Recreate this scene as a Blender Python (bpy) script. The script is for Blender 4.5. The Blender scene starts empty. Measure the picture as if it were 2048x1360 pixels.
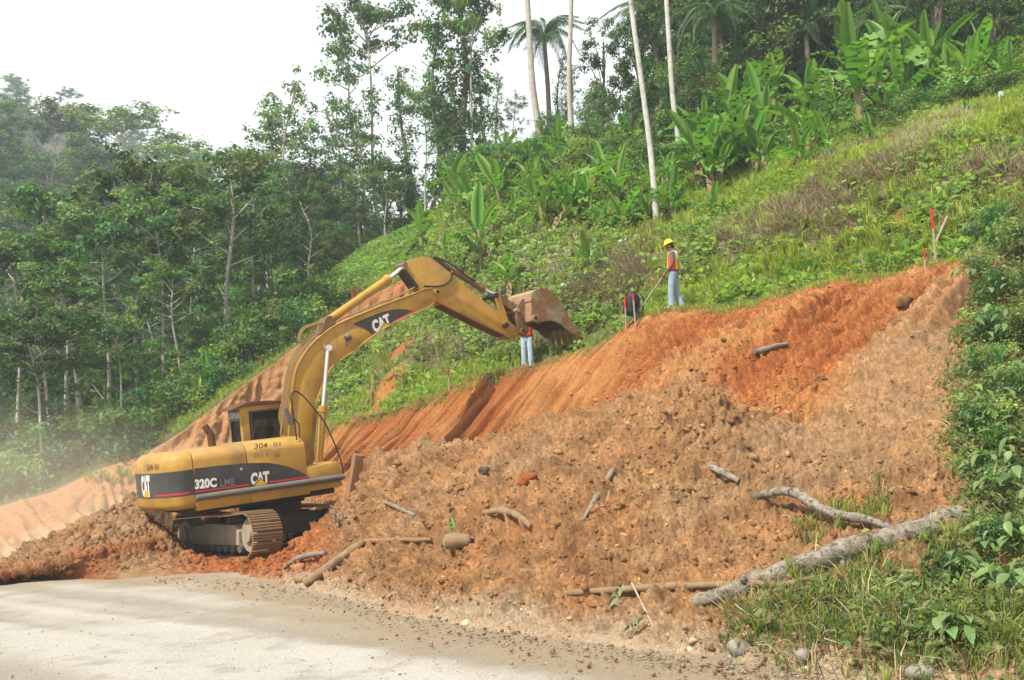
import bpy, bmesh, math, random
import numpy as np
from mathutils import Vector, Matrix, bvhtree

SC = bpy.context.scene
COL = SC.collection
RNG = np.random.default_rng(7)
random.seed(7)

# ------------------------------------------------------------------ camera
FPX, CX, CY = 2160.0, 1024.0, 680.0
CAM_H, ROLL = 2.3, math.radians(3.0)
PITCH = math.atan2((879.0 - CY) * math.cos(ROLL), FPX)
FW = np.array([0, math.cos(PITCH), math.sin(PITCH)])
_u0 = np.array([0, -math.sin(PITCH), math.cos(PITCH)])
_r0 = np.array([1.0, 0, 0])
RT = math.cos(ROLL) * _r0 - math.sin(ROLL) * _u0
UP = math.sin(ROLL) * _r0 + math.cos(ROLL) * _u0
CP = np.array([0, 0, CAM_H])
cam = bpy.data.cameras.new('camera')
cam.sensor_width = 36.0
cam.lens = FPX / 2048.0 * 36.0
cam.clip_start, cam.clip_end = 0.1, 3000
camo = bpy.data.objects.new('camera', cam)
COL.objects.link(camo)
camo.matrix_world = Matrix(((RT[0], UP[0], -FW[0], CP[0]), (RT[1], UP[1], -FW[1], CP[1]), (RT[2], UP[2], -FW[2], CP[2]), (0, 0, 0, 1)))
SC.camera = camo

# ------------------------------------------------------------------ sky and sun
SUN = np.array([-0.58, -0.60, 0.0])
SUN_EL = math.radians(54)
SUN_AZ = math.atan2(SUN[0], SUN[1])
sdir = Vector((math.sin(SUN_AZ) * math.cos(SUN_EL), math.cos(SUN_AZ) * math.cos(SUN_EL), math.sin(SUN_EL)))
world = bpy.data.worlds.new('World')
SC.world = world
world.use_nodes = True
nt = world.node_tree
nt.nodes.clear()
wo = nt.nodes.new('ShaderNodeOutputWorld')
bg = nt.nodes.new('ShaderNodeBackground')
sky = nt.nodes.new('ShaderNodeTexSky')
sky.sky_type = 'NISHITA'
sky.sun_disc = False
sky.sun_elevation = SUN_EL
sky.sun_rotation = SUN_AZ
sky.air_density = 1.5
sky.dust_density = 4.0
mx = nt.nodes.new('ShaderNodeMix')
mx.data_type = 'RGBA'
mx.inputs[0].default_value = 0.82           # thin white cloud over nearly the whole sky
mx.inputs[7].default_value = (9.6, 9.7, 9.7, 1)
nt.links.new(sky.outputs[0], mx.inputs[6])
nt.links.new(mx.outputs[2], bg.inputs[0])
bg.inputs[1].default_value = 0.10
nt.links.new(bg.outputs[0], wo.inputs[0])
sl = bpy.data.lights.new('sun', 'SUN')
sl.energy = 5.0
sl.angle = math.radians(0.8)
sl.color = (1.0, 0.94, 0.84)
so = bpy.data.objects.new('sun', sl)
COL.objects.link(so)
so.rotation_euler = sdir.to_track_quat('Z', 'Y').to_euler()
SC.view_settings.view_transform = 'Standard'
SC.view_settings.look = 'None'
SC.view_settings.gamma = 1
SC.view_settings.use_curve_mapping = False
SC.view_settings.exposure = 0.45
SC.render.engine = 'CYCLES'
SC.cycles.use_denoising = True
SC.cycles.max_bounces = 6
SC.cycles.diffuse_bounces = 3
SC.cycles.glossy_bounces = 2
SC.cycles.transmission_bounces = 4
SC.cycles.volume_bounces = 1
SC.cycles.transparent_max_bounces = 4
SC.cycles.sample_clamp_indirect = 4.0

# ------------------------------------------------------------------ maths
def W(px, py, d):
    return CP + d * (FW + (px - CX) / FPX * RT - (py - CY) / FPX * UP)

def ray(px, py):
    v = FW + (px - CX) / FPX * RT - (py - CY) / FPX * UP
    return v

def proj(p):
    q = np.asarray(p, float) - CP
    d = q @ FW
    return CX + FPX * (q @ RT) / d, CY - FPX * (q @ UP) / d, d

def plane_pt(px, py, z):
    v = ray(px, py)
    return CP + v * ((z - CAM_H) / v[2])

def _hash(ix, iy, iz, seed):
    h = (ix.astype(np.int64) * 374761393 + iy.astype(np.int64) * 668265263 + iz.astype(np.int64) * 2147483647 + seed * 974711) & 0xffffffff
    h = ((h ^ (h >> 13)) * 1274126177) & 0xffffffff
    h = ((h ^ (h >> 16)) * 2246822519) & 0xffffffff
    return (h ^ (h >> 15)) / 4294967295.0

def vnoise(P, seed=0):
    i = np.floor(P).astype(np.int64)
    f = P - i
    u = f * f * f * (f * (f * 6 - 15) + 10)
    r = 0
    for a in (0, 1):
        for b in (0, 1):
            for c in (0, 1):
                w = (u[:, 0] if a else 1 - u[:, 0]) * (u[:, 1] if b else 1 - u[:, 1]) * (u[:, 2] if c else 1 - u[:, 2])
                r = r + w * _hash(i[:, 0] + a, i[:, 1] + b, i[:, 2] + c, seed)
    return r * 2 - 1

def fbm(P, scale, octv=4, seed=0, gain=0.5):
    r, a, t = 0, 1.0, 0
    P = np.asarray(P, float) * scale
    for k in range(octv):
        r = r + a * vnoise(P + k * 17.3, seed + k)
        t += a
        a *= gain
        P = P * 2.03
    return r / t

def worley(P, scale, seed=0):
    P = np.asarray(P, float) * scale
    i = np.floor(P).astype(np.int64)
    best = np.full(len(P), 9.0)
    cid = np.zeros(len(P))
    for a in (-1, 0, 1):
        for b in (-1, 0, 1):
            for c in (-1, 0, 1):
                X, Y, Z = i[:, 0] + a, i[:, 1] + b, i[:, 2] + c
                q = np.stack([X + _hash(X, Y, Z, seed), Y + _hash(X, Y, Z, seed + 1), Z + _hash(X, Y, Z, seed + 2)], 1)
                d = np.linalg.norm(q - P, axis=1)
                m = d < best
                best[m] = d[m]
                cid[m] = _hash(X, Y, Z, seed + 3)[m]
    return best, cid

def smooth(x, k):
    if k < 2:
        return x
    w = np.hanning(k + 2)[1:-1]
    w /= w.sum()
    p = k // 2
    xp = np.concatenate([np.repeat(x[:1], p, 0), x, np.repeat(x[-1:], k - 1 - p, 0)])
    return np.convolve(xp, w, 'valid')

def sstep(a, b, x):
    t = np.clip((x - a) / (b - a), 0, 1)
    return t * t * (3 - 2 * t)

# ------------------------------------------------------------------ object helpers
def link(o, parent=None, label=None, cat=None, group=None, kind=None):
    COL.objects.link(o)
    if parent is not None:
        o.parent = parent
    if label:
        o['label'] = label
    if cat:
        o['category'] = cat
    if group:
        o['group'] = group
    if kind:
        o['kind'] = kind
    return o

def empty(name, loc=(0, 0, 0), label=None, cat=None, group=None, rot=None, scale=None):
    o = bpy.data.objects.new(name, None)
    o.empty_display_size = 0.2
    o.location = loc
    if rot is not None:
        o.rotation_euler = rot
    if scale is not None:
        o.scale = (scale,) * 3 if np.isscalar(scale) else scale
    return link(o, None, label, cat, group)

def mesh_np(name, V, F, mat, col=None, smooth_=True):
    """V (n,3), F (m,3|4) arrays -> mesh."""
    V = np.asarray(V, np.float32)
    F = np.asarray(F, np.int32)
    me = bpy.data.meshes.new(name)
    k = F.shape[1]
    me.vertices.add(len(V))
    me.vertices.foreach_set('co', V.ravel())
    me.loops.add(F.size)
    me.loops.foreach_set('vertex_index', F.ravel())
    me.polygons.add(len(F))
    me.polygons.foreach_set('loop_start', np.arange(0, F.size, k, dtype=np.int32))
    me.polygons.foreach_set('loop_total', np.full(len(F), k, np.int32))
    if smooth_:
        me.polygons.foreach_set('use_smooth', np.ones(len(F), bool))
    if col is not None:
        a = me.color_attributes.new('Col', 'FLOAT_COLOR', 'POINT')
        c = np.ones((len(V), 4), np.float32)
        c[:, :col.shape[1]] = col
        a.data.foreach_set('color', c.ravel())
    me.update()
    if mat:
        for m in (mat if isinstance(mat, (list, tuple)) else [mat]):
            me.materials.append(m)
    return me

def mesh_py(name, V, F, mat, smooth_=False):
    me = bpy.data.meshes.new(name)
    me.from_pydata([tuple(v) for v in V], [], F)
    if smooth_:
        for p in me.polygons:
            p.use_smooth = True
    if mat:
        me.materials.append(mat)
    me.update()
    return me

def obj(name, me, parent=None, label=None, cat=None, group=None, kind=None, loc=None, rot=None, scale=None):
    o = bpy.data.objects.new(name, me)
    if loc is not None:
        o.location = loc
    if rot is not None:
        o.rotation_euler = rot
    if scale is not None:
        o.scale = (scale,) * 3 if np.isscalar(scale) else scale
    return link(o, parent, label, cat, group, kind)

def copy_tree(root, loc=None, rot=None, scale=None, label=None, group=None, cat=None):
    r = root.copy()
    COL.objects.link(r)
    if loc is not None:
        r.location = loc
    if rot is not None:
        r.rotation_euler = rot
    if scale is not None:
        r.scale = (scale,) * 3 if np.isscalar(scale) else scale
    if label:
        r['label'] = label
    if cat:
        r['category'] = cat
    if group:
        r['group'] = group
    for ch in list(root.children):
        c = ch.copy()
        COL.objects.link(c)
        c.parent = r
        for g in list(ch.children):
            d = g.copy()
            COL.objects.link(d)
            d.parent = c
    return r

class MB:
    """collects pieces of one mesh"""
    def __init__(s):
        s.V, s.F = [], []
    def add(s, V, F):
        n = len(s.V)
        s.V += [tuple(map(float, v)) for v in V]
        s.F += [[int(i) + n for i in f] for f in F]
        return s
    def box(s, c, size, R=None):
        c = np.array(c, float)
        h = np.array(size, float) / 2
        P = np.array([[x, y, z] for x in (-1, 1) for y in (-1, 1) for z in (-1, 1)]) * h
        if R is not None:
            P = P @ np.array(R).T
        return s.add(P + c, [(0, 1, 3, 2), (4, 6, 7, 5), (0, 4, 5, 1), (2, 3, 7, 6), (0, 2, 6, 4), (1, 5, 7, 3)])
    def tube(s, path, rad, n=8, cap=True):
        V, F = tube(path, rad, n, cap)
        return s.add(V, F)
    def mesh(s, name, mat, smooth_=False, bevel=0, seg=2):
        me = mesh_py(name, s.V, s.F, mat, smooth_)
        if bevel:
            bm = bmesh.new()
            bm.from_mesh(me)
            bmesh.ops.recalc_face_normals(bm, faces=bm.faces)
            ed = [e for e in bm.edges if len(e.link_faces) == 2 and e.calc_face_angle(0) > 0.5]
            bmesh.ops.bevel(bm, geom=ed, offset=bevel, segments=seg, profile=0.5, affect='EDGES', clamp_overlap=True)
            bm.to_mesh(me)
            bm.free()
        else:
            bm = bmesh.new()
            bm.from_mesh(me)
            bmesh.ops.recalc_face_normals(bm, faces=bm.faces)
            bm.to_mesh(me)
            bm.free()
        return me

def tube(path, rad, n=8, cap=True):
    P = np.asarray(path, float)
    m = len(P)
    rad = np.full(m, rad) if np.isscalar(rad) else np.asarray(rad, float)
    T = np.gradient(P, axis=0)
    T /= np.linalg.norm(T, axis=1)[:, None] + 1e-9
    ref = np.array([0, 0, 1.0]) if abs(T[0][2]) < 0.9 else np.array([1.0, 0, 0])
    V = []
    u = np.cross(T[0], ref)
    u /= np.linalg.norm(u)
    for i in range(m):
        u = u - T[i] * (u @ T[i])
        u /= np.linalg.norm(u) + 1e-9
        w = np.cross(T[i], u)
        for k in range(n):
            a = 2 * math.pi * k / n
            V.append(P[i] + rad[i] * (math.cos(a) * u + math.sin(a) * w))
    F = []
    for i in range(m - 1):
        for k in range(n):
            k2 = (k + 1) % n
            F.append([i * n + k, i * n + k2, (i + 1) * n + k2, (i + 1) * n + k])
    if cap:
        F.append(list(range(n))[::-1])
        F.append([(m - 1) * n + k for k in range(n)])
    return V, F

def spline(pts, n=24):
    """Catmull-Rom through pts"""
    P = np.asarray(pts, float)
    P = np.vstack([2 * P[0] - P[1], P, 2 * P[-1] - P[-2]])
    out = []
    m = len(P) - 3
    per = max(2, n // m)
    for i in range(m):
        for t in np.linspace(0, 1, per, endpoint=(i == m - 1)):
            a, b, c, d = P[i:i + 4]
            out.append(0.5 * ((2 * b) + (c - a) * t + (2 * a - 5 * b + 4 * c - d) * t * t + (-a + 3 * b - 3 * c + d) * t ** 3))
    return np.array(out)

# ------------------------------------------------------------------ materials
def material(name, c1, c2=None, scale=3.0, rough=0.8, bump=0.0, bscale=20.0, attr=False, trans=0.0, metal=0.0, detail=5.0,
             c3=None, scale3=1.0, thr3=(0.5, 0.62), spec=0.3, vary=0.0, coord='obj', stretch=None, dust=None):
    m = bpy.data.materials.new(name)
    m.use_nodes = True
    t = m.node_tree
    N, Lk = t.nodes, t.links
    bs = N['Principled BSDF']
    out = N['Material Output']
    bs.inputs['Roughness'].default_value = rough
    bs.inputs['Metallic'].default_value = metal
    bs.inputs['Specular IOR Level'].default_value = spec
    if coord == 'obj':
        tc = N.new('ShaderNodeTexCoord').outputs['Object']
    else:
        tc = N.new('ShaderNodeNewGeometry').outputs['Position']
    if stretch:
        mp = N.new('ShaderNodeMapping')
        mp.inputs['Scale'].default_value = stretch
        Lk.new(tc, mp.inputs['Vector'])
        tc = mp.outputs[0]
    def mixc(fac, a, b, mode='MIX'):
        x = N.new('ShaderNodeMix')
        x.data_type = 'RGBA'
        x.blend_type = mode
        for v, s in ((fac, 0), (a, 6), (b, 7)):
            if isinstance(v, bpy.types.NodeSocket):
                Lk.new(v, x.inputs[s])
            elif s == 0:
                x.inputs[0].default_value = v
            else:
                x.inputs[s].default_value = (*v[:3], 1)
        return x.outputs[2]
    def noise(sc, det=detail, ro=0.6):
        n = N.new('ShaderNodeTexNoise')
        n.inputs['Scale'].default_value = sc
        n.inputs['Detail'].default_value = det
        n.inputs['Roughness'].default_value = ro
        Lk.new(tc, n.inputs['Vector'])
        return n.outputs[0]
    def ramp(f, a, b):
        r = N.new('ShaderNodeMapRange')
        r.inputs[1].default_value, r.inputs[2].default_value = a, b
        Lk.new(f, r.inputs[0])
        return r.outputs[0]
    if attr:
        a = N.new('ShaderNodeVertexColor')
        a.layer_name = 'Col'
        c = a.outputs[0]
        if c2 is not None:
            c = mixc(1.0, c, mixc(ramp(noise(scale), 0.3, 0.7), c1, c2), 'MULTIPLY')
    else:
        c = mixc(ramp(noise(scale), 0.3, 0.7), c1, c2) if c2 is not None else None
    if c3 is not None:
        c = mixc(ramp(noise(scale3), *thr3), c if c is not None else c1, c3)
    if dust is not None:
        g = N.new('ShaderNodeNewGeometry')
        sp = N.new('ShaderNodeSeparateXYZ')
        Lk.new(g.outputs['Normal'], sp.inputs[0])
        up = ramp(sp.outputs[2], -0.2, 1.2)
        mu = N.new('ShaderNodeMath')
        mu.operation = 'MULTIPLY'
        mu.use_clamp = True
        Lk.new(up, mu.inputs[0])
        dr = N.new('ShaderNodeMapRange')
        dr.inputs[1].default_value, dr.inputs[2].default_value, dr.inputs[4].default_value = 0.3, 0.8, 0.65
        Lk.new(noise(2.2), dr.inputs[0])
        Lk.new(dr.outputs[0], mu.inputs[1])
        c = mixc(mu.outputs[0], c if c is not None else c1, dust)
    if vary:
        oi = N.new('ShaderNodeObjectInfo')
        hs = N.new('ShaderNodeHueSaturation')
        r1 = N.new('ShaderNodeMapRange')
        r1.inputs[3].default_value, r1.inputs[4].default_value = 1 - vary, 1 + vary
        Lk.new(oi.outputs['Random'], r1.inputs[0])
        Lk.new(r1.outputs[0], hs.inputs['Value'])
        r2 = N.new('ShaderNodeMapRange')
        r2.inputs[3].default_value, r2.inputs[4].default_value = 0.5 - vary * 0.06, 0.5 + vary * 0.06
        ml = N.new('ShaderNodeMath')
        ml.operation = 'FRACT'
        m7 = N.new('ShaderNodeMath')
        m7.operation = 'MULTIPLY'
        m7.inputs[1].default_value = 7.31
        Lk.new(oi.outputs['Random'], m7.inputs[0])
        Lk.new(m7.outputs[0], ml.inputs[0])
        Lk.new(ml.outputs[0], r2.inputs[0])
        Lk.new(r2.outputs[0], hs.inputs['Hue'])
        if c is None:
            hs.inputs['Color'].default_value = (*c1, 1)
        else:
            Lk.new(c, hs.inputs['Color'])
        c = hs.outputs[0]
    if c is None:
        bs.inputs['Base Color'].default_value = (*c1, 1)
    else:
        Lk.new(c, bs.inputs['Base Color'])
    if bump:
        b = N.new('ShaderNodeBump')
        b.inputs['Strength'].default_value = bump
        b.inputs['Distance'].default_value = 0.02
        Lk.new(noise(bscale, 6, 0.65), b.inputs['Height'])
        Lk.new(b.outputs[0], bs.inputs['Normal'])
    if trans:
        tr = N.new('ShaderNodeBsdfTranslucent')
        if c is None:
            tr.inputs[0].default_value = (*c1, 1)
        else:
            gm = mixc(1.0, c, (1.25, 1.3, 0.7), 'MULTIPLY')
            Lk.new(gm, tr.inputs[0])
        mxs = N.new('ShaderNodeMixShader')
        mxs.inputs[0].default_value = trans
        Lk.new(bs.outputs[0], mxs.inputs[1])
        Lk.new(tr.outputs[0], mxs.inputs[2])
        Lk.new(mxs.outputs[0], out.inputs[0])
    return m

M = {}
M['soil'] = material('soil', (0.66, 0.64, 0.62), (1.34, 1.34, 1.34), 22, 0.95, 0.7, 45, attr=True, coord='pos', spec=0.1)
M['clod'] = material('clod', (0.75, 0.72, 0.70), (1.25, 1.25, 1.25), 14, 0.95, 0.5, 40, attr=True, coord='pos', spec=0.1)
M['road'] = material('road_gravel', (0.82, 0.82, 0.82), (1.15, 1.15, 1.15), 26, 0.95, 0.9, 45, attr=True, coord='pos', spec=0.1)
M['ground'] = material('forest_floor', (0.07, 0.075, 0.03), (0.11, 0.085, 0.05), 0.8, 0.95, 0.5, 8, coord='pos')
M['hill'] = material('hill_soil', (0.8, 0.8, 0.8), (1.2, 1.2, 1.2), 5, 0.95, 0.6, 20, attr=True, coord='pos', spec=0.1)
M['leafcol'] = material('leaf_scatter', (0.98, 0.98, 0.98), (1.3, 1.3, 1.3), 3, 0.6, attr=True, trans=0.5, coord='pos', spec=0.25)
M['drycol'] = material('dry_scatter', (0.85, 0.85, 0.85), (1.15, 1.15, 1.15), 3, 0.9, attr=True, coord='pos', spec=0.1)
M['crown'] = material('crown_leaf', (0.8, 0.8, 0.8), (1.2, 1.2, 1.2), 0.6, 0.55, attr=True, trans=0.38, vary=0.35, spec=0.25)
M['bark_pale'] = material('bark_pale', (0.52, 0.49, 0.42), (0.36, 0.33, 0.28), 5, 0.9, 0.5, 25, c3=(0.20, 0.19, 0.15), scale3=9, thr3=(0.58, 0.72), spec=0.1)
M['bark_white'] = material('bark_white', (0.64, 0.62, 0.57), (0.44, 0.42, 0.37), 3, 0.9, 0.4, 25, c3=(0.22, 0.21, 0.16), scale3=5, thr3=(0.52, 0.76), spec=0.1)
M['bark_dark'] = material('bark_dark', (0.12, 0.095, 0.07), (0.20, 0.17, 0.12), 5, 0.95, 0.6, 25, spec=0.1)
M['bark_log'] = material('bark_log', (0.32, 0.285, 0.235), (0.12, 0.095, 0.07), 9, 0.95, 0.8, 30, c3=(0.06, 0.05, 0.04), scale3=16, thr3=(0.52, 0.66), spec=0.1)
M['wood'] = material('weathered_wood', (0.27, 0.19, 0.115), (0.17, 0.115, 0.065), 8, 0.9, 0.5, 30, spec=0.1)
M['wood_grey'] = material('grey_wood', (0.25, 0.215, 0.165), (0.15, 0.125, 0.095), 8, 0.9, 0.5, 30, spec=0.1)
M['timber'] = material('dirty_timber', (0.30, 0.17, 0.09), (0.20, 0.11, 0.06), 4, 0.95, 0.5, 25, stretch=(4, 4, 0.6), spec=0.1)
M['rock'] = material('river_stone', (0.27, 0.25, 0.215), (0.19, 0.17, 0.145), 5, 0.85, 0.4, 30, c3=(0.24, 0.15, 0.085), scale3=3, thr3=(0.6, 0.8))
M['banana'] = material('banana_leaf', (0.12, 0.26, 0.030), (0.17, 0.33, 0.05), 1.5, 0.42, trans=0.42, vary=0.28, spec=0.4)
M['banana_stem'] = material('banana_stem', (0.16, 0.19, 0.06), (0.22, 0.16, 0.08), 4, 0.7, 0.2, 20)
M['banana_dry'] = material('dry_banana_leaf', (0.26, 0.19, 0.10), (0.17, 0.12, 0.06), 4, 0.9)
M['bush'] = material('bush_leaf', (0.10, 0.18, 0.05), (0.17, 0.25, 0.085), 4, 0.5, trans=0.3, vary=0.4, spec=0.35)
M['frond'] = material('palm_frond', (0.055, 0.115, 0.04), (0.085, 0.155, 0.055), 3, 0.5, trans=0.2, vary=0.2)

# ================================================================== terrain
def rail(dct, cols, k):
    xs = sorted(dct)
    py = np.interp(cols, xs, [dct[x][0] for x in xs])
    d = np.interp(cols, xs, [dct[x][1] for x in xs])
    py, d = smooth(py, k), smooth(d, k)
    return np.array([W(a, b, c) for a, b, c in zip(cols, py, d)])

def sheet(rails, segs, ksm=3):
    rows = []
    seg_id = []
    for j, n in enumerate(segs):
        for i in range(n):
            t = i / n
            rows.append(rails[j] * (1 - t) + rails[j + 1] * t)
            seg_id.append(j + t)
    rows.append(rails[-1])
    seg_id.append(float(len(segs)))
    return np.array(rows), np.array(seg_id)

def gsmooth_v(G, seg, keep, k=5, passes=2):
    """soften the creases between rails except the kept one"""
    for _ in range(passes):
        S = G.copy()
        S[1:-1] = 0.25 * G[:-2] + 0.5 * G[1:-1] + 0.25 * G[2:]
        w = np.ones(len(seg))
        for kk in keep:
            w *= np.clip(np.abs(seg - kk) * 8, 0, 1)
        G = G * (1 - w[:, None, None]) + S * w[:, None, None]
    return G

def gnormals(G):
    du = np.gradient(G, axis=1)
    dv = np.gradient(G, axis=0)
    n = np.cross(du, dv)
    n /= np.linalg.norm(n, axis=2)[:, :, None] + 1e-9
    return n

def grid_faces(r, c):
    i = np.arange((r - 1) * c).reshape(r - 1, c)[:, :-1].ravel()
    return np.stack([i, i + 1, i + c + 1, i + c], 1)

def R(**kw):
    pass

TOE = {-300: 1160, 0: 1159, 300: 1157, 480: 1163, 600: 1184, 700: 1207, 800: 1232, 950: 1262, 1130: 1288, 1300: 1312, 1500: 1342, 1700: 1372, 1900: 1400, 2200: 1450, 2600: 1520}
def toe_d(px, z=-0.06):
    py = np.interp(px, sorted(TOE), [TOE[k] for k in sorted(TOE)])
    p = plane_pt(px, py, z)
    return py, proj(p)[2]
B0 = {k: toe_d(k) for k in TOE}
B1 = {-300: (1157, 21.6), 0: (1153, 21.6), 150: (1118, 22), 300: (1095, 22.8), 420: (1112, 23.6), 500: (1117, 23.2), 560: (1113, 22.3), 620: (1095, 21), 660: (1085, 20.2), 700: (1080, 19.2), 750: (1080, 18.2), 800: (1085, 17.3), 950: (1095, 15.2), 1130: (1105, 14), 1330: (1112, 13.1), 1500: (1130, 12.3), 1700: (1155, 11.6), 1900: (1190, 11), 2200: (1240, 10.6), 2600: (1300, 10.3)}
B2 = {-300: (1150, 23), 0: (1140, 23), 60: (1105, 23.5), 100: (1084, 24), 180: (1042, 25), 235: (1018, 26), 280: (988, 27), 350: (1000, 28.5), 420: (1005, 29), 550: (1008, 29), 620: (1003, 28), 650: (1010, 25), 680: (1022, 22.3), 700: (985, 21.8), 720: (952, 21.5), 760: (912, 21), 850: (888, 19.7), 930: (886, 18.6), 1010: (876, 18), 1130: (834, 17.6), 1250: (800, 17.4), 1340: (786, 17.2), 1420: (800, 17), 1500: (838, 16.6), 1600: (868, 16), 1750: (860, 15.2), 1900: (850, 14.4), 2200: (840, 13.6), 2600: (830, 13)}
B3 = {-300: (1152, 25), 0: (1142, 25), 100: (1095, 26), 180: (1055, 27), 280: (1010, 29.5), 420: (1012, 31), 550: (1015, 31), 620: (1010, 30), 680: (1010, 28), 760: (1000, 26), 850: (1000, 24.5), 950: (1000, 23), 1050: (980, 22), 1130: (930, 21), 1200: (870, 20), 1270: (820, 19), 1340: (792, 18.4), 1420: (800, 18), 1500: (822, 17.4), 1600: (842, 16.8), 1700: (822, 16.5), 1800: (795, 16.2), 1900: (770, 15.8), 2200: (720, 15), 2600: (680, 14)}
B4 = {-300: (1150, 29), 0: (1145, 29), 180: (1062, 31), 280: (1018, 33), 420: (1015, 34), 550: (1016, 33), 620: (1005, 32), 680: (990, 31.5), 760: (985, 29.5), 850: (975, 28.2), 950: (960, 27.3), 1050: (930, 26.5), 1130: (880, 25.5), 1200: (810, 24.2), 1270: (755, 23.2), 1340: (720, 22.4), 1420: (700, 21.6), 1500: (690, 21), 1600: (670, 20), 1700: (650, 19.3), 1800: (630, 18.6), 1900: (605, 18), 2200: (540, 17), 2600: (480, 16)}
B5 = {-300: (1150, 31), 0: (1146, 31), 180: (1065, 33), 280: (1020, 35), 420: (1018, 36), 550: (1017, 35), 600: (985, 34), 620: (930, 33.6), 640: (868, 33.2), 660: (853, 33), 700: (840, 32.7), 800: (812, 31.6), 880: (785, 30.8), 950: (752, 30.2), 1020: (738, 29.5), 1060: (729, 29.2), 1100: (716, 28.8), 1160: (702, 28.2), 1200: (688, 27.8), 1230: (671, 27.4), 1260: (648, 27), 1290: (630, 26.7), 1345: (624, 26.2), 1420: (615, 25.5), 1500: (604, 24.8), 1560: (588, 24.2), 1640: (570, 23.7), 1720: (558, 23), 1800: (545, 22.3), 1880: (530, 21.6), 1960: (512, 20.9), 2100: (470, 20), 2600: (400, 18)}
COARSE = []      # (V, F) for the placement tree

def add_coarse(G, su, sv):
    g = G[::sv, ::su]
    COARSE.append((g.reshape(-1, 3), grid_faces(*g.shape[:2]), g.shape))

# ---- soil bank: toe, spoil heap, valley, cut face, lip
cols = np.concatenate([np.arange(-300, 0, 10.0), np.arange(0, 2120, 2.6), np.arange(2120, 2600, 10.0)])
rb = [rail(r, cols, 15) for r in (B0, B1, B2, B3, B4, B5)]
lip0 = rb[5].copy()
lip1 = lip0 + np.array([0.0, 1.2, -0.5])        # tucked under the turf of the hillside
G, seg = sheet(rb + [lip1], [62, 70, 26, 40, 74, 5])
G = gsmooth_v(G, seg, [5.0], passes=5)
n = gnormals(G)
if n[:, :, 2].mean() < 0:
    n = -n
P = G.reshape(-1, 3)
pxg = np.broadcast_to(cols[None], G.shape[:2])
sg = np.broadcast_to(seg[:, None], G.shape[:2])
# lumps of tipped soil on the heap, grooves torn by the bucket on the face
big = fbm(P, 0.55, 3, 1).reshape(G.shape[:2])
mid = fbm(P, 2.2, 4, 5, 0.55).reshape(G.shape[:2])
w1, c1 = worley(P + 0.12 * np.stack([fbm(P, 3, 2, 71), fbm(P, 3, 2, 72), fbm(P, 3, 2, 73)], 1), 4.2, 11)
w2, c2 = worley(P, 9.5, 23)
lump = (np.clip(0.62 - w1, 0, 1) * (0.3 + c1)).reshape(G.shape[:2])
lump2 = (np.clip(0.62 - w2, 0, 1) * (0.3 + c2)).reshape(G.shape[:2])
w3, c3_ = worley(P, 21.0, 29)
lump3 = (np.clip(0.62 - w3, 0, 1) * (0.3 + c3_)).reshape(G.shape[:2])
heap = sstep(0.03, 0.25, sg) * (1 - sstep(3.2, 3.8, sg))
face = sstep(3.1, 3.9, sg) * (1 - sstep(4.99, 5.1, sg))
groove_zone = face * (1 - sstep(1215, 1300, pxg))
loose = np.clip(heap + face * sstep(1215, 1300, pxg), 0, 1)
dirL = lip0[np.argmin(abs(cols - 1230))] - lip0[np.argmin(abs(cols - 700))]
dirL = dirL[:2] / np.linalg.norm(dirL[:2])
al = P[:, 0] * dirL[0] + P[:, 1] * dirL[1]
q = al - 0.62 * P[:, 2] + 0.38 * fbm(P, 0.6, 3, 31)
_g = lambda f, st, sd: vnoise(np.stack([q * f, P[:, 2] * st + 0.3 * al, q * 0], 1), sd)
gv = 1.05 * (np.abs((q * 5.6 + 0.35 * vnoise(P * 0.9, 49)) % 1.0 - 0.5) * 2 - 0.5) * (0.55 + 0.6 * _g(2.0, 0.4, 43)) + 0.8 * _g(5.5, 0.35, 44) + 0.8 * _g(11.0, 0.5, 45) + 0.5 * _g(21.0, 0.8, 46) + 0.5 * np.clip(np.abs((q * 3.1) % 1.0 - 0.5) * 2 - 0.5, -0.4, 0.4)
gvg = gv.reshape(G.shape[:2])
runs = vnoise(np.stack([q * 1.1, P[:, 2] * 0.5, q * 0], 1), 47).reshape(G.shape[:2])
amp_edge = np.where(pxg < 480, sstep(0.0, 0.9, sg), sstep(0.0, 0.2, sg))
disp = amp_edge * (0.16 * big + loose * (0.15 * mid + 0.27 * lump + 0.17 * lump2 + 0.085 * lump3) + groove_zone * (0.17 * gvg + 0.03 * mid + 0.045 * runs)
                   + face * sstep(1215, 1300, pxg) * (0.30 * runs + 0.12 * gvg))
older = sstep(1590, 1680, pxg - 0.62 * (sg - 2.9) * 200) * (1 - sstep(4.0, 4.6, sg)) * sstep(1.4, 2.2, sg)
disp = disp - older * 0.6 * (loose * (0.15 * lump + 0.05 * lump2))
disp = disp * (1 - 0.62 * sstep(4.35, 4.95, sg))
disp = np.where(sg > 4.9, disp * np.clip((5.35 - sg) / 0.45, 0, 1), disp)
G = G + n * disp[:, :, None]
_t = np.array([math.cos(math.radians(49)), -math.sin(math.radians(49))])
_r = np.array([-_t[1], _t[0]])
_x = (G[..., 0] + 5.87) * _t[0] + (G[..., 1] - 25.62) * _t[1]
_y = (G[..., 0] + 5.87) * _r[0] + (G[..., 1] - 25.62) * _r[1]
_m = (1 - sstep(2.3, 3.1, np.abs(_x))) * (1 - sstep(1.7, 2.4, np.abs(_y)))
G[..., 2] = G[..., 2] * (1 - _m) + np.minimum(G[..., 2], 0.03 + 0.35 * (G[..., 2] - 0.05) * 0 + 0.06 * lump * 3 + 0.05 * mid) * _m
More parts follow.
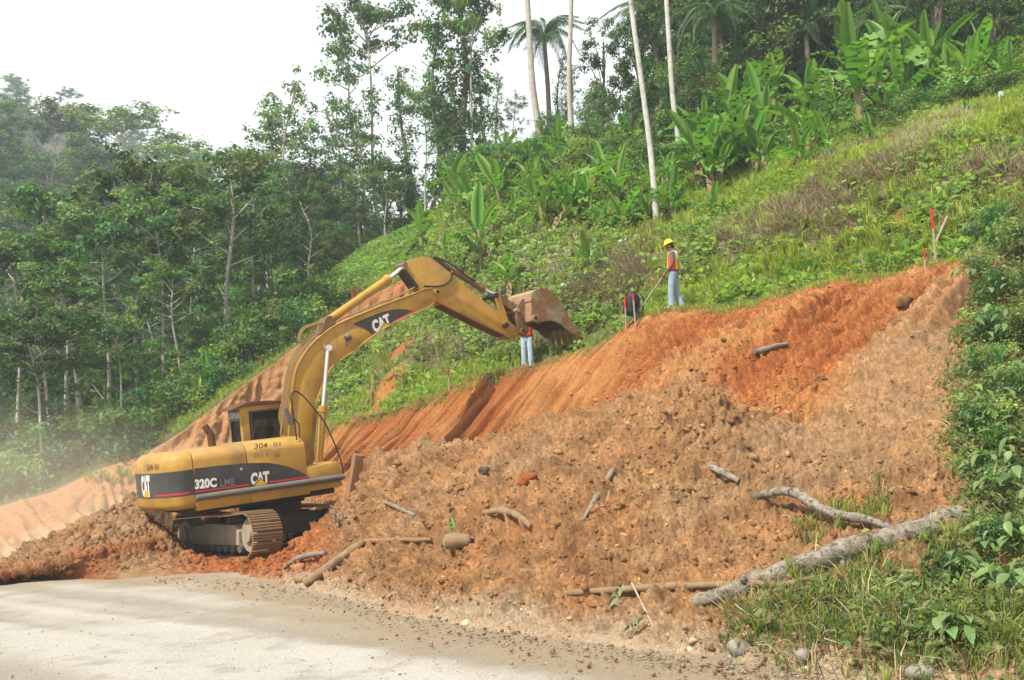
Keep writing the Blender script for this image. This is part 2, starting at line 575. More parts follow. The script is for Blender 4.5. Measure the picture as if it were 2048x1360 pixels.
# colour: the earth's own layers, plus groove shading tinted on the face (orange subsoil on the face, browner tipped soil, pale old slope at the right)
orange = np.array([0.252, 0.090, 0.028])
ochre = np.array([0.305, 0.140, 0.048])
red = np.array([0.190, 0.050, 0.016])
brown = np.array([0.172, 0.089, 0.039])
tan = np.array([0.255, 0.146, 0.067])
grey = np.array([0.215, 0.142, 0.080])
pale = np.array([0.300, 0.240, 0.165])
def lerp(a, b, t):
    t = np.clip(t, 0, 1)[..., None]
    return a * (1 - t) + b * t
nA = fbm(P, 0.9, 4, 61).reshape(G.shape[:2])
nB = fbm(P, 3.0, 4, 66).reshape(G.shape[:2])
nC = fbm(P, 0.35, 3, 68).reshape(G.shape[:2])
csoil = lerp(brown, tan, 0.5 + 1.3 * nB)
csoil = lerp(csoil, orange, sstep(0.0, 0.7, nA * 0.6 + 0.7 * nB) * 0.5)
clodt = (c2 - 0.5).reshape(G.shape[:2])
csoil = lerp(csoil, grey, sstep(0.0, 0.5, -nA) * 0.5)
# red fresh soil round the tracks
redz = (1 - sstep(620, 720, pxg)) * sstep(330, 420, pxg + 0 * sg) * (1 - sstep(1.5, 2.2, sg))
csoil = lerp(csoil, lerp(red, orange, 0.5 + nB), redz * 0.85)
redz2 = (1 - sstep(300, 420, pxg)) * (1 - sstep(0.9, 1.6, sg))
csoil = lerp(csoil, red * 1.15, redz2 * (0.35 + nA))
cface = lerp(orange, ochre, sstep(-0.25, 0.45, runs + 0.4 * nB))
cface = lerp(cface, ochre * 1.15, sstep(0.15, 0.7, gvg) * 0.6 * groove_zone)  # ochre soil streaks on the ridges, also painting in light the grooves lack
cface = lerp(cface, red, sstep(0.15, 0.7, -gvg - 0.3 * runs) * 0.6)  # red soil streaks in the hollows, also painting in groove shade
cface = lerp(cface, red, sstep(0.1, 0.5, nA) * 0.4)
cface = lerp(cface, tan, sstep(0.05, 0.5, nC + 0.4 * nB) * 0.28 * sstep(1215, 1300, pxg))
csoil = lerp(csoil, cface, sstep(2.9, 3.35, sg + 0.5 * nA + 0.25 * sstep(1380, 1500, pxg)))
csoil = lerp(csoil, lerp(grey, tan, 0.5 + nB), older * (0.75 + 0.5 * nA))
toe = 1 - sstep(0.02, 0.5, sg + 0.25 * nA + 0.1 * nB)
csoil = lerp(csoil, pale, toe * (0.8 * sstep(430, 620, pxg)))
topsoil = sstep(4.86, 5.0, sg + 0.10 * nB)
csoil = lerp(csoil, np.array([0.12, 0.075, 0.04]), topsoil * 0.7)
soilcol = csoil
csoil = csoil * (1 + (0.45 * clodt + 0.3 * (c3_.reshape(G.shape[:2]) - 0.5)) * loose)[..., None]
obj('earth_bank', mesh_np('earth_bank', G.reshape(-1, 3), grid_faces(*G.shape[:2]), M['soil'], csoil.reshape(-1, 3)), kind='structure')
add_coarse(G, 3, 3)
BANK = (G, gnormals(G), pxg, sg, csoil)

# ---- hillside above the lip
H1 = {585: (985, 36), 600: (960, 35.5), 640: (868, 35.2), 700: (835, 35), 800: (806, 34), 880: (785, 33.5), 950: (755, 33), 1060: (738, 31.8), 1160: (695, 30.5), 1230: (668, 29.5), 1290: (634, 28.5), 1345: (621, 27.8), 1420: (612, 27), 1500: (600, 26.2), 1640: (564, 25), 1800: (538, 23.6), 1960: (500, 22.2), 2100: (455, 21.2), 2600: (380, 19)}
H2 = {585: (985, 38), 600: (935, 38), 640: (815, 38), 700: (750, 38), 800: (700, 37), 900: (655, 36), 1000: (620, 34.5), 1100: (590, 33.3), 1200: (555, 32.3), 1345: (505, 30.5), 1500: (470, 28.8), 1700: (442, 26.0), 1900: (395, 24.2), 2100: (350, 23), 2600: (260, 22)}
H3 = {585: (985, 40), 600: (880, 40), 640: (765, 40), 700: (672, 40.5), 800: (612, 41), 860: (580, 41), 900: (535, 41), 1000: (480, 40), 1100: (450, 39), 1200: (428, 38), 1345: (415, 36), 1500: (375, 34), 1600: (352, 31), 1700: (330, 28.8), 1900: (275, 26.8), 2100: (225, 25.8), 2600: (120, 27)}
H4 = {585: (985, 44), 640: (830, 44), 700: (760, 44), 800: (690, 46), 850: (640, 48), 870: (480, 50), 900: (405, 51), 1000: (335, 51), 1100: (312, 50), 1200: (292, 49), 1345: (292, 46), 1500: (262, 44), 1700: (222, 41.5), 1900: (182, 39), 2100: (145, 37), 2600: (60, 35)}
H5 = {585: (985, 50), 640: (850, 50), 700: (780, 50), 800: (720, 54), 850: (640, 57), 870: (440, 58), 900: (378, 59), 950: (328, 60), 1000: (302, 61), 1100: (282, 61), 1200: (262, 60), 1345: (242, 58), 1500: (195, 57), 1700: (130, 56), 1900: (70, 54), 2100: (30, 52), 2600: (-40, 50)}
cols = np.concatenate([np.arange(585, 2120, 4.0), np.arange(2120, 2600, 12.0)])
h0 = rail(B5, cols, 9)
h00 = h0 + np.array([0.12, 0.30, -0.45])
h0 = h0 + np.array([0.12, 0.26, -0.02])
rh = [h00, h0] + [rail(r, cols, 13) for r in (H1, H2, H3, H4, H5)]
rh.append(rh[-1] + np.array([0, 22.0, -9.0]))
rh[-1][:, 2] = np.maximum(rh[-1][:, 2], -2.0)
G, seg = sheet(rh, [3, 14, 36, 34, 34, 22, 6])
G = gsmooth_v(G, seg, [1.0], passes=6)
n = gnormals(G)
n = n if n[:, :, 2].mean() > 0 else -n
P = G.reshape(-1, 3)
sh = G.shape[:2]
pxg = np.broadcast_to(cols[None], sh)
sg = np.broadcast_to(seg[:, None], sh)
d1 = fbm(P, 0.35, 4, 81).reshape(sh)
d2 = fbm(P, 1.6, 4, 85).reshape(sh)
G = G + n * ((0.35 * d1 + 0.10 * d2) * sstep(1.0, 2.6, sg) + 0.07 * d2)[..., None]
cg = lerp(np.array([0.075, 0.10, 0.025]), np.array([0.10, 0.085, 0.04]), 0.5 + 1.2 * d2)
cg = lerp(cg, np.array([0.17, 0.135, 0.09]), sstep(0.1, 0.5, d1 + 0.3 * d2) * 0.8)
# bare patch on the knoll under the boom, and the little scar by the standing worker
pr = np.array([proj(p)[:2] for p in G.reshape(-1, 3)]).reshape(*sh, 2)
e1 = W(775, 780, 35.5)
def patch(px, py, a, b, ang=0.0):
    x, y = pr[..., 0] - px, pr[..., 1] - py
    c, s = math.cos(ang), math.sin(ang)
    return np.clip(1.5 - 1.5 * np.sqrt(((x * c + y * s) / a) ** 2 + ((-x * s + y * c) / b) ** 2) + 0.5 * d2, 0, 1)
BARE = np.clip(np.maximum.reduce([patch(772, 782, 70, 26, -1.0), patch(1312, 560, 20, 8, -0.8) * 0.7, patch(700, 838, 90, 10, -0.2) * 0.6, patch(800, 700, 40, 7, -0.75), patch(1800, 440, 30, 22) * .6]) * 1.5, 0, 1)
cg = lerp(cg, lerp(ochre, orange, 0.5 + d2), BARE * 0.95)
obj('hillside', mesh_np('hillside', G.reshape(-1, 3), grid_faces(*sh), M['hill'], cg.reshape(-1, 3)), kind='structure')
add_coarse(G, 2, 2)
HILL = (G, n, pxg, sg, BARE, pr)

# ---- farther cut and the forested valley side behind it
F0 = {-300: (1140, 30), 0: (1132, 30), 150: (1080, 32), 280: (1015, 36), 400: (1012, 38), 600: (985, 40.5), 750: (900, 43), 900: (800, 46)}
F1 = {-300: (1060, 35.5), 0: (1012, 37), 100: (985, 37.5), 200: (938, 38), 280: (912, 39), 340: (880, 39.5), 450: (798, 41), 560: (716, 43.5), 690: (622, 46), 830: (545, 48), 900: (515, 49)}
F2 = {-300: (1040, 42), 0: (975, 43), 100: (950, 43), 200: (905, 44), 280: (885, 44), 340: (850, 44), 450: (765, 46), 560: (680, 49), 690: (585, 52), 830: (510, 54), 900: (480, 55)}
F3 = {-300: (960, 60), 0: (910, 62), 200: (830, 64), 340: (770, 66), 450: (700, 67), 560: (630, 68), 690: (535, 69), 830: (450, 70), 900: (420, 70)}
F4 = {-300: (830, 95), 0: (770, 95), 200: (690, 95), 340: (630, 94), 450: (580, 92), 560: (530, 90), 690: (478, 88), 830: (440, 84), 900: (415, 82)}
F5 = {-300: (200, 150), 0: (310, 150), 60: (365, 150), 100: (390, 150), 200: (435, 148), 300: (475, 146), 400: (492, 140), 500: (500, 130), 600: (500, 120), 700: (475, 110), 830: (436, 100), 900: (412, 95)}
cols = np.arange(-300, 901, 3.5)
rf = [rail(r, cols, 11) for r in (F0, F1)]
rf.append(rf[-1] + np.array([0, 1.5, -0.5]))
G, seg = sheet(rf, [90, 4])
n = gnormals(G)
n = n if n[:, :, 2].mean() > 0 else -n
P = G.reshape(-1, 3)
sh = G.shape[:2]
sg = np.broadcast_to(seg[:, None], sh)
pxg = np.broadcast_to(cols[None], sh)
dl = rf[1][-60] - rf[1][120]
dl = dl[:2] / np.linalg.norm(dl[:2])
q = P[:, 0] * dl[0] + P[:, 1] * dl[1] - 0.55 * P[:, 2] + 0.2 * fbm(P, 0.8, 2, 131)
gv = (np.abs((q * 2.3) % 1.0 - 0.5) * 2 - 0.5) * (0.6 + 0.6 * vnoise(np.stack([q * 1.1, P[:, 2] * 0.7, q * 0], 1), 144))
gv = gv.reshape(sh)
fb = fbm(P, 1.1, 4, 151).reshape(sh)
fl = fbm(P, 0.3, 3, 155).reshape(sh)
G = G + n * ((0.16 * gv + 0.10 * vnoise(np.stack([q * 6.5, P[:, 2] * 1.2, q * 0], 1), 146).reshape(sh) + 0.12 * fbm(P, 4.0, 3, 158).reshape(sh) + 0.22 * fb + 0.15 * fl) * (1 - sstep(0.9, 1.0, sg)))[..., None]
cf = lerp(np.array([0.36, 0.205, 0.095]), np.array([0.28, 0.13, 0.052]), 0.5 + 0.7 * gv + 0.4 * fb)
cf = lerp(cf, np.array([0.34, 0.17, 0.078]), (1 - sstep(200, 300, pxg)) * sstep(0.35, 0.6, sg + 0.2 * fb) * 0.8)
cf = lerp(cf, np.array([0.40, 0.29, 0.165]), (1 - sstep(0.2, 0.45, sg + 0.15 * fb)) * (1 - sstep(280, 420, pxg)) * 0.8)
cf = lerp(cf, np.array([0.34, 0.135, 0.055]), sstep(600, 700, pxg) * (0.5 + fb))
obj('far_cut_slope', mesh_np('far_cut_slope', G.reshape(-1, 3), grid_faces(*sh), M['soil'], cf.reshape(-1, 3)), kind='structure')
add_coarse(G, 4, 6)
FCUT = (G, n, pxg, sg)

cols = np.arange(-300, 901, 12.0)
rv = [rail(r, cols, 5) for r in (F1, F2, F3, F4, F5)]
rv.append(rv[-1] + np.array([0, 60.0, -25.0]))
G, seg = sheet(rv, [8, 12, 14, 22, 6])
G = gsmooth_v(G, seg, [], passes=3)
n = gnormals(G)
n = n if n[:, :, 2].mean() > 0 else -n
P = G.reshape(-1, 3)
sh = G.shape[:2]
G = G + n * (0.8 * fbm(P, 0.08, 3, 161).reshape(sh) * sstep(0.3, 1.5, seg)[:, None])[..., None]
obj('forest_slope', mesh_np('forest_slope', G.reshape(-1, 3), grid_faces(*sh), M['ground']), kind='structure')
add_coarse(G, 1, 1)
VALLEY = (G, n, np.broadcast_to(cols[None], sh), np.broadcast_to(seg[:, None], sh))

G0 = {-300: (170, 290), 0: (212, 280), 60: (222, 280), 100: (240, 280), 200: (285, 285), 300: (335, 290), 420: (400, 300), 600: (490, 300), 900: (560, 300)}
cols = np.arange(-300, 901, 30.0)
rg = [rail({k: (760, v[1] - 90) for k, v in G0.items()}, cols, 3), rail(G0, cols, 3)]
rg.append(rg[-1] + np.array([0, 80.0, -50.0]))
G, seg = sheet(rg, [10, 4])
obj('far_ridge', mesh_np('far_ridge', G.reshape(-1, 3), grid_faces(*G.shape[:2]), M['ground']), kind='structure')
add_coarse(G, 1, 1)
FRIDGE = G

# ---- ground to the horizon and the gravel road
gv_, gf_ = [], []
obj('ground', mesh_np('ground', [(-297, -38, -3.0), (297, -38, -3.0), (297, 387, -3.0), (-297, 387, -3.0)], [(0, 1, 2, 3)], M['ground']), kind='structure')
xs = np.concatenate([np.linspace(-60, -14, 30), np.linspace(-13.6, 9, 260), np.linspace(9.5, 30, 16)])
ys = np.concatenate([np.linspace(-25, 4, 20), np.linspace(4.2, 24, 240), np.linspace(24.5, 34, 12)])
X, Y = np.meshgrid(xs, ys)
P = np.stack([X.ravel(), Y.ravel(), 0 * X.ravel()], 1)
Z = 0.035 * fbm(P, 0.35, 3, 171) + 0.012 * fbm(P, 2.5, 4, 175) + 0.05 * np.clip(fbm(np.stack([(P[:, 0] + P[:, 1] * 1.0) * 0.9, P[:, 1] * 0.12, P[:, 2]], 1), 0.8, 2, 178), -1, 0)
Z -= 0.02 + 1.4 * sstep(21.5, 27, Y.ravel())
P[:, 2] = Z
rut = fbm(np.stack([(P[:, 0] * 0.66 + P[:, 1] * 0.75) * 1.6, (P[:, 0] * 0.75 - P[:, 1] * 0.66) * 0.10, P[:, 2]], 1), 1.0, 3, 178)
P[:, 2] += 0.03 * np.clip(rut, -1, 0.2) + 0.010 * fbm(P, 9.0, 3, 179)
tk = sorted(TOE)
toe_xy = np.array([plane_pt(k_, TOE[k_], 0.0)[:2] for k_ in np.linspace(-300, 2600, 150) for _ in [0]]) if False else np.array([plane_pt(k_, np.interp(k_, tk, [TOE[j] for j in tk]), 0.0)[:2] for k_ in np.linspace(-300, 2600, 150)])
dt = np.min(np.linalg.norm(P[:, None, :2] - toe_xy[None], axis=2), axis=1)
b1, b2 = fbm(P, 0.8, 4, 181), fbm(P, 3.0, 4, 185)
base = np.array([0.275, 0.248, 0.198]) + np.zeros((len(P), 3))
lite = np.array([0.385, 0.365, 0.320])
warm = np.array([0.250, 0.190, 0.120])
def lp(a, b, t):
    t = np.clip(t, 0, 1)[:, None]
    return a * (1 - t) + b * t
rc = lp(base, lite, 0.5 + 1.1 * rut + 0.5 * b1)
rc = lp(rc, np.array([0.215, 0.195, 0.16]), sstep(0.15, 0.6, b2) * 0.5)
rc = lp(rc, warm, (1 - sstep(0.15, 1.7, dt + 0.7 * b1 + 0.3 * b2)) * 0.85)
obj('road', mesh_np('road', P, grid_faces(len(ys), len(xs)), M['road'], rc), kind='structure')
add_coarse(P.reshape(len(ys), len(xs), 3), 4, 4)

# ---- placement tree
Vs, Fs, off = [], [], 0
for v, f, s in COARSE:
    Vs.append(v)
    Fs.append(f + off)
    off += len(v)
BVH = bvhtree.BVHTree.FromPolygons(np.vstack(Vs).tolist(), np.vstack(Fs).tolist())

def hit(px, py):
    v = Vector(ray(px, py)).normalized()
    loc, nor, idx, dist = BVH.ray_cast(Vector(CP), v, 2000)
    if loc is None:
        return None, None
    if nor.dot(v) > 0:
        nor = -nor
    return np.array(loc), np.array(nor)

def drop(x, y, top=200.0):
    loc, nor, idx, dist = BVH.ray_cast(Vector((x, y, top)), Vector((0, 0, -1)), 400)
    return (np.array(loc), np.array(nor)) if loc is not None else (np.array([x, y, 0.0]), np.array([0, 0, 1.0]))

# ================================================================== excavator
AL, PT = math.radians(34), math.radians(4)
EX = np.array([math.cos(AL) * math.cos(PT), math.sin(AL) * math.cos(PT), math.sin(PT)])
EY = np.array([-math.sin(AL), math.cos(AL), 0.0])
EZ = np.cross(EX, EY)
EO = np.array([-5.97, 25.62, 0.27])
def L(px, py, y):
    v = ray(px, py)
    t = ((EO + y * EY - CP) @ EY) / (v @ EY)
    q = CP + t * v - EO
    return np.array([q @ EX, q @ EZ])
def LP(pts, y):
    return [L(a, b, y) for a, b in pts]
YEL = (0.46, 0.265, 0.028)
M['yellow'] = material('machine_yellow', YEL, (0.33, 0.18, 0.032), 1.6, 0.55, 0.10, 8, c3=(0.21, 0.115, 0.05), scale3=2.4, thr3=(0.46, 0.78), dust=(0.34, 0.24, 0.13), spec=0.35)
M['yellow2'] = material('arm_yellow', (0.45, 0.255, 0.030), (0.36, 0.20, 0.036), 1.3, 0.6, 0.12, 8, c3=(0.19, 0.105, 0.05), scale3=2.0, thr3=(0.48, 0.78), dust=(0.34, 0.22, 0.10), spec=0.3)
M['dirtysteel'] = material('dirt_covered_steel', (0.20, 0.115, 0.06), (0.14, 0.075, 0.036), 2.5, 0.85, 0.4, 18, c3=(0.26, 0.20, 0.14), scale3=1.6, thr3=(0.5, 0.7), spec=0.15)
M['bucketside'] = material('bucket_steel', (0.255, 0.125, 0.052), (0.17, 0.078, 0.034), 5, 0.8, 0.4, 18, c3=(0.27, 0.225, 0.165), scale3=1.9, thr3=(0.5, 0.64), spec=0.2)
M['bucketlit'] = material('lit_bucket_steel', (0.36, 0.24, 0.14), (0.26, 0.165, 0.09), 4, 0.8, 0.3, 18, spec=0.2)  # lighter than the side steel: sunward brightness put into the colour
M['rust'] = material('rusty_steel', (0.13, 0.055, 0.028), (0.09, 0.04, 0.02), 6, 0.85, 0.3, 20, spec=0.2)
M['black'] = material('black_decal', (0.022, 0.023, 0.025), (0.045, 0.042, 0.038), 3, 0.45, dust=(0.12, 0.10, 0.08), spec=0.4)
M['decalband'] = material('faded_black_band', (0.020, 0.021, 0.024), (0.055, 0.055, 0.055), 1.7, 0.4, c3=(0.10, 0.085, 0.065), scale3=3.0, thr3=(0.6, 0.85), spec=0.45)
M['white'] = material('white_decal', (0.74, 0.73, 0.70), (0.60, 0.58, 0.54), 9, 0.6)
M['reddecal'] = material('red_decal', (0.45, 0.03, 0.045), None, rough=0.5)
M['greydecal'] = material('grey_decal', (0.16, 0.16, 0.17), None, rough=0.6)
M['yeldecal'] = material('yellow_decal', (0.55, 0.33, 0.01), None, rough=0.5)
M['stencil'] = material('stencil_ink', (0.05, 0.04, 0.03), (0.14, 0.09, 0.04), 14, 0.7)
M['stencil_worn'] = material('worn_stencil_ink', (0.19, 0.12, 0.04), (0.32, 0.19, 0.035), 12, 0.7)
M['rubber'] = material('grey_rubber', (0.085, 0.085, 0.082), (0.14, 0.13, 0.12), 4, 0.6, 0.1, 12, dust=(0.26, 0.21, 0.15))
M['darksteel'] = material('dark_steel', (0.018, 0.018, 0.018), (0.04, 0.034, 0.028), 4, 0.6, 0.2, 14, spec=0.3)
M['chrome'] = material('chrome_rod', (0.75, 0.75, 0.76), None, rough=0.28, metal=0.85, spec=0.5)
M['track'] = material('track_steel', (0.30, 0.19, 0.105), (0.21, 0.125, 0.068), 5, 0.85, 0.4, 16, c3=(0.23, 0.18, 0.12), scale3=3, thr3=(0.5, 0.8), spec=0.15)
M['trackframe'] = material('dusty_track_frame', (0.36, 0.30, 0.225), (0.25, 0.20, 0.14), 3, 0.9, 0.3, 16, spec=0.1)
M['hose'] = material('hose_brown', (0.26, 0.165, 0.055), (0.18, 0.11, 0.045), 5, 0.7)
M['blackhose'] = material('black_hose', (0.02, 0.02, 0.02), None, rough=0.5)
M['glass'] = material('cab_glass', (0.03, 0.035, 0.035), None, rough=0.06, spec=0.6)
def _glass():
    m = M['glass']
    t = m.node_tree
    tr = t.nodes.new('ShaderNodeBsdfTransparent')
    tr.inputs[0].default_value = (0.75, 0.78, 0.75, 1)
    mxs = t.nodes.new('ShaderNodeMixShader')
    mxs.inputs[0].default_value = 0.86
    t.links.new(t.nodes['Principled BSDF'].outputs[0], mxs.inputs[1])
    t.links.new(tr.outputs[0], mxs.inputs[2])
    t.links.new(mxs.outputs[0], t.nodes['Material Output'].inputs[0])
_glass()

exc = empty('excavator', label='large yellow tracked excavator reaching its raised arm and bucket over the red bank', cat='excavator')
exc.matrix_world = Matrix(((EX[0], EY[0], EZ[0], EO[0]), (EX[1], EY[1], EZ[1], EO[1]), (EX[2], EY[2], EZ[2], EO[2]), (0, 0, 0, 1)))

def prism(poly, y0, y1, mb=None):
    """polygon in the machine's x-z plane pulled out from y0 to y1"""
    mb = mb or MB()
    n = len(poly)
    V = [(p[0], y0, p[1]) for p in poly] + [(p[0], y1, p[1]) for p in poly]
    F = [list(range(n)), list(range(2 * n - 1, n - 1, -1))] + [[i, (i + 1) % n, n + (i + 1) % n, n + i] for i in range(n)]
    return mb.add(V, F)
def part(name, mb, mat, parent=exc, bevel=0, sm=False, label=None, seg=2):
    return obj(name, mb.mesh(name, M[mat], sm, bevel, seg), parent, label=label)
def p3(px, py, y):
    a = L(px, py, y)
    return np.array([a[0], y, a[1]])
def autosm(o, ang=40):
    me = o.data
    for p in me.polygons:
        p.use_smooth = True
    me.set_sharp_from_angle(angle=math.radians(ang))
    return o

YS = -1.37                                   # right flank of the house, toward the road
zsill = L(540, 992, YS)[1]
xs_seam, xs_mid, xs_front = L(388, 950, YS)[0], L(495, 930, YS)[0], L(610, 930, YS)[0]
ztop_a = L(389, 899, -1.05)[1]
ztop_b = L(495, 884, -1.05)[1]
ztop_c = L(597, 872, -1.05)[1]

def hood(x0, x1, z0, zt0, zt1, slant=0.0, yin=-0.42):
    """lofted panel with the rounded shoulder along its top edge"""
    mb = MB()
    sec = []
    for x, zt in ((x0, zt0), ((x0 + x1) / 2, (zt0 + zt1) / 2), (x1, zt1)):
        r = 0.42
        pts = [(YS, z0)]
        for k in range(0, 8):
            a = math.pi * (1 - k / 14.0)
            pts.append((YS + r + r * math.cos(a), zt - r * 0.62 + r * 0.62 * math.sin(a)))
        pts += [(yin, zt + 0.02), (yin, z0)]
        sec.append([(x + (slant * (1 - (pz - z0) / max(zt - z0, 0.1)) if x == x1 else 0), py, pz) for py, pz in pts])
    m = len(sec[0])
    V = [p for s in sec for p in s]
    F = []
    for i in range(2):
        for k in range(m):
            F.append([i * m + k, i * m + (k + 1) % m, (i + 1) * m + (k + 1) % m, (i + 1) * m + k])
    F.append(list(range(m)))
    F.append([2 * m + k for k in range(m)][::-1])
    mb.add(V, F)
    return mb
zb = L(540, 1000, YS)[1]
autosm(part('engine_door', hood(xs_seam + 0.012, xs_mid - 0.006, zb, ztop_a, ztop_b), 'yellow', bevel=0.015))
autosm(part('tank_cover', hood(xs_mid + 0.006, L(596, 872, -1.05)[0], zb, ztop_b, ztop_c, slant=L(616, 940, YS)[0] - L(596, 872, -1.05)[0]), 'yellow', bevel=0.015))
# engine deck across the machine
mb = MB().box(((xs_seam + 0.1 - 0.2) / 2, 0.45, (zb + ztop_a) / 2 - 0.05), (abs(xs_seam + 0.1 + 0.2), 1.72, ztop_a - zb - 0.08))
part('engine_deck', mb, 'yellow', bevel=0.04)
# front tool box beside the boom
xa, za = L(611, 936, YS)
poly = LP([(609, 936), (673, 922), (679, 928), (688, 954), (611, 966)], YS)
autosm(part('step_box', prism(poly, YS, -0.62), 'yellow', bevel=0.025))
# sill and rubbing bar
mb = prism(LP([(391, 1002), (688, 958), (684, 972), (640, 980), (391, 1014)], YS + 0.02), YS + 0.02, -0.3)
part('sill', mb, 'yellow', bevel=0.02)
a, b = p3(392, 996, YS - 0.02), p3(688, 953, YS - 0.02)
part('side_rail', MB().tube([a, a + (b - a) * 0.01, b], [0.055, 0.066, 0.066], 12), 'rubber', sm=False)
# main frame under the house
mb = MB().box((-0.35, 0, zb - 0.0), (3.3, 2.3, 0.16)).box((0.9, 0, zb + 0.25), (1.2, 0.9, 0.6))
part('turntable', mb, 'darksteel', bevel=0.02)
# counterweight, bowed in plan
def cw_outline(off, rr):
    pts = []
    x0 = xs_seam - 0.01
    yh = 1.36 - off
    for t in np.linspace(-math.pi / 2, math.pi / 2, 31):
        pts.append((x0 - 0.12 - (2.74 + x0 - 0.12 - off) * abs(math.cos(t)) ** 0.85, yh * math.copysign(abs(math.sin(t)) ** 0.85, t)))
    return [(x0, -yh)] + pts + [(x0, yh)]
zcw0, zcw1 = L(388, 1014, YS)[1], ztop_a + 0.0
levels = [(0.10, zcw0 - 0.03), (0.02, zcw0 + 0.03), (0.0, zcw0 + 0.10), (0.0, zcw1 - 0.34), (0.02, zcw1 - 0.20), (0.08, zcw1 - 0.09), (0.18, zcw1 - 0.025), (0.34, zcw1)]
V, F = [], []
for off, z in levels:
    V += [(x, y, z) for x, y in cw_outline(off, 0)]
m = len(cw_outline(0, 0))
ms = {len(cw_outline(o_, 0)) for o_, _ in levels}
if len(ms) > 1:
    V = []
    base = cw_outline(0, 0)
    cx_ = np.mean([p[0] for p in base])
    for off, z in levels:
        for x, y in base:
            sx = x if x > xs_seam - 0.05 else x + off
            V.append((sx, y * (1 - off / 1.36), z))
for i in range(len(levels) - 1):
    for k in range(m - 1):
        F.append([i * m + k, i * m + k + 1, (i + 1) * m + k + 1, (i + 1) * m + k])
    F.append([i * m + m - 1, i * m, (i + 1) * m, (i + 1) * m + m - 1])
F.append(list(range(m))[::-1])
F.append([(len(levels) - 1) * m + k for k in range(m)])
cw = autosm(part('counterweight', MB().add(V, F), 'yellow'))
CWB = cw_outline(0, 0)
CWP = np.array(CWB)
CWS = np.concatenate([[0], np.cumsum(np.linalg.norm(np.diff(CWP, axis=0), axis=1))])
def cw_pt(s, z, out=0.006):
    """point on the counterweight's skirt, s metres from the right front edge"""
    x = np.interp(s, CWS, CWP[:, 0])
    y = np.interp(s, CWS, CWP[:, 1])
    x2 = np.interp(s + 0.02, CWS, CWP[:, 0])
    y2 = np.interp(s + 0.02, CWS, CWP[:, 1])
    t = np.array([x2 - x, y2 - y])
    t /= np.linalg.norm(t) + 1e-9
    nrm = np.array([t[1], -t[0]])
    if nrm @ np.array([x + 1, y]) < 0:
        nrm = -nrm
    return (x + nrm[0] * out, y + nrm[1] * out, z)
# black band round the counterweight
zb0, zb1 = L(384, 990, YS)[1], L(384, 939, YS)[1]
mb = MB()
ss = np.unique(np.concatenate([np.linspace(0.004, CWS[-1] - 0.004, 90), CWS[1:-1]]))
V, F = [], []
for s in ss:
    V += [cw_pt(s, zb0, 0.002), cw_pt(s, zb1, 0.002), cw_pt(s, zb0, 0.005), cw_pt(s, zb1, 0.005)]
for i in range(len(ss) - 1):
    F += [[4 * i + 2, 4 * i + 6, 4 * i + 7, 4 * i + 3]]
part('black_band', mb.add(V, F), 'decalband', parent=cw)
# worn yellow patch on the band and dirt below
def blob(name, pts, y, mat, parent=exc, th=0.006):
    poly = LP(pts, y)
    return part(name, prism(poly, y - th, y), mat, parent)

# ---------- lettering
def text_mesh(s, bold=0.0, font_w=1.0):
    cu = bpy.data.curves.new('lettering', 'FONT')
    cu.body = s
    cu.align_x = 'LEFT'
    cu.offset = bold
    cu.resolution_u = 3
    o = bpy.data.objects.new('lettering', cu)
    COL.objects.link(o)
    bpy.context.view_layer.update()
    dg = bpy.context.evaluated_depsgraph_get()
    me = bpy.data.meshes.new_from_object(o.evaluated_get(dg))
    V = np.array([v.co[:] for v in me.vertices])
    F = [list(p.vertices) for p in me.polygons]
    bpy.data.objects.remove(o)
    bpy.data.meshes.remove(me)
    mn, mxx = V.min(0), V.max(0)
    V = (V - mn) / np.maximum(mxx - mn, 1e-6)
    return V, F
def decal_quad(name, s, q, y, mat, bold=0.02, parent=exc, out=0.012):
    """letters fitted into a pixel quad (tl, tr, br, bl) on the plane y"""
    V, F = text_mesh(s, bold)
    c = [p3(a, b, y - out) for a, b in q]
    W_ = [c[3] * (1 - v[0]) * (1 - v[1]) + c[2] * v[0] * (1 - v[1]) + c[1] * v[0] * v[1] + c[0] * (1 - v[0]) * v[1] for v in V]
    me = mesh_py(name, W_, F, M[mat])
    return obj(name, me, parent)
def strip_tris(name, pts, y, mat, out=0.006, parent=exc):
    poly = [(p[0], y - out, p[1]) for p in LP(pts, y - out)]
    me = mesh_py(name, poly, [list(range(len(poly)))], M[mat])
    return obj(name, me, parent)

strip_tris('black_band', [(389, 937), (440, 931), (486, 927), (505, 926), (521, 925.5), (540, 926), (558, 929), (577, 933), (597, 941), (612, 949), (621, 957), (580, 963), (500, 973), (430, 983), (389, 990)], YS, 'decalband')
strip_tris('red_stripe', [(389, 982.5), (430, 976.5), (498, 967.5), (498, 971), (430, 980), (389, 986)], YS, 'reddecal', 0.010)
strip_tris('red_stripe', [(539, 962.5), (580, 957), (617, 952), (620, 955), (580, 960.5), (539, 966)], YS, 'reddecal', 0.010)
decal_quad('model_lettering', '320C', [(389, 959), (433, 955), (434, 974), (390, 979)], YS, 'white', 0.05)
decal_quad('model_lettering', 'LME', [(440, 959), (469, 955.5), (470, 969.5), (441, 973.5)], YS, 'greydecal', 0.012)
decal_quad('maker_lettering', 'CAT', [(501, 946), (538, 941.5), (539, 966), (502, 971)], YS, 'white', 0.06)
strip_tris('logo_triangle', [(521, 956.5), (534, 968.5), (509, 972)], YS, 'yeldecal', 0.015)
strip_tris('logo_triangle', [(520.5, 954.2), (537, 969.3), (505, 973.2)], YS, 'black', 0.0135)
decal_quad('stencil_number', '304', [(509, 887), (535, 885), (535, 896), (509, 898)], -1.34, 'stencil', 0.008, out=0.04)
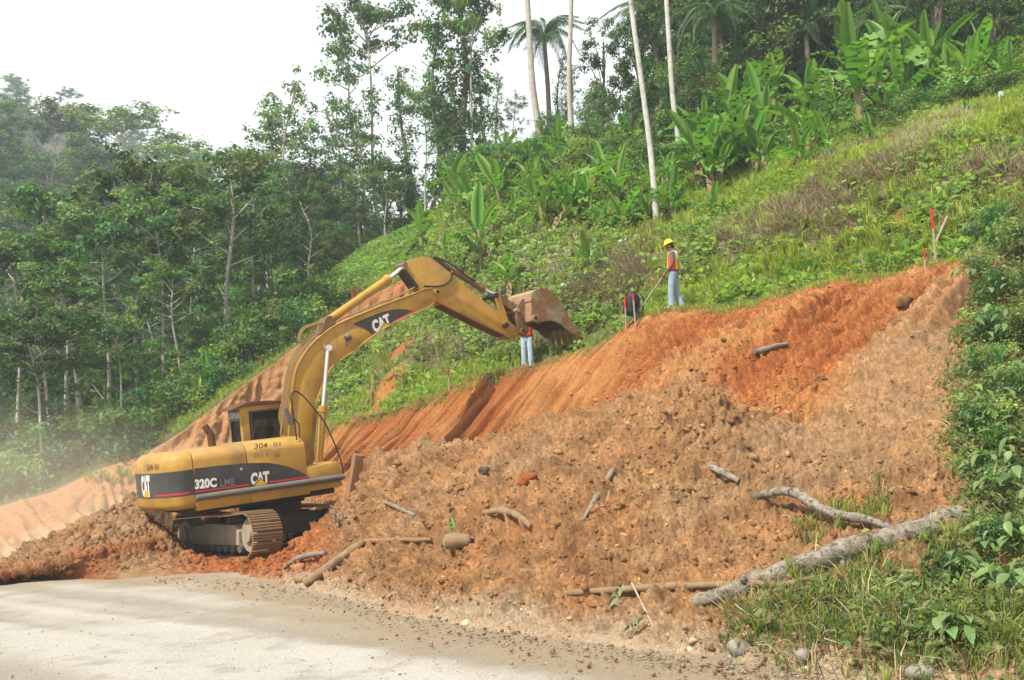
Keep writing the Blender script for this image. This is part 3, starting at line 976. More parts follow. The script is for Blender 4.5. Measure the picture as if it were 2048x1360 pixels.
decal_quad('stencil_number', '01', [(547, 885), (561, 883.5), (561, 892), (547, 893.5)], -1.34, 'stencil', 0.008, out=0.04)
for k_, ch_ in enumerate('111301'):
    x_ = 509 + 7.2 * k_ + (10 if k_ > 3 else 0)
    decal_quad('stencil_digit', ch_, [(x_, 907 - k_ * .5), (x_ + (2 if ch_ == '1' else 5), 906.6 - k_ * .5), (x_ + (2 if ch_ == '1' else 5), 915.6 - k_ * .5), (x_, 916 - k_ * .5)], YS, 'stencil_worn', -0.004, out=0.006)
# counterweight lettering, wrapped on the curve
def cw_text(name, s, s0, s1, z0, z1, mat, bold=0.02, out=0.012, parent=cw):
    V, F = text_mesh(s, bold)
    W_ = [cw_pt(s1 + (s0 - s1) * v[0], z0 + (z1 - z0) * v[1], out) for v in V]
    return obj(name, mesh_py(name, W_, F, M[mat]), parent)
zq0, zq1 = zb0 + 0.03, zb1 - 0.03
# find arc length seen at px 303 and 283
def s_of_px(px):
    best = min(np.linspace(0.02, CWS[-1] / 2, 300), key=lambda s: abs(proj(EO + cw_pt(s, zb0)[0] * EX + cw_pt(s, zb0)[1] * EY + cw_pt(s, zb0)[2] * EZ)[0] - px))
    return best
CENTER_OF_BODY = L(495, 950, YS)
sA, sB = s_of_px(303), s_of_px(284)
cw_text('maker_lettering', 'CAT', sA, sB, zq0, zq1, 'white', 0.06)
sm_ = (sA + sB) / 2
tri = [cw_pt(sA + (sB - sA) * t, z, 0.016) for t, z in ((0.5, zq0 + (zq1 - zq0) * 0.42), (0.18, zq0), (0.82, zq0))]
obj('logo_triangle', mesh_py('logo_triangle', tri, [[0, 1, 2]], M['yeldecal']), cw)
zz = L(384, 932, YS)[1]
cw_text('stencil_number', '304', s_of_px(311), s_of_px(299), zz - 0.0, zz + 0.13, 'stencil', 0.006, 0.01)
cw_text('stencil_number', '01', s_of_px(323), s_of_px(315), zz - 0.0, zz + 0.13, 'stencil', 0.006, 0.01)
V = []
for s in np.linspace(s_of_px(380), s_of_px(311), 12):
    V += [cw_pt(s, zb0 + 0.035, 0.008), cw_pt(s, zb0 + 0.075, 0.008)]
obj('red_stripe', mesh_py('red_stripe', V, [[2 * i, 2 * i + 2, 2 * i + 3, 2 * i + 1] for i in range(11)], M['reddecal']), cw)

# panel seams, filler cap, exhaust
for px0, px1 in (((496, 884), (496, 972)), ((597, 873), (613, 955))):
    pass
part('door_latch', MB().box((*L(482, 938, YS)[:1], YS - 0.012, L(482, 938, YS)[1]), (0.05, 0.03, 0.05)), 'chrome')
mb = MB()
e0, e1, e2 = p3(424, 890, -0.75), p3(421, 868, -0.75), p3(409, 851, -0.75)
mb.tube([e0 - np.array([0, 0, 0.3]), e0, e1, e1 * 0.6 + e2 * 0.4, e2], [0.085, 0.085, 0.085, 0.08, 0.075], 12)
part('exhaust_pipe', mb, 'rust', sm=False)
# engine deck bumps behind the hood shoulder
# ---------- cab on the far side
YC0, YC1 = 0.42, 1.42
c_r = L(488, 870, YC0)          # rear right corner
c_f = L(566, 868, YC0)
zc0 = zb + 0.35
zc1 = L(490, 812, YC0)[1]
xr, xf = c_r[0], c_r[0] + 1.75
cab = part('cab_frame', MB()
           .box((xr + 0.07, YC0 + 0.07, (zc0 + zc1) / 2), (0.20, 0.14, zc1 - zc0))
           .box((xr + 0.07, YC1 - 0.07, (zc0 + zc1) / 2), (0.14, 0.14, zc1 - zc0))
           .box((xf - 0.05, YC0 + 0.05, (zc0 + zc1) / 2), (0.10, 0.10, zc1 - zc0))
           .box((xf - 0.05, YC1 - 0.05, (zc0 + zc1) / 2), (0.10, 0.10, zc1 - zc0))
           .box(((xr + xf) / 2, YC0 + 0.045, zc1 - 0.07), (xf - xr - 0.2, 0.09, 0.14))
           .box(((xr + xf) / 2, YC1 - 0.045, zc1 - 0.07), (xf - xr - 0.2, 0.09, 0.14))
           .box((xr + 0.05, (YC0 + YC1) / 2, zc1 - 0.15), (0.10, YC1 - YC0 - 0.28, 0.30))
           .box((xf - 0.05, (YC0 + YC1) / 2, zc1 - 0.07), (0.10, YC1 - YC0 - 0.2, 0.14))
           .box(((xr + xf) / 2, YC0 + 0.045, zc0 + 0.22), (xf - xr - 0.2, 0.09, 0.44))
           .box(((xr + xf) / 2, YC1 - 0.045, zc0 + 0.22), (xf - xr - 0.2, 0.09, 0.44))
           .box((xr + 0.05, (YC0 + YC1) / 2, zc0 + 0.22), (0.10, YC1 - YC0 - 0.28, 0.44))
           .box(((xr + xf) / 2, (YC0 + YC1) / 2, zc0 + 0.02), (xf - xr, YC1 - YC0, 0.05)), 'yellow', bevel=0.02)
zw0, zw1 = zc0 + 0.44, zc1 - 0.14
def pane(name, c, size):
    return part(name, MB().box(c, size), 'glass', parent=cab)
pane('window', ((xr + xf) / 2, YC0 + 0.03, (zw0 + zw1) / 2), (xf - xr - 0.3, 0.008, zw1 - zw0))
pane('window', ((xr + xf) / 2, YC1 - 0.03, (zw0 + zw1) / 2), (xf - xr - 0.3, 0.008, zw1 - zw0))
pane('window', (xr + 0.02, (YC0 + YC1) / 2, (zw0 + zw1 - 0.16) / 2), (0.008, YC1 - YC0 - 0.28, zw1 - 0.16 - zw0))
pane('windscreen', (xf - 0.02, (YC0 + YC1) / 2, (zw0 + zw1) / 2), (0.008, YC1 - YC0 - 0.2, zw1 - zw0))
# dark window surrounds
def surround(name, plane, a0, a1, z0, z1, pos, w=0.035):
    mb = MB()
    for (ca, sa, cz, sz) in (((a0 + a1) / 2, a1 - a0, z0 + w / 2, w), ((a0 + a1) / 2, a1 - a0, z1 - w / 2, w), (a0 + w / 2, w, (z0 + z1) / 2, z1 - z0 - 2 * w), (a1 - w / 2, w, (z0 + z1) / 2, z1 - z0 - 2 * w)):
        if plane == 'x':
            mb.box((pos, ca, cz), (0.02, sa, sz))
        else:
            mb.box((ca, pos, cz), (sa, 0.02, sz))
    return part(name, mb, 'black', parent=cab)
surround('window_seal', 'x', YC0 + 0.15, YC1 - 0.15, zw0, zw1 - 0.16, xr - 0.004)
surround('window_seal', 'y', xr + 0.19, xf - 0.11, zw0, zw1, YC0 - 0.004)
part('sun_visor', MB().box(((xr + xf) / 2 + 0.05, YC0 + 0.06, zw1 - 0.11), (xf - xr - 0.34, 0.012, 0.2)), 'black', parent=cab)
part('grab_bar', MB().tube([(xr + 1.1, YC1 - 0.08, zw0), (xr + 0.95, YC1 - 0.08, zw1)], 0.018, 6), 'black', parent=cab)
# rear header board with the maker's name
part('name_board', MB().box((xr - 0.012, (YC0 + YC1) / 2, zc1 - 0.20), (0.02, YC1 - YC0 - 0.16, 0.24)), 'black', parent=cab)
V, F = text_mesh('CATERPILLAR', 0.02)
Wt = [(xr - 0.026, YC1 - 0.12 + (YC0 + 0.12 - YC1 + 0.12) * v[0], zc1 - 0.27 + 0.14 * v[1]) for v in V]
obj('maker_lettering', mesh_py('maker_lettering', Wt, F, M['white']), cab)
# roof guard, thick with earth
rp = [(447, 817), (470, 806), (500, 801), (561, 797)]
mb = MB()
nx, ny = 10, 6
X0, X1 = xr - 0.28, xf + 0.1
V = []
for i in range(nx + 1):
    for j in range(ny + 1):
        t, s = i / nx, j / ny
        x = X0 + (X1 - X0) * t
        y = YC0 - 0.06 + (YC1 - YC0 + 0.12) * s
        z = zc1 + 0.035 + 0.05 * math.sin(math.pi * min(t * 1.6, 1)) + 0.025 * math.sin(5 * t + 3 * s) * math.sin(math.pi * s) - 0.10 * max(0, 0.18 - t) / 0.18
        V.append((x, y, z))
        
nv = len(V)
V += [(x, y, min(z, zc1 + 0.004 - 0.08 * max(0, 0.18 - (x - X0) / (X1 - X0)) / 0.18)) for x, y, z in V]
F = []
for i in range(nx):
    for j in range(ny):
        a = i * (ny + 1) + j
        F += [[a, a + ny + 1, a + ny + 2, a + 1], [nv + a, nv + a + 1, nv + a + ny + 2, nv + a + ny + 1]]
for i in range(nx):
    for j in (0, ny):
        a = i * (ny + 1) + j
        F.append([a, a + ny + 1, nv + a + ny + 1, nv + a])
for j in range(ny):
    for i in (0, nx):
        a = i * (ny + 1) + j
        F.append([a, a + 1, nv + a + 1, nv + a])
part('roof', mb.add(V, F), 'rust', parent=cab)
part('seat', MB().box((xr + 0.52, (YC0 + YC1) / 2, zc0 + 0.42), (0.5, 0.48, 0.14)).box((xr + 0.25, (YC0 + YC1) / 2, zc0 + 0.75), (0.12, 0.46, 0.62)), 'black', parent=cab, bevel=0.03)

# ---------- boom
YB = -0.30
boom_px = [(597, 905), (597, 870), (580, 868), (584, 806), (588, 756), (599, 724), (618, 695), (643, 670.5), (674, 649), (715, 631), (759, 613), (799, 598), (831, 586), (848, 579), (865, 576.5), (876, 581), (880, 588), (876, 597), (868, 607), (852, 617), (815, 632), (777, 652), (743, 674), (712, 699), (681, 721), (662, 737), (649, 762), (637, 787), (629, 806), (622, 822), (610, 850), (600, 872)]
foot = [(640, 930), (625, 935), (604, 925)]
boom_px = [(600, 925), (590, 900), (578, 868), (581, 820), (588, 756), (599, 724), (618, 695), (643, 670.5), (674, 649), (715, 631), (759, 613), (799, 598), (831, 586), (848, 579), (865, 576.5), (876, 581), (880, 588), (876, 597), (868, 607), (852, 617), (815, 632), (777, 652), (743, 674), (712, 699), (681, 721), (662, 737), (649, 762), (639, 787), (632, 806), (627, 830), (625, 860), (624, 900), (622, 930)]
bo = autosm(part('boom', prism(LP(boom_px, YB), YB, -YB), 'yellow2', bevel=0.018), 35)
# flange edges standing proud along top and belly
top = boom_px[2:15]
bel = boom_px[18:29]
mb = MB()
for chain in (top, bel):
    q = [p3(a, b, YB - 0.015) for a, b in chain]
    mb.tube(spline(q, 40), 0.02, 6)
part('flange', mb, 'yellow', parent=bo)
# boom foot lugs to the turntable (between them the cylinders)
part('boom_foot', prism(LP([(627, 818), (633, 830), (622, 930), (606, 930)], 0.36), 0.30, 0.44), 'yellow2', parent=bo)
strip_tris('black_panel', [(706, 648), (722, 640.5), (742, 632.5), (762, 625), (783, 619.5), (800, 618), (815, 619), (829, 623.5), (800, 637), (775, 651.5), (745, 671), (738, 663.5), (729, 657)], YB, 'black', 0.008, bo)
decal_quad('maker_lettering', 'CAT', [(741, 643), (776, 626), (783.5, 648), (749.5, 667)], YB, 'white', 0.06, bo)
strip_tris('logo_triangle', [(769, 646), (781.5, 650.5), (757, 664.5)], YB, 'yeldecal', 0.016, bo)
strip_tris('logo_triangle', [(769, 643.5), (784.5, 650.5), (753, 668)], YB, 'black', 0.014, bo)
strip_tris('red_stripe', [(785, 643), (823, 622.5), (826, 625), (787, 646.5)], YB, 'reddecal', 0.012, bo)
strip_tris('red_stripe', [(746, 667), (753, 664), (754, 667), (747, 671)], YB, 'reddecal', 0.012, bo)
# work light
c = p3(694, 675, YB - 0.06)
part('work_lamp', MB().tube([c + np.array([-0.05, 0, 0]), c + np.array([0.02, 0, 0.02]), c + np.array([0.10, 0, 0.02])], [0.05, 0.085, 0.08], 12).box(c + np.array([-0.01, 0.04, -0.12]), (0.05, 0.05, 0.14)), 'rubber', parent=bo)
# pins
def pin(name, px, py, y0, y1, r, mat, parent, hole=0):
    c = L(px, py, y0)
    mb = MB().tube([(c[0], y0, c[1]), (c[0], y1, c[1])], r, 18)
    o = part(name, mb, mat, parent)
    if hole:
        part('pin_end', MB().tube([(c[0], y0 - 0.012, c[1]), (c[0], y0 + 0.02, c[1])], hole, 14), 'darksteel', o)
    return o
pin('boom_pin', 656, 694, -0.40, 0.40, 0.10, 'dirtysteel', bo, 0.055)
pin('stick_pin', 876, 584, -0.36, 0.36, 0.09, 'yellow', bo, 0.05)
# pipes along the boom's back
for k, dy in enumerate((-0.22, -0.15, -0.08, -0.01, 0.07)):
    q = [p3(a - 4 - 2.2 * k, b - 1 - 1.2 * k, dy) for a, b in [(566 + 3.5 * k, 872), (571, 838), (579, 800), (585, 756), (596, 722), (615, 694), (640, 669)]]
    part('hydraulic_pipe', MB().tube(spline(q, 42), 0.018, 6), 'hose', parent=bo, sm=True)
for k, dy in enumerate((-0.18, -0.08)):
    q = [p3(a, b - 3 - 1.5 * k, dy) for a, b in [(640, 669), (674, 646), (715, 628), (759, 610), (799, 594), (826, 580), (842, 570), (866, 571), (886, 570), (899, 561), (904, 545)]]
    part('hydraulic_pipe', MB().tube(spline(q, 60), 0.02, 6), 'hose', parent=bo, sm=True)
for k in range(2):
    q = [p3(a - 3 * k, b - 2 * k, -0.1 + 0.12 * k) for a, b in [(599, 686), (602, 668), (611, 657), (630, 650), (652, 644)]]
    part('hydraulic_hose', MB().tube(spline(q, 30), 0.024, 7), 'hose', parent=bo, sm=True)

# ---------- hydraulic cylinders
def cylinder(name, a, b, joint, y, rb, rr, parent, mat='yellow', collar=True, label=None):
    A, B, J = p3(*a, y), p3(*b, y), p3(*joint, y)
    d = (J - A) / np.linalg.norm(J - A)
    mb = MB().tube([A, J - d * 0.16, J - d * 0.15, J], [rb, rb, rb * 1.18, rb * 1.18] if collar else rb, 16)
    e = d * 0.06
    mb.tube([A - np.array([0, rb * 0.9, 0]), A + np.array([0, rb * 0.9, 0])], rb * 1.05, 14)
    o = part(name, mb, mat, parent, label=label)
    autosm(o, 40)
    r = part('piston_rod', MB().tube([J - d * 0.02, B], rr, 14).tube([B - np.array([0, rr * 1.5, 0]), B + np.array([0, rr * 1.5, 0])], rr * 1.6, 14), 'chrome', o)
    autosm(r, 40)
    return o
for yy in (-0.52, 0.52):
    cy = cylinder('boom_cylinder', (637, 928), (656, 696), (646, 812), yy, 0.095, 0.05, exc)
    q = [p3(631, 925, yy - 0.1), p3(634, 860, yy - 0.1), p3(638, 822, yy - 0.08)]
    part('hydraulic_pipe', MB().tube(q, 0.016, 6), 'hose', parent=cy)
cylinder('stick_cylinder', (657, 641), (806, 536), (778, 557), 0.0, 0.105, 0.062, exc, 'yellow2')
part('cylinder_bracket', prism(LP([(640, 668), (652, 634), (662, 632), (672, 648)], -0.16), -0.2, 0.2), 'dirtysteel', parent=bo)

# ---------- stick
YK = -0.20
stick_px = [(809, 541), (806, 532), (812, 523), (825, 518), (845, 513.5), (858, 514), (868, 519), (902, 545.5), (925, 565), (950, 587), (975, 608), (999, 627), (1022, 645), (1038, 657), (1046, 663), (1044, 670), (1034, 673), (1024, 677), (1016, 676.5), (1009, 670), (946, 640), (884, 609), (871, 600), (834, 574), (820, 556)]
st = autosm(part('stick', prism(LP(stick_px, YK), YK, -YK), 'yellow2', bevel=0.016), 35)
part('shaded_belly', prism([(a, b - 0.012) for a, b in LP([(884, 607.5), (946, 638.5), (1009, 668.5), (1009, 671.5), (946, 641.5), (884, 610.5)], YK)], YK - 0.004, -YK + 0.004), 'rust', parent=st)  # dark strip along the belly: underside shade put into the colour
part('stick_face_plate', prism(LP([(807, 538), (811, 537), (838, 573), (834, 577)], YK - 0.01), YK - 0.01, -YK + 0.01), 'darksteel', parent=st)
pin('cylinder_pin', 811, 528, -0.25, 0.25, 0.06, 'rubber', st)
q = [p3(a, b, YK - 0.025) for a, b in [(904, 545), (903, 556), (896, 565), (884, 571), (868, 573), (848, 572)]]
part('hydraulic_hose', MB().tube(spline(q, 30), 0.022, 7), 'blackhose', parent=st)
bc = cylinder('bucket_cylinder', (872, 520), (990, 590), (968, 580), 0.0, 0.085, 0.05, exc, 'dirtysteel')
part('cylinder_bracket', prism(LP([(862, 522), (868, 512), (882, 522), (896, 540), (884, 540)], -0.1), -0.13, 0.13), 'darksteel', parent=st)
part('hydraulic_hose', MB().tube(spline([p3(868, 514, -0.1), p3(885, 520, -0.12), p3(905, 530, -0.12), p3(925, 546, -0.12), p3(950, 562, -0.1)], 24), 0.022, 7), 'blackhose', parent=bc)
def bar(name, a, b, y0, y1, w, mat, parent):
    A, B = L(*a, y0), L(*b, y0)
    d = (B - A) / np.linalg.norm(B - A)
    nn = np.array([-d[1], d[0]])
    poly = []
    for t in np.linspace(math.pi / 2, 3 * math.pi / 2, 7):
        poly.append(A + w * (math.cos(t) * d + math.sin(t) * nn))
    for t in np.linspace(-math.pi / 2, math.pi / 2, 7):
        poly.append(B + w * (math.cos(t) * d + math.sin(t) * nn))
    return part(name, prism(poly, y0, y1), mat, parent, bevel=0.008)
bar('idler_link', (995, 590), (1014, 648), -0.29, -0.21, 0.085, 'yellow2', exc)
bar('idler_link', (995, 590), (1014, 648), 0.21, 0.29, 0.085, 'yellow2', exc)
bar('power_link', (994, 592), (1037, 621), -0.15, 0.15, 0.10, 'dirtysteel', exc)
pin('link_pin', 994, 590, -0.33, 0.33, 0.07, 'darksteel', exc)
pin('link_pin', 1014, 650, -0.33, 0.33, 0.075, 'darksteel', exc)

# ---------- bucket
YK0 = -0.62
prof = [(1064, 641), (1064, 628), (1064, 605), (1064, 586), (1072, 579.5), (1081, 576.5), (1093, 576.5), (1101, 580.5), (1107, 586), (1118, 598), (1126, 610), (1132, 620), (1138, 636), (1144, 646), (1149, 655)]
mouth = [(1152, 664), (1147, 669), (1141, 667), (1135, 662), (1126, 652.5), (1115, 645), (1106, 642), (1098, 641), (1086, 643.5), (1076, 647)]
bk = empty('bucket')
bk.parent = exc
side = LP(prof + mouth, YK0)
part('side_plate', prism(side, YK0, YK0 + 0.05), 'bucketside', parent=bk, bevel=0.006)
part('side_plate', prism(side, -YK0 - 0.05, -YK0), 'bucketside', parent=bk, bevel=0.006)
# lower cheek reinforcement
chk = LP([(1068, 627), (1100, 625), (1133, 624), (1138, 636), (1149, 655), (1152, 664), (1147, 669), (1141, 667), (1135, 662), (1126, 652.5), (1115, 645), (1106, 642), (1098, 641), (1086, 643.5), (1076, 647)], YK0)
part('cheek_plate', prism(chk, YK0 - 0.025, YK0 - 0.002), 'bucketside', parent=bk, bevel=0.005)
shell = np.array(LP(prof, YK0))
cen = np.array(LP([(1105, 625)], YK0))[0]
def shell_strip(i0, i1, mat, name, th=0.035):
    mb = MB()
    pts = shell[i0:i1 + 1]
    V, F = [], []
    tt = np.gradient(shell, axis=0)[i0:i1 + 1]
    nn = np.stack([-tt[:, 1], tt[:, 0]], 1)
    nn /= np.linalg.norm(nn, axis=1)[:, None]
    for k in range(len(pts)):
        if nn[k] @ (cen - pts[k]) < 0:
            nn[k] = -nn[k]
    m = len(pts)
    for y in (YK0 + 0.051, -YK0 - 0.051):
        V += [(p[0], y, p[1]) for p in pts]
        V += [(p[0], y, p[1]) for p in pts + nn * th]
    for k in range(m - 1):
        F += [[k, k + 1, 2 * m + k + 1, 2 * m + k], [m + k, m + k + 1, 3 * m + k + 1, 3 * m + k],
              [k, k + 1, m + k + 1, m + k], [2 * m + k, 2 * m + k + 1, 3 * m + k + 1, 3 * m + k]]
    F += [[0, m, 3 * m, 2 * m], [m - 1, 2 * m - 1, 4 * m - 1, 3 * m - 1]]
    return part(name, mb.add(V, F), mat, parent=bk)
shell_strip(0, 4, 'bucketlit', 'back_plate')
shell_strip(4, 12, 'bucketside', 'bowl')
shell_strip(12, 14, 'rust', 'cutting_edge', 0.05)
# seam bar on back plate
zA = L(1064, 600, YK0)
part('stiffener', MB().box((zA[0] - 0.012, 0, zA[1]), (0.03, 1.2, 0.05)), 'bucketlit', parent=bk)
# torque tube (the round boss seen end-on)
tb = pin('torque_tube', 1072, 636, YK0 - 0.05, -YK0 + 0.05, 0.105, 'bucketlit', bk, 0.055)
e_a, e_b = np.array(LP([(1149, 655)], YK0))[0], np.array(LP([(1160, 689)], YK0))[0]
dirt_ = (e_b - e_a) / np.linalg.norm(e_b - e_a)
nrm_ = np.array([-dirt_[1], dirt_[0]])
for yy in np.linspace(YK0 + 0.04, -YK0 - 0.04, 5):
    mb = MB()
    V = []
    for t, w, h in ((-0.08, 0.06, 0.06), (0.12, 0.072, 0.075), (0.30, 0.055, 0.055), (0.58, 0.022, 0.014)):
        c = e_a + dirt_ * t
        for sy, sn in ((-1, -1), (1, -1), (1, 1), (-1, 1)):
            q = c + nrm_ * sn * h
            V.append((q[0], yy + sy * w, q[1]))
    F = [[0, 1, 2, 3], [12, 13, 14, 15]] + [[4 * i + k, 4 * i + (k + 1) % 4, 4 * i + 4 + (k + 1) % 4, 4 * i + 4 + k] for i in range(3) for k in range(4)]
    part('tooth', mb.add(V, F), 'bucketside', parent=bk, bevel=0.006)
ear = [(1043.5, 597), (1038, 607), (1032, 616), (1031, 630), (1034, 648), (1038, 664), (1046, 673), (1054, 670), (1056, 660), (1050, 650), (1062, 645), (1063, 590)]
ear = [(1044, 597), (1036, 609), (1031.5, 617), (1032, 640), (1036, 660), (1042, 671), (1050, 673), (1056, 665), (1056, 650), (1062, 640), (1060, 610)]
for y0 in (-0.29, 0.21):
    eo = part('hinge_ear', prism(LP(ear, -0.25), y0, y0 + 0.08), 'dirtysteel', parent=bk, bevel=0.012)
pin('hinge_pin', 1048, 662, -0.36, 0.36, 0.10, 'dirtysteel', bk, 0.05)
pin('hinge_pin', 1037, 620, -0.34, 0.34, 0.055, 'bucketlit', bk)

# ---------- hand rail, mirror
q = [(688, 955), (684, 930), (676, 905), (665, 878), (653, 852), (640, 832), (625, 813), (611, 797), (600, 787), (594, 783.5), (588, 783), (583, 788), (582, 797), (586, 825), (592, 868), (594, 880)]
part('hand_rail', MB().tube(spline([p3(a, b, YS + 0.05) for a, b in q], 90), 0.017, 8), 'blackhose', sm=True)
part('mirror_arm', MB().tube(spline([p3(599, 875, YS + 0.12), p3(598, 850, YS + 0.12), p3(592, 842, YS + 0.1), p3(585, 830, YS + 0.1)], 14), 0.014, 6), 'blackhose')
mm = [(569, 816), (574, 815), (589, 843), (589, 848), (582, 851), (576, 842)]
part('mirror', prism(LP(mm, YS + 0.06), YS + 0.06, YS + 0.14), 'rubber', bevel=0.01)

# ---------- undercarriage (set at its own angle under the slewed house)
ph = math.radians(49)
TX = np.array([math.cos(ph), -math.sin(ph), 0.0])
TY = np.array([math.sin(ph), math.cos(ph), 0.0])
tz = np.array([0, 0, 1.0])
tilt = math.radians(1.6)
TXt = TX * math.cos(tilt) + tz * math.sin(tilt)
TZt = np.cross(TXt, TY)
TO = np.array([-5.97 + 0.10, 25.62, 0.06])
inv = Matrix(((EX[0], EY[0], EZ[0], EO[0]), (EX[1], EY[1], EZ[1], EO[1]), (EX[2], EY[2], EZ[2], EO[2]), (0, 0, 0, 1))).inverted()
UM = inv @ Matrix(((TXt[0], TY[0], TZt[0], TO[0]), (TXt[1], TY[1], TZt[1], TO[1]), (TXt[2], TY[2], TZt[2], TO[2]), (0, 0, 0, 1)))
def upart(name, mb, mat, parent, bevel=0):
    o = part(name, mb, mat, parent, bevel)
    return o
TR, TLN, GA, TW = 0.44, 4.1, 1.2, 0.70
xe = TLN / 2 - TR
def track_path(n):
    """closed path of the chain: position, tangent"""
    per = 4 * xe + 2 * math.pi * TR
    out = []
    for i in range(n):
        s = per * i / n
        if s < 2 * xe:
            x, z, tx, tz_ = -xe + s, 2 * TR, 1, 0
            z -= 0.035 * math.sin(math.pi * s / (2 * xe)) ** 2
        elif s < 2 * xe + math.pi * TR:
            a = (s - 2 * xe) / TR
            x, z, tx, tz_ = xe + TR * math.sin(a), TR + TR * math.cos(a), math.cos(a), -math.sin(a)
        elif s < 4 * xe + math.pi * TR:
            x, z, tx, tz_ = xe - (s - 2 * xe - math.pi * TR), 0, -1, 0
        else:
            a = (s - 4 * xe - math.pi * TR) / TR
            x, z, tx, tz_ = -xe - TR * math.sin(a), TR - TR * math.cos(a), -math.cos(a), math.sin(a)
        out.append((x, z, tx, tz_))
    return out
# shoe: plate with three grousers (outward = +local z')
def shoe_mesh():
    mb = MB()
    w = 0.178
    mb.box((0, 0, 0.0), (w, TW, 0.022))
    for gx in (-0.062, 0.0, 0.062):
        mb.box((gx, 0, 0.026), (0.016, TW, 0.030))
    return mb.mesh('track_shoe', M['track'])
shoe = shoe_mesh()
for sgn in (-1, 1):
    tr = bpy.data.objects.new('track', None)
    tr.empty_display_size = 0.2
    link(tr, exc)
    tr.matrix_local = UM @ Matrix.Translation((0, sgn * GA, 0))
    for x, z, tx, tz_ in track_path(49):
        o = bpy.data.objects.new('track_shoe', shoe)
        link(o, tr)
        nx_, nz_ = -tz_, tx
        o.matrix_local = Matrix(((tx, 0, nx_, x + nx_ * 0.035), (0, 1, 0, 0), (tz_, 0, nz_, z + nz_ * 0.035), (0, 0, 0, 1)))
    mb = MB()
    prof_ = [(-xe + 0.45, 0.22), (-xe + 0.35, 0.40), (-xe + 0.5, 0.62), (-0.3, 0.70), (xe - 0.6, 0.66), (xe - 0.4, 0.52), (xe - 0.4, 0.22)]
    n = len(prof_)
    V = [(p[0], -0.24, p[1]) for p in prof_] + [(p[0], 0.24, p[1]) for p in prof_]
    F = [list(range(n)), list(range(2 * n - 1, n - 1, -1))] + [[i, (i + 1) % n, n + (i + 1) % n, n + i] for i in range(n)]
    upart('track_frame', mb.add(V, F), 'trackframe', tr, 0.02)
    mb = MB()
    upart('sprocket', MB().tube([(-xe, -0.20, TR), (-xe, 0.20, TR)], 0.34, 22).tube([(-xe, -0.29, TR), (-xe, 0.29, TR)], 0.23, 18), 'trackframe', tr)
    upart('idler_wheel', MB().tube([(xe, -0.18, TR), (xe, 0.18, TR)], 0.36, 22).tube([(xe, -0.25, TR), (xe, 0.25, TR)], 0.15, 14), 'trackframe', tr)
    for i in range(8):
        x = -xe + 0.42 + i * (2 * xe - 0.84) / 7
        upart('track_roller', MB().tube([(x, -0.22, 0.16), (x, 0.22, 0.16)], 0.10, 12), 'rubber', tr)
    for x in (-0.6, 0.6):
        upart('carrier_roller', MB().tube([(x, -0.16, 0.75), (x, 0.16, 0.75)], 0.075, 12), 'rubber', tr)
cb = bpy.data.objects.new('car_body', None)
cb.empty_display_size = 0.2
link(cb, exc)
cb.matrix_local = UM
upart('cross_member', MB().box((0, 0, 0.66), (1.5, 1.9, 0.30)).box((0.62, 0, 0.55), (0.35, 2.1, 0.4)).box((-0.62, 0, 0.55), (0.35, 2.1, 0.4)), 'darksteel', cb, 0.03)
upart('slew_ring', MB().tube([(0, 0, 0.75), (0, 0, 1.12)], 0.72, 32).tube([(0, 0, 1.05), (0, 0, 1.34)], 0.80, 32), 'darksteel', cb)

# ================================================================== plants
def leaf_quads(C, size, rng, out=None, flat=0.55, asp=0.5, droop=0.25, fold=False):
    """one rhombic leaf per centre; out: outward direction that the blade's face leans to"""
    n = len(C)
    nr = rng.normal(size=(n, 3))
    nr /= np.linalg.norm(nr, axis=1)[:, None]
    up = np.array([0, 0, 1.0])
    nr = nr * (1 - flat) + up * flat
    if out is not None:
        nr = nr + out * 0.5
    nr /= np.linalg.norm(nr, axis=1)[:, None] + 1e-9
    a = rng.normal(size=(n, 3))
    if out is not None:
        a = a + out * 0.8
    a[:, 2] -= droop
    a -= nr * np.sum(a * nr, 1)[:, None]
    a /= np.linalg.norm(a, axis=1)[:, None] + 1e-9
    b = np.cross(nr, a)
    s = (np.asarray(size) * np.ones(n))[:, None]
    V = np.stack([C - a * s * 0.5, C + b * s * asp * 0.5 - a * s * 0.05, C + a * s * 0.5 - nr * s * 0.12, C - b * s * asp * 0.5 - a * s * 0.05], 1)
    F = np.arange(4 * n).reshape(n, 4)
    return V.reshape(-1, 3), F

GREENS = np.array([[0.078, 0.175, 0.042], [0.112, 0.210, 0.046], [0.060, 0.150, 0.048], [0.150, 0.225, 0.056], [0.046, 0.122, 0.044], [0.130, 0.165, 0.052]])
def crown_from(clumps, rng, lsize, dens, pal=GREENS, flat=0.45, asp=0.55, hang=0.25):
    Cs, Os, Ls, Ts = [], [], [], []
    for (c, r) in clumps:
        c, r = np.asarray(c, float), np.asarray(r, float)
        n = max(6, int(dens * (r[0] * r[1] + r[0] * r[2] * 1.2)))
        u = rng.normal(size=(n, 3))
        u /= np.linalg.norm(u, axis=1)[:, None]
        rad = rng.random(n) ** 0.45
        wob = 1 + 0.35 * np.sin(u[:, 0] * 5 + c[0] * 7) * np.cos(u[:, 1] * 4 + c[1] * 3)
        Cs.append(c + u * r * (rad * wob)[:, None])
        Os.append(u)
        t = pal[rng.integers(len(pal))] * rng.uniform(0.72, 1.25)
        Ts.append(np.repeat(t[None], n, 0) * rng.uniform(0.75, 1.25, (n, 1)) * np.array([1, 1, 1]))
        Ls.append(lsize * rng.uniform(0.6, 1.35, n))
    C, O, T, S = map(np.concatenate, (Cs, Os, Ts, Ls))
    V, F = leaf_quads(C, S, rng, O, flat, asp, hang)
    return V, F, np.repeat(T, 4, 0)

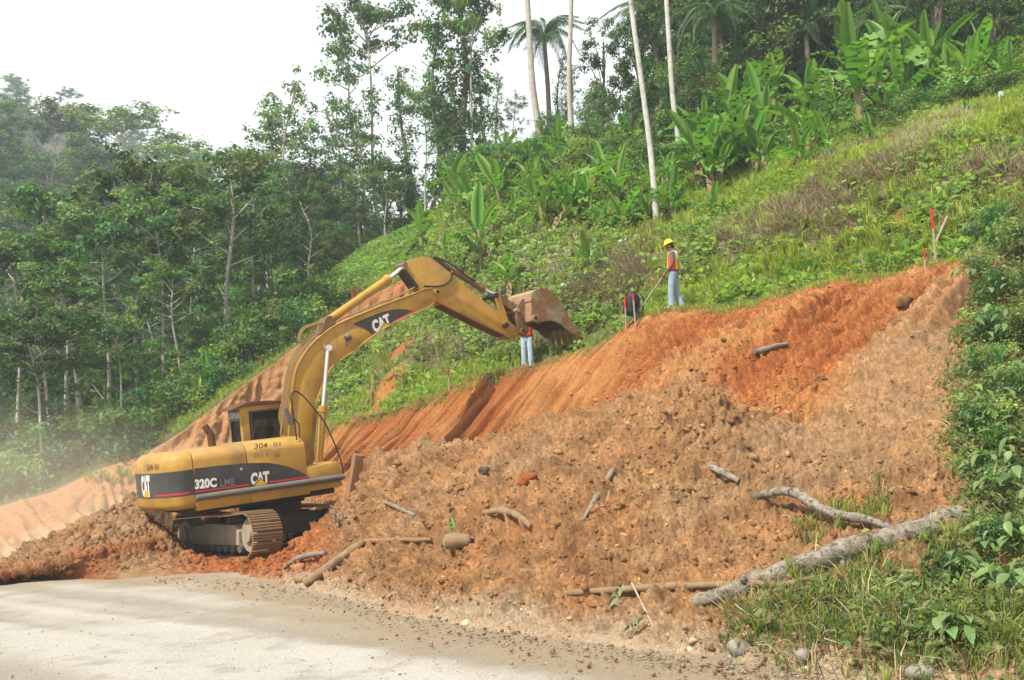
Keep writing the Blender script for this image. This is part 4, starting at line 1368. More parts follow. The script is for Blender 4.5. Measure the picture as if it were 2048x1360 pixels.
def trunk_with_limbs(path, r0, r1, limbs, n=8):
    mb = MB()
    P = spline(path, 18)
    mb.tube(P, np.linspace(r0, r1, len(P)) * (1 + 0.35 * np.exp(-np.linspace(0, 9, len(P)))), n)
    for q, ra, rb in limbs:
        Q = spline(q, 9)
        mb.tube(Q, np.linspace(ra, rb, len(Q)), 5)
    return mb

def build_tree(kind, seed):
    rng = np.random.default_rng(seed)
    U = rng.uniform
    limbs, cl = [], []
    if kind in ('slender', 'forked', 'layered', 'emergent'):
        H = 12.0
        k = {'slender': 0.45, 'forked': 0.8, 'layered': 0.55, 'emergent': 0.3}[kind]
        path = [(0, 0, 0), (U(-k, k) * .5, U(-k, k) * .5, 4), (U(-k, k), U(-k, k), 8), (U(-k, k), U(-k, k), 11.3)]
        P = spline(path, 40)
        at = lambda z: P[np.argmin(abs(P[:, 2] - z))]
        lo = {'slender': 7.4, 'forked': 5.0, 'layered': 4.5, 'emergent': 9.0}[kind]
        nl = {'slender': 13, 'forked': 15, 'layered': 16, 'emergent': 13}[kind]
        az = U(0, 6.28)
        for i in range(nl):
            z0 = lo + (11.2 - lo) * (i / nl) ** 0.8
            az += 2.4 + U(-0.4, 0.4)
            ln = (U(1.3, 2.7) if kind != 'emergent' else U(1.5, 3.2)) * (1.15 - 0.45 * (z0 - lo) / (12 - lo))
            rise = U(0.3, 2.2) if kind != 'layered' else U(0.0, 1.6)
            s = at(z0)
            e = s + np.array([math.cos(az) * ln, math.sin(az) * ln, rise])
            limbs.append(([s, s * 0.45 + e * 0.55 + np.array([0, 0, U(-.2, .25)]), e], 0.05, 0.014))
            for j in range(int(U(3, 5.5))):
                t = U(0.45, 1.12)
                c = s * (1 - t) + e * t + np.array([U(-.55, .55), U(-.55, .55), U(0.0, 0.5)])
                rr = U(0.3, 0.8)
                cl.append((c, (rr, rr * U(0.7, 1.2), rr * U(0.4, 0.95))))
        cl.append((at(11.3) + np.array([0, 0, 0.4]), (0.8, 0.8, 0.5)))
        if kind != 'emergent':
            for i in range(16 if kind != 'layered' else 9):     # thinner growth down the stem
                z0 = U(1.5, lo + 1.5)
                a = U(0, 6.28)
                s = at(z0)
                ln = U(0.5, 1.9)
                e = s + np.array([math.cos(a) * ln, math.sin(a) * ln, U(0.1, 0.8)])
                if i % 3 == 0:
                    limbs.append(([s, (s + e) / 2 + np.array([0, 0, .1]), e + np.array([0, 0, .5])], 0.022, 0.01))
                rr = U(0.3, 0.65)
                cl.append((e, (rr, rr, rr * U(0.45, 0.8))))
        V, F, T = crown_from(cl, rng, 0.26, {'slender': 120, 'forked': 110, 'layered': 56, 'emergent': 95}[kind])
        return trunk_with_limbs(path, 0.115, 0.045, limbs), (V, F, T), 'bark_pale'
    if kind == 'dense':
        path = [(0, 0, 0), (0.1, 0, 3), (U(-.3, .3), U(-.3, .3), 6), (U(-.4, .4), U(-.4, .4), 9)]
        for i in range(46):
            z = U(1.6, 11)
            R_ = 2.9 * math.sqrt(max(0.08, 1 - ((z - 6.0) / 5.4) ** 2)) * U(0.45, 1.1)
            a = U(0, 6.28)
            rr = U(0.55, 1.15)
            cl.append(((R_ * math.cos(a), R_ * math.sin(a), z), (rr, rr, rr * U(0.5, 0.85))))
            if i % 5 == 0:
                limbs.append(([(0, 0, z * 0.55), (R_ * math.cos(a) * .5, R_ * math.sin(a) * .5, z * 0.85), (R_ * math.cos(a), R_ * math.sin(a), z)], 0.09, 0.03))
        V, F, T = crown_from(cl, rng, 0.34, 62)
        return trunk_with_limbs(path, 0.24, 0.09, limbs), (V, F, T), 'bark_dark'
    if kind == 'vine':
        path = [(0, 0, 0), (U(-.3, .3), U(-.3, .3), 4), (U(-.5, .5), U(-.5, .5), 8), (U(-.6, .6), U(-.6, .6), 11.6)]
        P = spline(path, 40)
        for i in range(64):
            z = 1.2 + 10.6 * (i / 64)
            s = P[np.argmin(abs(P[:, 2] - z))]
            R_ = U(0.0, 1.2) * (1.2 if 0.35 < i / 64 < 0.8 else 0.75) * (1.6 if U(0, 1) < 0.12 else 1)
            a = U(0, 6.28)
            rr = U(0.28, 0.62)
            cl.append((s + np.array([R_ * math.cos(a), R_ * math.sin(a), 0]), (rr, rr, rr * U(0.7, 1.7))))
        V, F, T = crown_from(cl, rng, 0.23, 84, GREENS * 0.9, 0.2, 0.5, 0.8)
        return trunk_with_limbs(path, 0.17, 0.06, limbs), (V, F, T), 'bark_dark'
    if kind == 'bush':
        for i in range(30):
            a, R_ = U(0, 6.28), U(0, 1.0) ** 0.6 * 1.25
            z = U(0.25, 1.9) * (1 - 0.3 * R_)
            rr = U(0.25, 0.5)
            cl.append(((R_ * math.cos(a), R_ * math.sin(a), z), (rr, rr, rr * U(0.6, 1.0))))
        V, F, T = crown_from(cl, rng, 0.15, 190, GREENS * 1.25)
        st = [([(0, 0, -0.1), (U(-.3, .3), U(-.3, .3), .5), (U(-.9, .9), U(-.9, .9), 1.5)], 0.03, 0.01) for _ in range(6)]
        return trunk_with_limbs([(0, 0, -.2), (0, 0, .4), (0.1, 0, 1.0)], 0.04, 0.02, st, 5), (V, F, T), 'bark_dark'
    if kind == 'mound':
        for i in range(85):
            a, R_ = U(0, 6.28), U(0, 1.0) ** 0.55 * 2.3
            z = U(0.3, 6.2) * math.sqrt(max(0.05, 1 - (R_ / 2.9) ** 2))
            rr = U(0.4, 0.85)
            cl.append(((R_ * math.cos(a), R_ * math.sin(a), z), (rr, rr, rr * U(0.55, 1.1))))
        V, F, T = crown_from(cl, rng, 0.20, 125, GREENS * 1.12, 0.3, 0.55, 0.5)
        st = [([(0, 0, -0.2), (U(-.5, .5), U(-.5, .5), 2), (U(-1.4, 1.4), U(-1.4, 1.4), 4.5)], 0.07, 0.03) for _ in range(6)]
        return trunk_with_limbs([(0, 0, -.3), (0, 0, 2), (0.1, 0, 4.0)], 0.12, 0.05, st, 6), (V, F, T), 'bark_dark'
    if kind == 'bare_':
        pass
    if kind == 'bare':     # tall bare trunk, its small crown far above
        path = [(0, 0, -0.3), (0.10, 0.02, 2.5), (0.02, 0.03, 5.0), (-0.07, 0.05, 8), (0.02, 0, 9.8), (0, 0, 11.2)]
        az = 0
        for i in range(9):
            az += 2.4
            s = np.array([0, 0, 9.7 + i * 0.16])
            e = s + np.array([math.cos(az) * 1.2, math.sin(az) * 1.2, U(0.3, 0.9)])
            limbs.append(([s, (s + e) / 2 + np.array([0, 0, .1]), e], 0.035, 0.012))
            for j in range(3):
                rr = U(0.25, 0.45)
                cl.append((e + np.array([U(-.4, .4), U(-.4, .4), U(-.1, .3)]), (rr, rr, rr * .5)))
        V, F, T = crown_from(cl, rng, 0.16, 150)
        return trunk_with_limbs(path, 0.092, 0.066, limbs, 10), (V, F, T), 'bark_white'

TREES = {}
def tree_proto(kind, seed):
    k = (kind, seed)
    if k not in TREES:
        mb, (V, F, T), bark = build_tree(kind, seed)
        tm = mb.mesh('trunk', M[bark], True)
        cm = mesh_np('crown', V, F, M['crown'], T, False)
        TREES[k] = (tm, cm)
    return TREES[k]

def place_tree(kind, seed, base, H, name, label, cat='tree', group=None, rz=None, tilt=(0, 0), wide=1.0, nominal=None):
    tm, cm = tree_proto(kind, seed)
    nom = nominal or {'bush': 2.2, 'mound': 6.4}.get(kind, 12.0)
    s = H / nom
    root = empty(name, base, label, cat, group, rot=(tilt[0], tilt[1], rz if rz is not None else random.uniform(0, 6.28)), scale=(s * wide, s * wide, s))
    obj('trunk' if kind not in ('bush',) else 'stem', tm, root)
    obj('crown' if kind not in ('bush',) else 'foliage', cm, root)
    return root

def tree_px(kind, seed, pxb, d, pxt, pyt, name, label, cat='tree', group=None, wide=1.0, sink=0.2):
    """a tree standing at bearing pxb, distance d, whose top is seen at (pxt, pyt)"""
    q = W(pxb, 700, d)
    g, _ = drop(q[0], q[1])
    g = g - np.array([0, 0, sink])
    dd = proj(g)[2]
    top = W(pxt, pyt, dd)
    v = top - g
    H = np.linalg.norm(v)
    v = v / H
    r = Vector((0, 0, 1)).rotation_difference(Vector(v)).to_euler()
    o = place_tree(kind, seed, g, H, name, label, cat, group, wide=wide)
    q1 = Vector((0, 0, 1)).rotation_difference(Vector(v))
    o.rotation_mode = 'QUATERNION'
    from mathutils import Quaternion
    o.rotation_quaternion = q1 @ Quaternion((0, 0, 1), random.uniform(0, 6.28))
    return o

# ---- forest on the left, the trees whose trunks can be told apart
LEFT = [
    ('slender', 1, 160, 60, 140, 385, 1.25, 'pale forked tree with yellowish flat crown, leftmost of the tall trunks behind the far cut'),
    ('slender', 2, 277, 62, 268, 345, 1.15, 'straight thin white trunk with dark rusty-topped crown in the forest left of the cab'),
    ('slender', 3, 394, 62, 378, 350, 1.2, 'slim tree with layered light crown just left of the widest white trunk'),
    ('forked', 1, 462, 56, 440, 295, 1.2, 'tall white forked trunk with spreading crown rising right above the cab roof'),
    ('layered', 1, 515, 66, 502, 330, 1.0, 'thin pale tree just right of the forked white trunk'),
    ('forked', 2, 632, 58, 596, 385, 1.0, 'pale tree with a crooked side limb behind the bend of the boom'),
    ('slender', 4, 360, 55, 348, 545, 1.3, 'short pale sapling trunk in the dark wood above the exhaust pipe'),
    ('slender', 5, 136, 54, 122, 545, 1.3, 'twin-stemmed young tree low in the forest near the left edge'),
    ('slender', 1, 96, 49, 78, 610, 1.3, 'slanting pale trunk low at the dusty left edge of the forest'),
    ('slender', 2, 82, 47, 58, 650, 1.3, 'thin trunk beside the slanting one at the dusty left edge'),
    ('slender', 4, 30, 58, 20, 520, 1.2, 'leafy tree at the very left edge above the dust'),
    ('slender', 3, 215, 57, 205, 430, 1.1, 'slim tree between the leftmost tall trunk and the rusty-topped one'),
    ('slender', 5, 325, 58, 316, 400, 1.1, 'slim tree right of the rusty-topped one'),
    ('slender', 1, 430, 60, 418, 380, 1.0, 'thin tree tucked just left of the forked white trunk'),
    ('slender', 4, 560, 62, 548, 430, 1.1, 'thin-stemmed tree between the forked trunk and the crooked-limbed one'),
    ('slender', 2, 240, 50, 228, 640, 1.2, 'short young tree above the counterweight at the forest edge'),
]
for kind, seed, pxb, d, pxt, pyt, wd, lab in LEFT:
    tree_px(kind, seed, pxb, d * 0.87, pxt, pyt, 'pale_trunk_tree', lab, 'tree', None, wd)
rr = np.random.default_rng(21)
kinds = [('slender', 1), ('slender', 3), ('forked', 1), ('dense', 1), ('dense', 2), ('layered', 2), ('dense', 3), ('slender', 5)]
for i in range(64):
    px = -180 + 900 * ((i * 0.618034) % 1.0)
    d = rr.uniform(60, 88)
    if px > 560:
        d = rr.uniform(68, 84)
    q = W(px, 700, d)
    g, _ = drop(q[0], q[1])
    k = kinds[rr.integers(len(kinds))]
    H = rr.uniform(5.5, 9.5) if px < 560 else rr.uniform(5.0, 8.0)
    place_tree(k[0], k[1], g - np.array([0, 0, 0.3]), H, 'rainforest_tree', 'green tree filling the dense rainforest behind the far earth cut', 'tree', 'trees of the rainforest behind the far cut', wide=rr.uniform(1.0, 1.4))
for i in range(100):
    px = -250 + 1000 * ((i * 0.618034 + 0.3) % 1.0)
    d = rr.uniform(90, 150)
    q = W(px, 500, d)
    g, _ = drop(q[0], q[1])
    k = [('dense', 1), ('dense', 2), ('dense', 3), ('emergent', 1), ('dense', 4)][rr.integers(5)]
    H = rr.uniform(8.5, 13.5) if px < 430 else rr.uniform(7, 10)
    place_tree(k[0], k[1], g - np.array([0, 0, 1.5]), H, 'hill_tree', 'dark green tree on the steep forested hill at the left', 'tree', 'trees covering the steep hill at the left', wide=rr.uniform(1.1, 1.6))
for (pxt, pyt, d, lab) in ((245, 232, 138, 'dark flat-topped tree standing up alone on the left hill skyline'), (340, 292, 132, 'broad dark tree crowning the lower end of the left hill skyline'), (125, 215, 145, 'ragged dark tree on the left hill skyline'), (300, 330, 128, 'slim pale-trunked tree in front of the hazy ridge')):
    tree_px('emergent', 1, pxt + 2, d, pxt, pyt, 'skyline_tree', lab, 'tree', None, 1.7, 1.0)
for i in range(46):
    px = -120 + 620 * ((i * 0.618034 + 0.1) % 1.0)
    v = FRIDGE[int(rr.uniform(7, 10.9)), int((px + 300) / 1200 * 40)]
    place_tree(('dense', 'emergent', 'dense')[i % 3], 1 + i % 2 if i % 3 != 1 else 1, v + np.array([rr.uniform(-4, 4), rr.uniform(-4, 4), -1.0]), rr.uniform(7, 10), 'ridge_tree', 'hazy blue-green tree on the farthest ridge', 'tree', 'trees on the hazy far ridge', wide=1.5)

for i in range(70):
    px = -160 + 860 * ((i * 0.618034 + 0.45) % 1.0)
    d = rr.uniform(55, 76)
    if px > 500:
        d = rr.uniform(58, 74)
    q = W(px, 700, d)
    g, _ = drop(q[0], q[1])
    place_tree('mound', 1 + i % 2, g - np.array([0, 0, 0.3]), rr.uniform(2.2, 4.2), 'forest_thicket', 'leafy thicket filling the gaps between the pale forest trunks', 'shrub', 'thickets between the forest trunks', wide=rr.uniform(0.9, 1.3))
# ---- skyline trees in the middle
MID = [
    ('layered', 3, 592, 72, 572, 165, 0.95, 'light open-crowned tree, first tall one right of the hill skyline gap'),
    ('layered', 1, 655, 74, 618, 268, 1.0, 'spreading layered tree below the open-crowned tall one'),
    ('layered', 2, 742, 72, 698, 100, 0.85, 'tall hazy tree with clumped crown against the white sky'),
    ('emergent', 2, 768, 73, 728, 30, 0.9, 'very tall faint sparse-crowned tree against the white sky'),
    ('vine', 1, 832, 70, 802, 128, 1.1, 'dense vine-hung tree left of the tallest vine-draped trunks'),
    ('layered', 3, 700, 71, 690, 320, 0.9, 'small layered tree at the sky gap above the stick cylinder'),
    ('vine', 2, 905, 64, 868, 40, 1.0, 'tall vine-draped tree with ragged narrow crown against the sky'),
    ('vine', 3, 945, 63, 918, -70, 1.15, 'tallest vine-draped tree running out of the top of the picture'),
    ('vine', 1, 985, 62, 958, 95, 0.95, 'dark stepped vine-covered tree left of the drooping palm'),
    ('emergent', 2, 862, 66, 846, 190, 0.9, 'thin tree with bright leaf tufts below the vine-draped pair'),
    ('layered', 1, 480, 78, 470, 318, 1.2, 'low broad tree at the left end of the middle skyline'),
    ('layered', 2, 545, 76, 530, 300, 1.1, 'yellowish spreading tree right of the low broad one'),
    ('slender', 3, 782, 66, 768, 345, 1.2, 'small tree with bare lower trunk in the sky gap'),
    ('slender', 5, 905, 64, 896, 215, 1.3, 'leafy tree with dark palm-like top in the middle skyline'),
    ('layered', 2, 560, 74, 535, 232, 0.9, 'sparse layered tree left of the first tall skyline tree'),
    ('layered', 1, 690, 71, 662, 185, 0.8, 'slim open tree between the spreading one and the clumped tall one'),
    ('layered', 3, 730, 70, 716, 225, 0.9, 'shorter open tree under the tall clumped crown'),
    ('vine', 2, 1012, 60, 996, 150, 0.9, 'vine-covered tree on the left side of the palm gap'),
    ('slender', 1, 965, 62, 945, -20, 0.7, 'thin trunk with a high tuft beside the tallest vine-draped tree'),
    ('layered', 2, 1040, 61, 1030, 190, 0.8, 'small open tree at the left foot of the palm'),
    ('vine', 1, 1135, 59, 1128, 110, 0.8, 'vine-covered tree on the right side of the palm gap'),
]
for kind, seed, pxb, d, pxt, pyt, wd, lab in MID:
    tree_px(kind, seed, pxb, d, pxt, pyt, 'skyline_tree', lab, 'tree', None, wd)
for i in range(16):
    px = 470 + 540 * ((i * 0.618034) % 1.0)
    d = rr.uniform(62, 72) if px > 860 else rr.uniform(66, 78)
    q = W(px, 500, d)
    g, _ = drop(q[0], q[1])
    k = [('dense', 1), ('dense', 3), ('vine', 2), ('layered', 2)][i % 4]
    place_tree(k[0], k[1], g - np.array([0, 0, 0.4]), rr.uniform(3.6, 6.5), 'understory_tree', 'low dark tree filling the foot of the middle skyline', 'tree', 'low trees along the middle skyline', wide=1.4)

# ---- bare white trunks and the wood on the right
BARE_T = [
    (1108, 58, 1022, -260, 'bark_pale', 1.5, 'pale leaning trunk in front of the drooping palm'),
    (1170, 56, 1138, -260, 'bark_pale', 1.25, 'thin pale trunk standing right of the drooping palm'),
    (1330, 35.0, 1236, -280, 'bark_white', 1.0, 'bright white bare trunk rising behind the worker in the yellow hard hat'),
    (1390, 41.0, 1300, -330, 'bark_white', 1.0, 'second white trunk half hidden in the vine-covered thicket'),
    (1402, 52, 1375, -230, 'bark_dark', 1.1, 'brown bare trunk over the vine-covered thicket'),
    (1468, 54, 1428, -240, 'bark_dark', 1.5, 'dark trunk in the shade right of the vine-covered thicket'),
    (1640, 50, 1606, -250, 'bark_pale', 1.1, 'greyish trunk behind the tallest banana leaves'),
    (1698, 48, 1660, -230, 'bark_log', 1.1, 'ringed slim trunk above the large banana plants'),
    (1572, 52, 1545, -120, 'bark_white', 0.55, 'very thin white stem between dark shrubs at the upper right'),
]
for pxb, d, pxt, pyt, bark, wd, lab in BARE_T:
    o = tree_px('bare', 3, pxb, d, pxt, pyt, 'bare_trunk_tree', lab, 'tree', None, wd)
    for c in o.children:
        if c.name.startswith('trunk') and bark != 'bark_white':
            c.data = c.data.copy()
            c.data.materials[0] = M[bark]
RIGHT = [
    ('dense', 2, 1232, 57, 1205, 20, 0.75, 'leafy tree between the thin pale trunk and the bright white trunk'),
    ('vine', 2, 1150, 58, 1140, 130, 1.5, 'vine-smothered tree at the foot of the drooping palm'),
    ('mound', 1, 1405, 44, 1385, 85, 0.95, 'big rounded thicket of vines around the second white trunk'),
    ('mound', 2, 1290, 50, 1275, 215, 1.1, 'lower thicket of vines behind the bright white trunk'),
    ('dense', 4, 1905, 39, 1890, -90, 0.85, 'dense dark tree above the grassy shoulder at the upper right'),
    ('dense', 1, 2030, 40, 2015, -120, 0.9, 'big leafy tree in the upper right corner'),
    ('mound', 1, 1215, 55, 1205, 170, 1.0, 'vine mound right of the thin pale trunk'),
    ('dense', 3, 1300, 56, 1290, -30, 0.8, 'dark leafy tree between the two white trunks'),
    ('mound', 2, 1110, 57, 1100, 215, 0.9, 'low vine mound right under the drooping palm'),
    ('dense', 1, 1450, 56, 1430, -60, 0.8, 'dark tree over the right side of the vine-covered thicket'),
    ('mound', 1, 1345, 45, 1335, 190, 0.8, 'leafy thicket just right of the bright white trunk'),
    ('mound', 2, 1480, 46, 1475, 150, 0.9, 'shaded thicket above the arching banana leaves'),
]
for kind, seed, pxb, d, pxt, pyt, wd, lab in RIGHT:
    tree_px(kind, seed, pxb, d, pxt, pyt, 'jungle_tree', lab, 'tree', None, wd)
for i in range(34):
    px = 1300 + 860 * ((i * 0.618034) % 1.0)
    d = rr.uniform(50, 60) - (px - 1300) / 860 * 8
    q = W(px, 200, d)
    g, _ = drop(q[0], q[1])
    k = [('dense', 1), ('dense', 2), ('vine', 3), ('dense', 3), ('mound', 2)][i % 5]
    place_tree(k[0], k[1], g - np.array([0, 0, 0.4]), rr.uniform(6, 11), 'jungle_tree', 'dark green tree in the wood along the top right of the hillside', 'tree', 'trees of the wood at the top right', wide=rr.uniform(0.8, 1.1))

# ---- shrubs and vines
def shrub_at(px, py, h, label, group=None, kind='bush', seed=1, wide=1.2):
    p, n = hit(px, py)
    if p is None:
        return
    place_tree(kind, seed, p - np.array([0, 0, 0.1]), h * proj(p)[2] / FPX, 'shrub', label, 'shrub', group, wide=wide)
for i in range(52):      # along the rim of the far cut and below the forest
    t = i / 52
    px = -60 + 760 * ((i * 0.618034) % 1.0)
    top = np.interp(px, [0, 100, 200, 280, 340, 450, 560, 690, 760], [1010, 985, 938, 912, 880, 798, 716, 622, 580])
    h = random.uniform(70, 135)
    q = W(px, top - 10, np.interp(px, [0, 280, 560, 690], [40, 41, 46, 49]) + random.uniform(-1, 9))
    g, _ = drop(q[0], q[1])
    place_tree('bush', 1 + i % 3, g - np.array([0, 0, 0.2]), random.uniform(1.4, 3.0), 'shrub', 'leafy green shrub along the rim of the far earth cut', 'shrub', 'shrubs along the rim of the far cut', wide=1.2)
for i in range(30):
    px = 880 + 520 * ((i * 0.618034) % 1.0)
    py = np.interp(px, [880, 1000, 1160, 1400], [390, 320, 285, 330]) + random.uniform(0, 40)
    shrub_at(px, py, random.uniform(40, 90), 'green shrub along the upper edge of the cleared hillside', 'shrubs along the upper edge of the clearing', seed=1 + i % 3)
for i in range(22):
    px = 1480 + 560 * ((i * 0.618034) % 1.0)
    py = np.interp(px, [1480, 1700, 1900, 2040], [330, 265, 205, 185]) + random.uniform(-25, 15)
    shrub_at(px, py, random.uniform(45, 95), 'dark green shrub between the banana plants at the upper right', 'shrubs among the upper right banana plants', seed=1 + i % 3)
shrub_at(1770, 262, 75, 'rounded bright green shrub right of the tallest banana plant', seed=2, wide=1.5)

# ---- palms
def frond_mesh(ln=3.0, droop=1.0, n=44, lw=0.62):
    V, F = [], []
    P = spline([(0, 0, 0), (ln * .33, 0, .55), (ln * .7, 0, .35 - .3 * droop), (ln, 0, -.35 - 1.0 * droop)], n)
    tv, tf = tube(P, np.linspace(0.035, 0.008, len(P)), 4)
    V += [tuple(v) for v in tv]
    F += tf
    for i in range(2, len(P)):
        t = i / len(P)
        w = lw * math.sin(math.pi * min(1, t * 0.9 + 0.08)) ** 0.6
        for s in (-1, 1):
            a = P[i]
            tip = a + np.array([0.22, s * w * 0.8, -0.62 * w - 0.12])
            k = len(V)
            jit = np.array([random.uniform(-.06, .06), random.uniform(-.05, .05), random.uniform(-.12, .05)])
            tip = tip + jit
            V += [tuple(a - np.array([0.02, 0, 0])), tuple(a + np.array([0.03, 0, 0])), tuple(tip), tuple((a + tip) / 2 + np.array([-0.045, 0, 0.03]))]
            F.append([k, k + 1, k + 2, k + 3])
    return mesh_py('frond', V, F, M['frond'])
FRONDS = [frond_mesh(3.0, 1.0), frond_mesh(2.8, 1.7), frond_mesh(2.8, 0.3)]
def palm(pxb, d, pxc, pyc, s, label, group=None, n=15):
    q = W(pxb, 400, d)
    g, _ = drop(q[0], q[1])
    dd = proj(g)[2]
    c = W(pxc, pyc, dd) - g
    root = empty('palm_tree', g, label, 'palm tree', group)
    mb = MB().tube(spline([(0, 0, -0.4), c * 0.5 + np.array([0.1, 0, 0]), c], 12), np.linspace(0.16, 0.11, 12), 8)
    obj('trunk', mb.mesh('trunk', M['bark_dark'], True), root)
    for i in range(n):
        a = i * 2.399
        e = 0.75 - 1.35 * i / n + random.uniform(-.2, .2)
        obj('frond', FRONDS[i % 3], root, loc=c, rot=(random.uniform(-.3, .3), -e, a + random.uniform(-.3, .3)), scale=s * random.uniform(0.6, 1.15))
    return root
palm(1103, 62, 1088, 72, 0.80, 'dark palm with drooping fronds against the white sky', n=24)
palm(905, 62, 897, 292, 0.45, 'small dark palm among the middle skyline trees')
palm(1500, 53, 1492, 60, 0.85, 'palm with hanging fronds in the shade at the upper right')
palm(1625, 47, 1612, 62, 0.62, 'palm with ragged fronds behind the upper right banana plants', n=18)
palm(1432, 46, 1428, 30, 0.6, 'palm over the vine-covered thicket near the top edge', n=18)
palm(1765, 45, 1752, 45, 0.55, 'palm among the dark trees at the top right', n=16)
palm(1340, 55, 1300, 40, 0.8, 'palm behind the bright white trunk')
palm(1290, 48, 1265, 235, 0.4, 'low dark palm between the thin pale trunk and the white trunk', n=9)

# ---- banana plants
def banana_leaf(ln, w, el, bend, torn=0.0, seed=0, fold=0.25):
    rng = np.random.default_rng(seed)
    n = 13
    V, F = [], []
    x = z = 0.0
    pts = []
    a = el
    for i in range(n):
        pts.append((x, z, a))
        st = ln / (n - 1)
        x += math.cos(a) * st
        z += math.sin(a) * st
        a -= bend / (n - 1) * (0.4 + 1.2 * i / n)
    for i, (x, z, a) in enumerate(pts):
        t = i / (n - 1)
        ww = 0.012 if t < 0.12 else w * 0.5 * max(0.02, math.sin(math.pi * min(1, (t - 0.12) / 0.88 * 0.93 + 0.05))) ** 0.55
        nx, nz = -math.sin(a), math.cos(a)
        rl, rr_ = fold + rng.uniform(-.1, .1) * torn * 3, fold + rng.uniform(-.1, .1) * torn * 3
        V += [(x + nx * ww * rl, ww, z + nz * ww * rl), (x, 0, z), (x + nx * ww * rr_, -ww, z + nz * ww * rr_)]
    for i in range(n - 1):
        k = 3 * i
        for a_, b_ in ((0, 1), (2, 1)):
            if torn and 1 < i < n - 2 and rng.random() < 0.35 * torn + 0.1:
                # a slit: the blade's edge is torn back toward the rib
                f = rng.uniform(0.5, 0.88)
                A0, A1 = np.array(V[k + a_]), np.array(V[k + 3 + a_])
                B0, B1 = np.array(V[k + b_]), np.array(V[k + 3 + b_])
                j = len(V)
                V += [tuple(A0 * .98 + A1 * .02), tuple(B0 * (1 - f) + A0 * f), tuple(B0 * (1 - f) * .5 + B1 * (1 - f) * .5 + A0 * f * .5 + A1 * f * .5), tuple(A1 * .6 + A0 * .4 - np.array([0, 0, .03]))]
                F += [[k + b_, j + 1, j + 2, k + 3 + b_], [k + 3 + b_, j + 2, j + 3, k + 3 + a_]]
            else:
                F.append([k + a_, k + b_, k + 3 + b_, k + 3 + a_])
    return V, F
def leaf_obj_mesh(*a, mat='banana', **k):
    V, F = banana_leaf(*a, **k)
    return mesh_py('leaf', V, F, M[mat], True)
BL = [leaf_obj_mesh(1.5, 0.36, 1.45, 0.25, seed=1), leaf_obj_mesh(1.6, 0.40, 1.2, 0.9, torn=.3, seed=2), leaf_obj_mesh(1.7, 0.42, 0.95, 1.6, torn=.7, seed=3), leaf_obj_mesh(1.6, 0.40, 0.65, 2.1, torn=1.0, seed=4), leaf_obj_mesh(1.3, 0.34, 1.3, 0.6, torn=.2, seed=5), leaf_obj_mesh(1.5, 0.38, 0.8, 1.2, torn=1.0, seed=8), leaf_obj_mesh(1.4, 0.40, 1.05, 0.7, torn=.5, seed=9)]
BDRY = [leaf_obj_mesh(1.1, 0.22, -0.7, 1.0, torn=1, seed=6, mat='banana_dry'), leaf_obj_mesh(0.9, 0.18, -0.3, 1.7, torn=1, seed=7, mat='banana_dry')]
STEM = [MB().tube(spline([(0, 0, -.15), (0.02, 0, .35), (0, .02, .75)], 6), np.linspace(0.10, 0.055, 6), 8).mesh('stem', M['banana_stem'], True)]
def banana(px, py, h, label, seed, tall=1.0, group=None, lean=0.0):
    p, n = hit(px, py)
    if p is None:
        return
    rg = random.Random(seed)
    s = h * proj(p)[2] / FPX / 1.95
    root = empty('banana_plant', p, label, 'banana plant', group, rot=(rg.uniform(-.12, .12), rg.uniform(-.12, .12) + lean, rg.uniform(0, 6.28)), scale=s)
    obj('stem', STEM[0], root, scale=(1, 1, tall))
    a = rg.uniform(0, 6)
    nl = rg.randint(7, 10)
    for i in range(nl):
        m = BL[0] if i == 0 else BL[rg.choice([(1, 4, 6), (1, 4, 6), (1, 6, 2), (2, 5, 6), (2, 5, 3), (3, 5), (3, 2), (3, 5)][min(i - 1, 7)])]
        a += 2.4 + rg.uniform(-.35, .35)
        obj('leaf', m, root, loc=(0, 0, (0.62 - 0.045 * i) * tall), rot=(rg.uniform(-.35, .35), rg.uniform(-.22, .28), a), scale=rg.uniform(0.75, 1.1) * (0.85 if i > 5 else 1))
    for i in range(rg.randint(1, 4) if h > 75 else 1):
        obj('dry_leaf', BDRY[i % 2], root, loc=(0, 0, 0.55 * tall), rot=(0, 0, rg.uniform(0, 6.28)))
    return root
BAN = [
    (842, 512, 105), (965, 535, 125), (1022, 588, 85), (948, 430, 80), (1000, 412, 95), (1086, 452, 110), (1128, 452, 100), (1055, 385, 75), (1206, 385, 105), (1238, 412, 105), (1246, 458, 85), (1184, 545, 70), (1345, 440, 95), (1440, 375, 115), (1525, 352, 90), (1602, 342, 90),
    (1556, 262, 135), (1622, 255, 120), (1722, 262, 190), (1500, 282, 125), (1806, 210, 165), (1690, 185, 140), (1655, 325, 85), (1936, 240, 45), (1010, 318, 60), (1270, 302, 75), (1155, 425, 60), (905, 398, 85), (870, 420, 75), (930, 345, 60),
    (1460, 300, 120), (1590, 200, 140), (1640, 180, 130), (1760, 160, 150), (1055, 345, 60), (1110, 350, 70), (1430, 430, 60), (985, 470, 70), (1500, 225, 130), (1120, 305, 60), (1740, 300, 60), (1300, 390, 60), (1395, 300, 80)]
_rg = random.Random(5)
for i in range(46):
    px = 1400 + 640 * ((i * 0.618034) % 1.0)
    BAN.append((px, np.interp(px, [1400, 1560, 1700, 1850, 1960, 2040], [395, 320, 285, 225, 190, 170]) - _rg.uniform(-5, 135) * (1 if px < 1850 else 0.35), _rg.uniform(60, 135)))
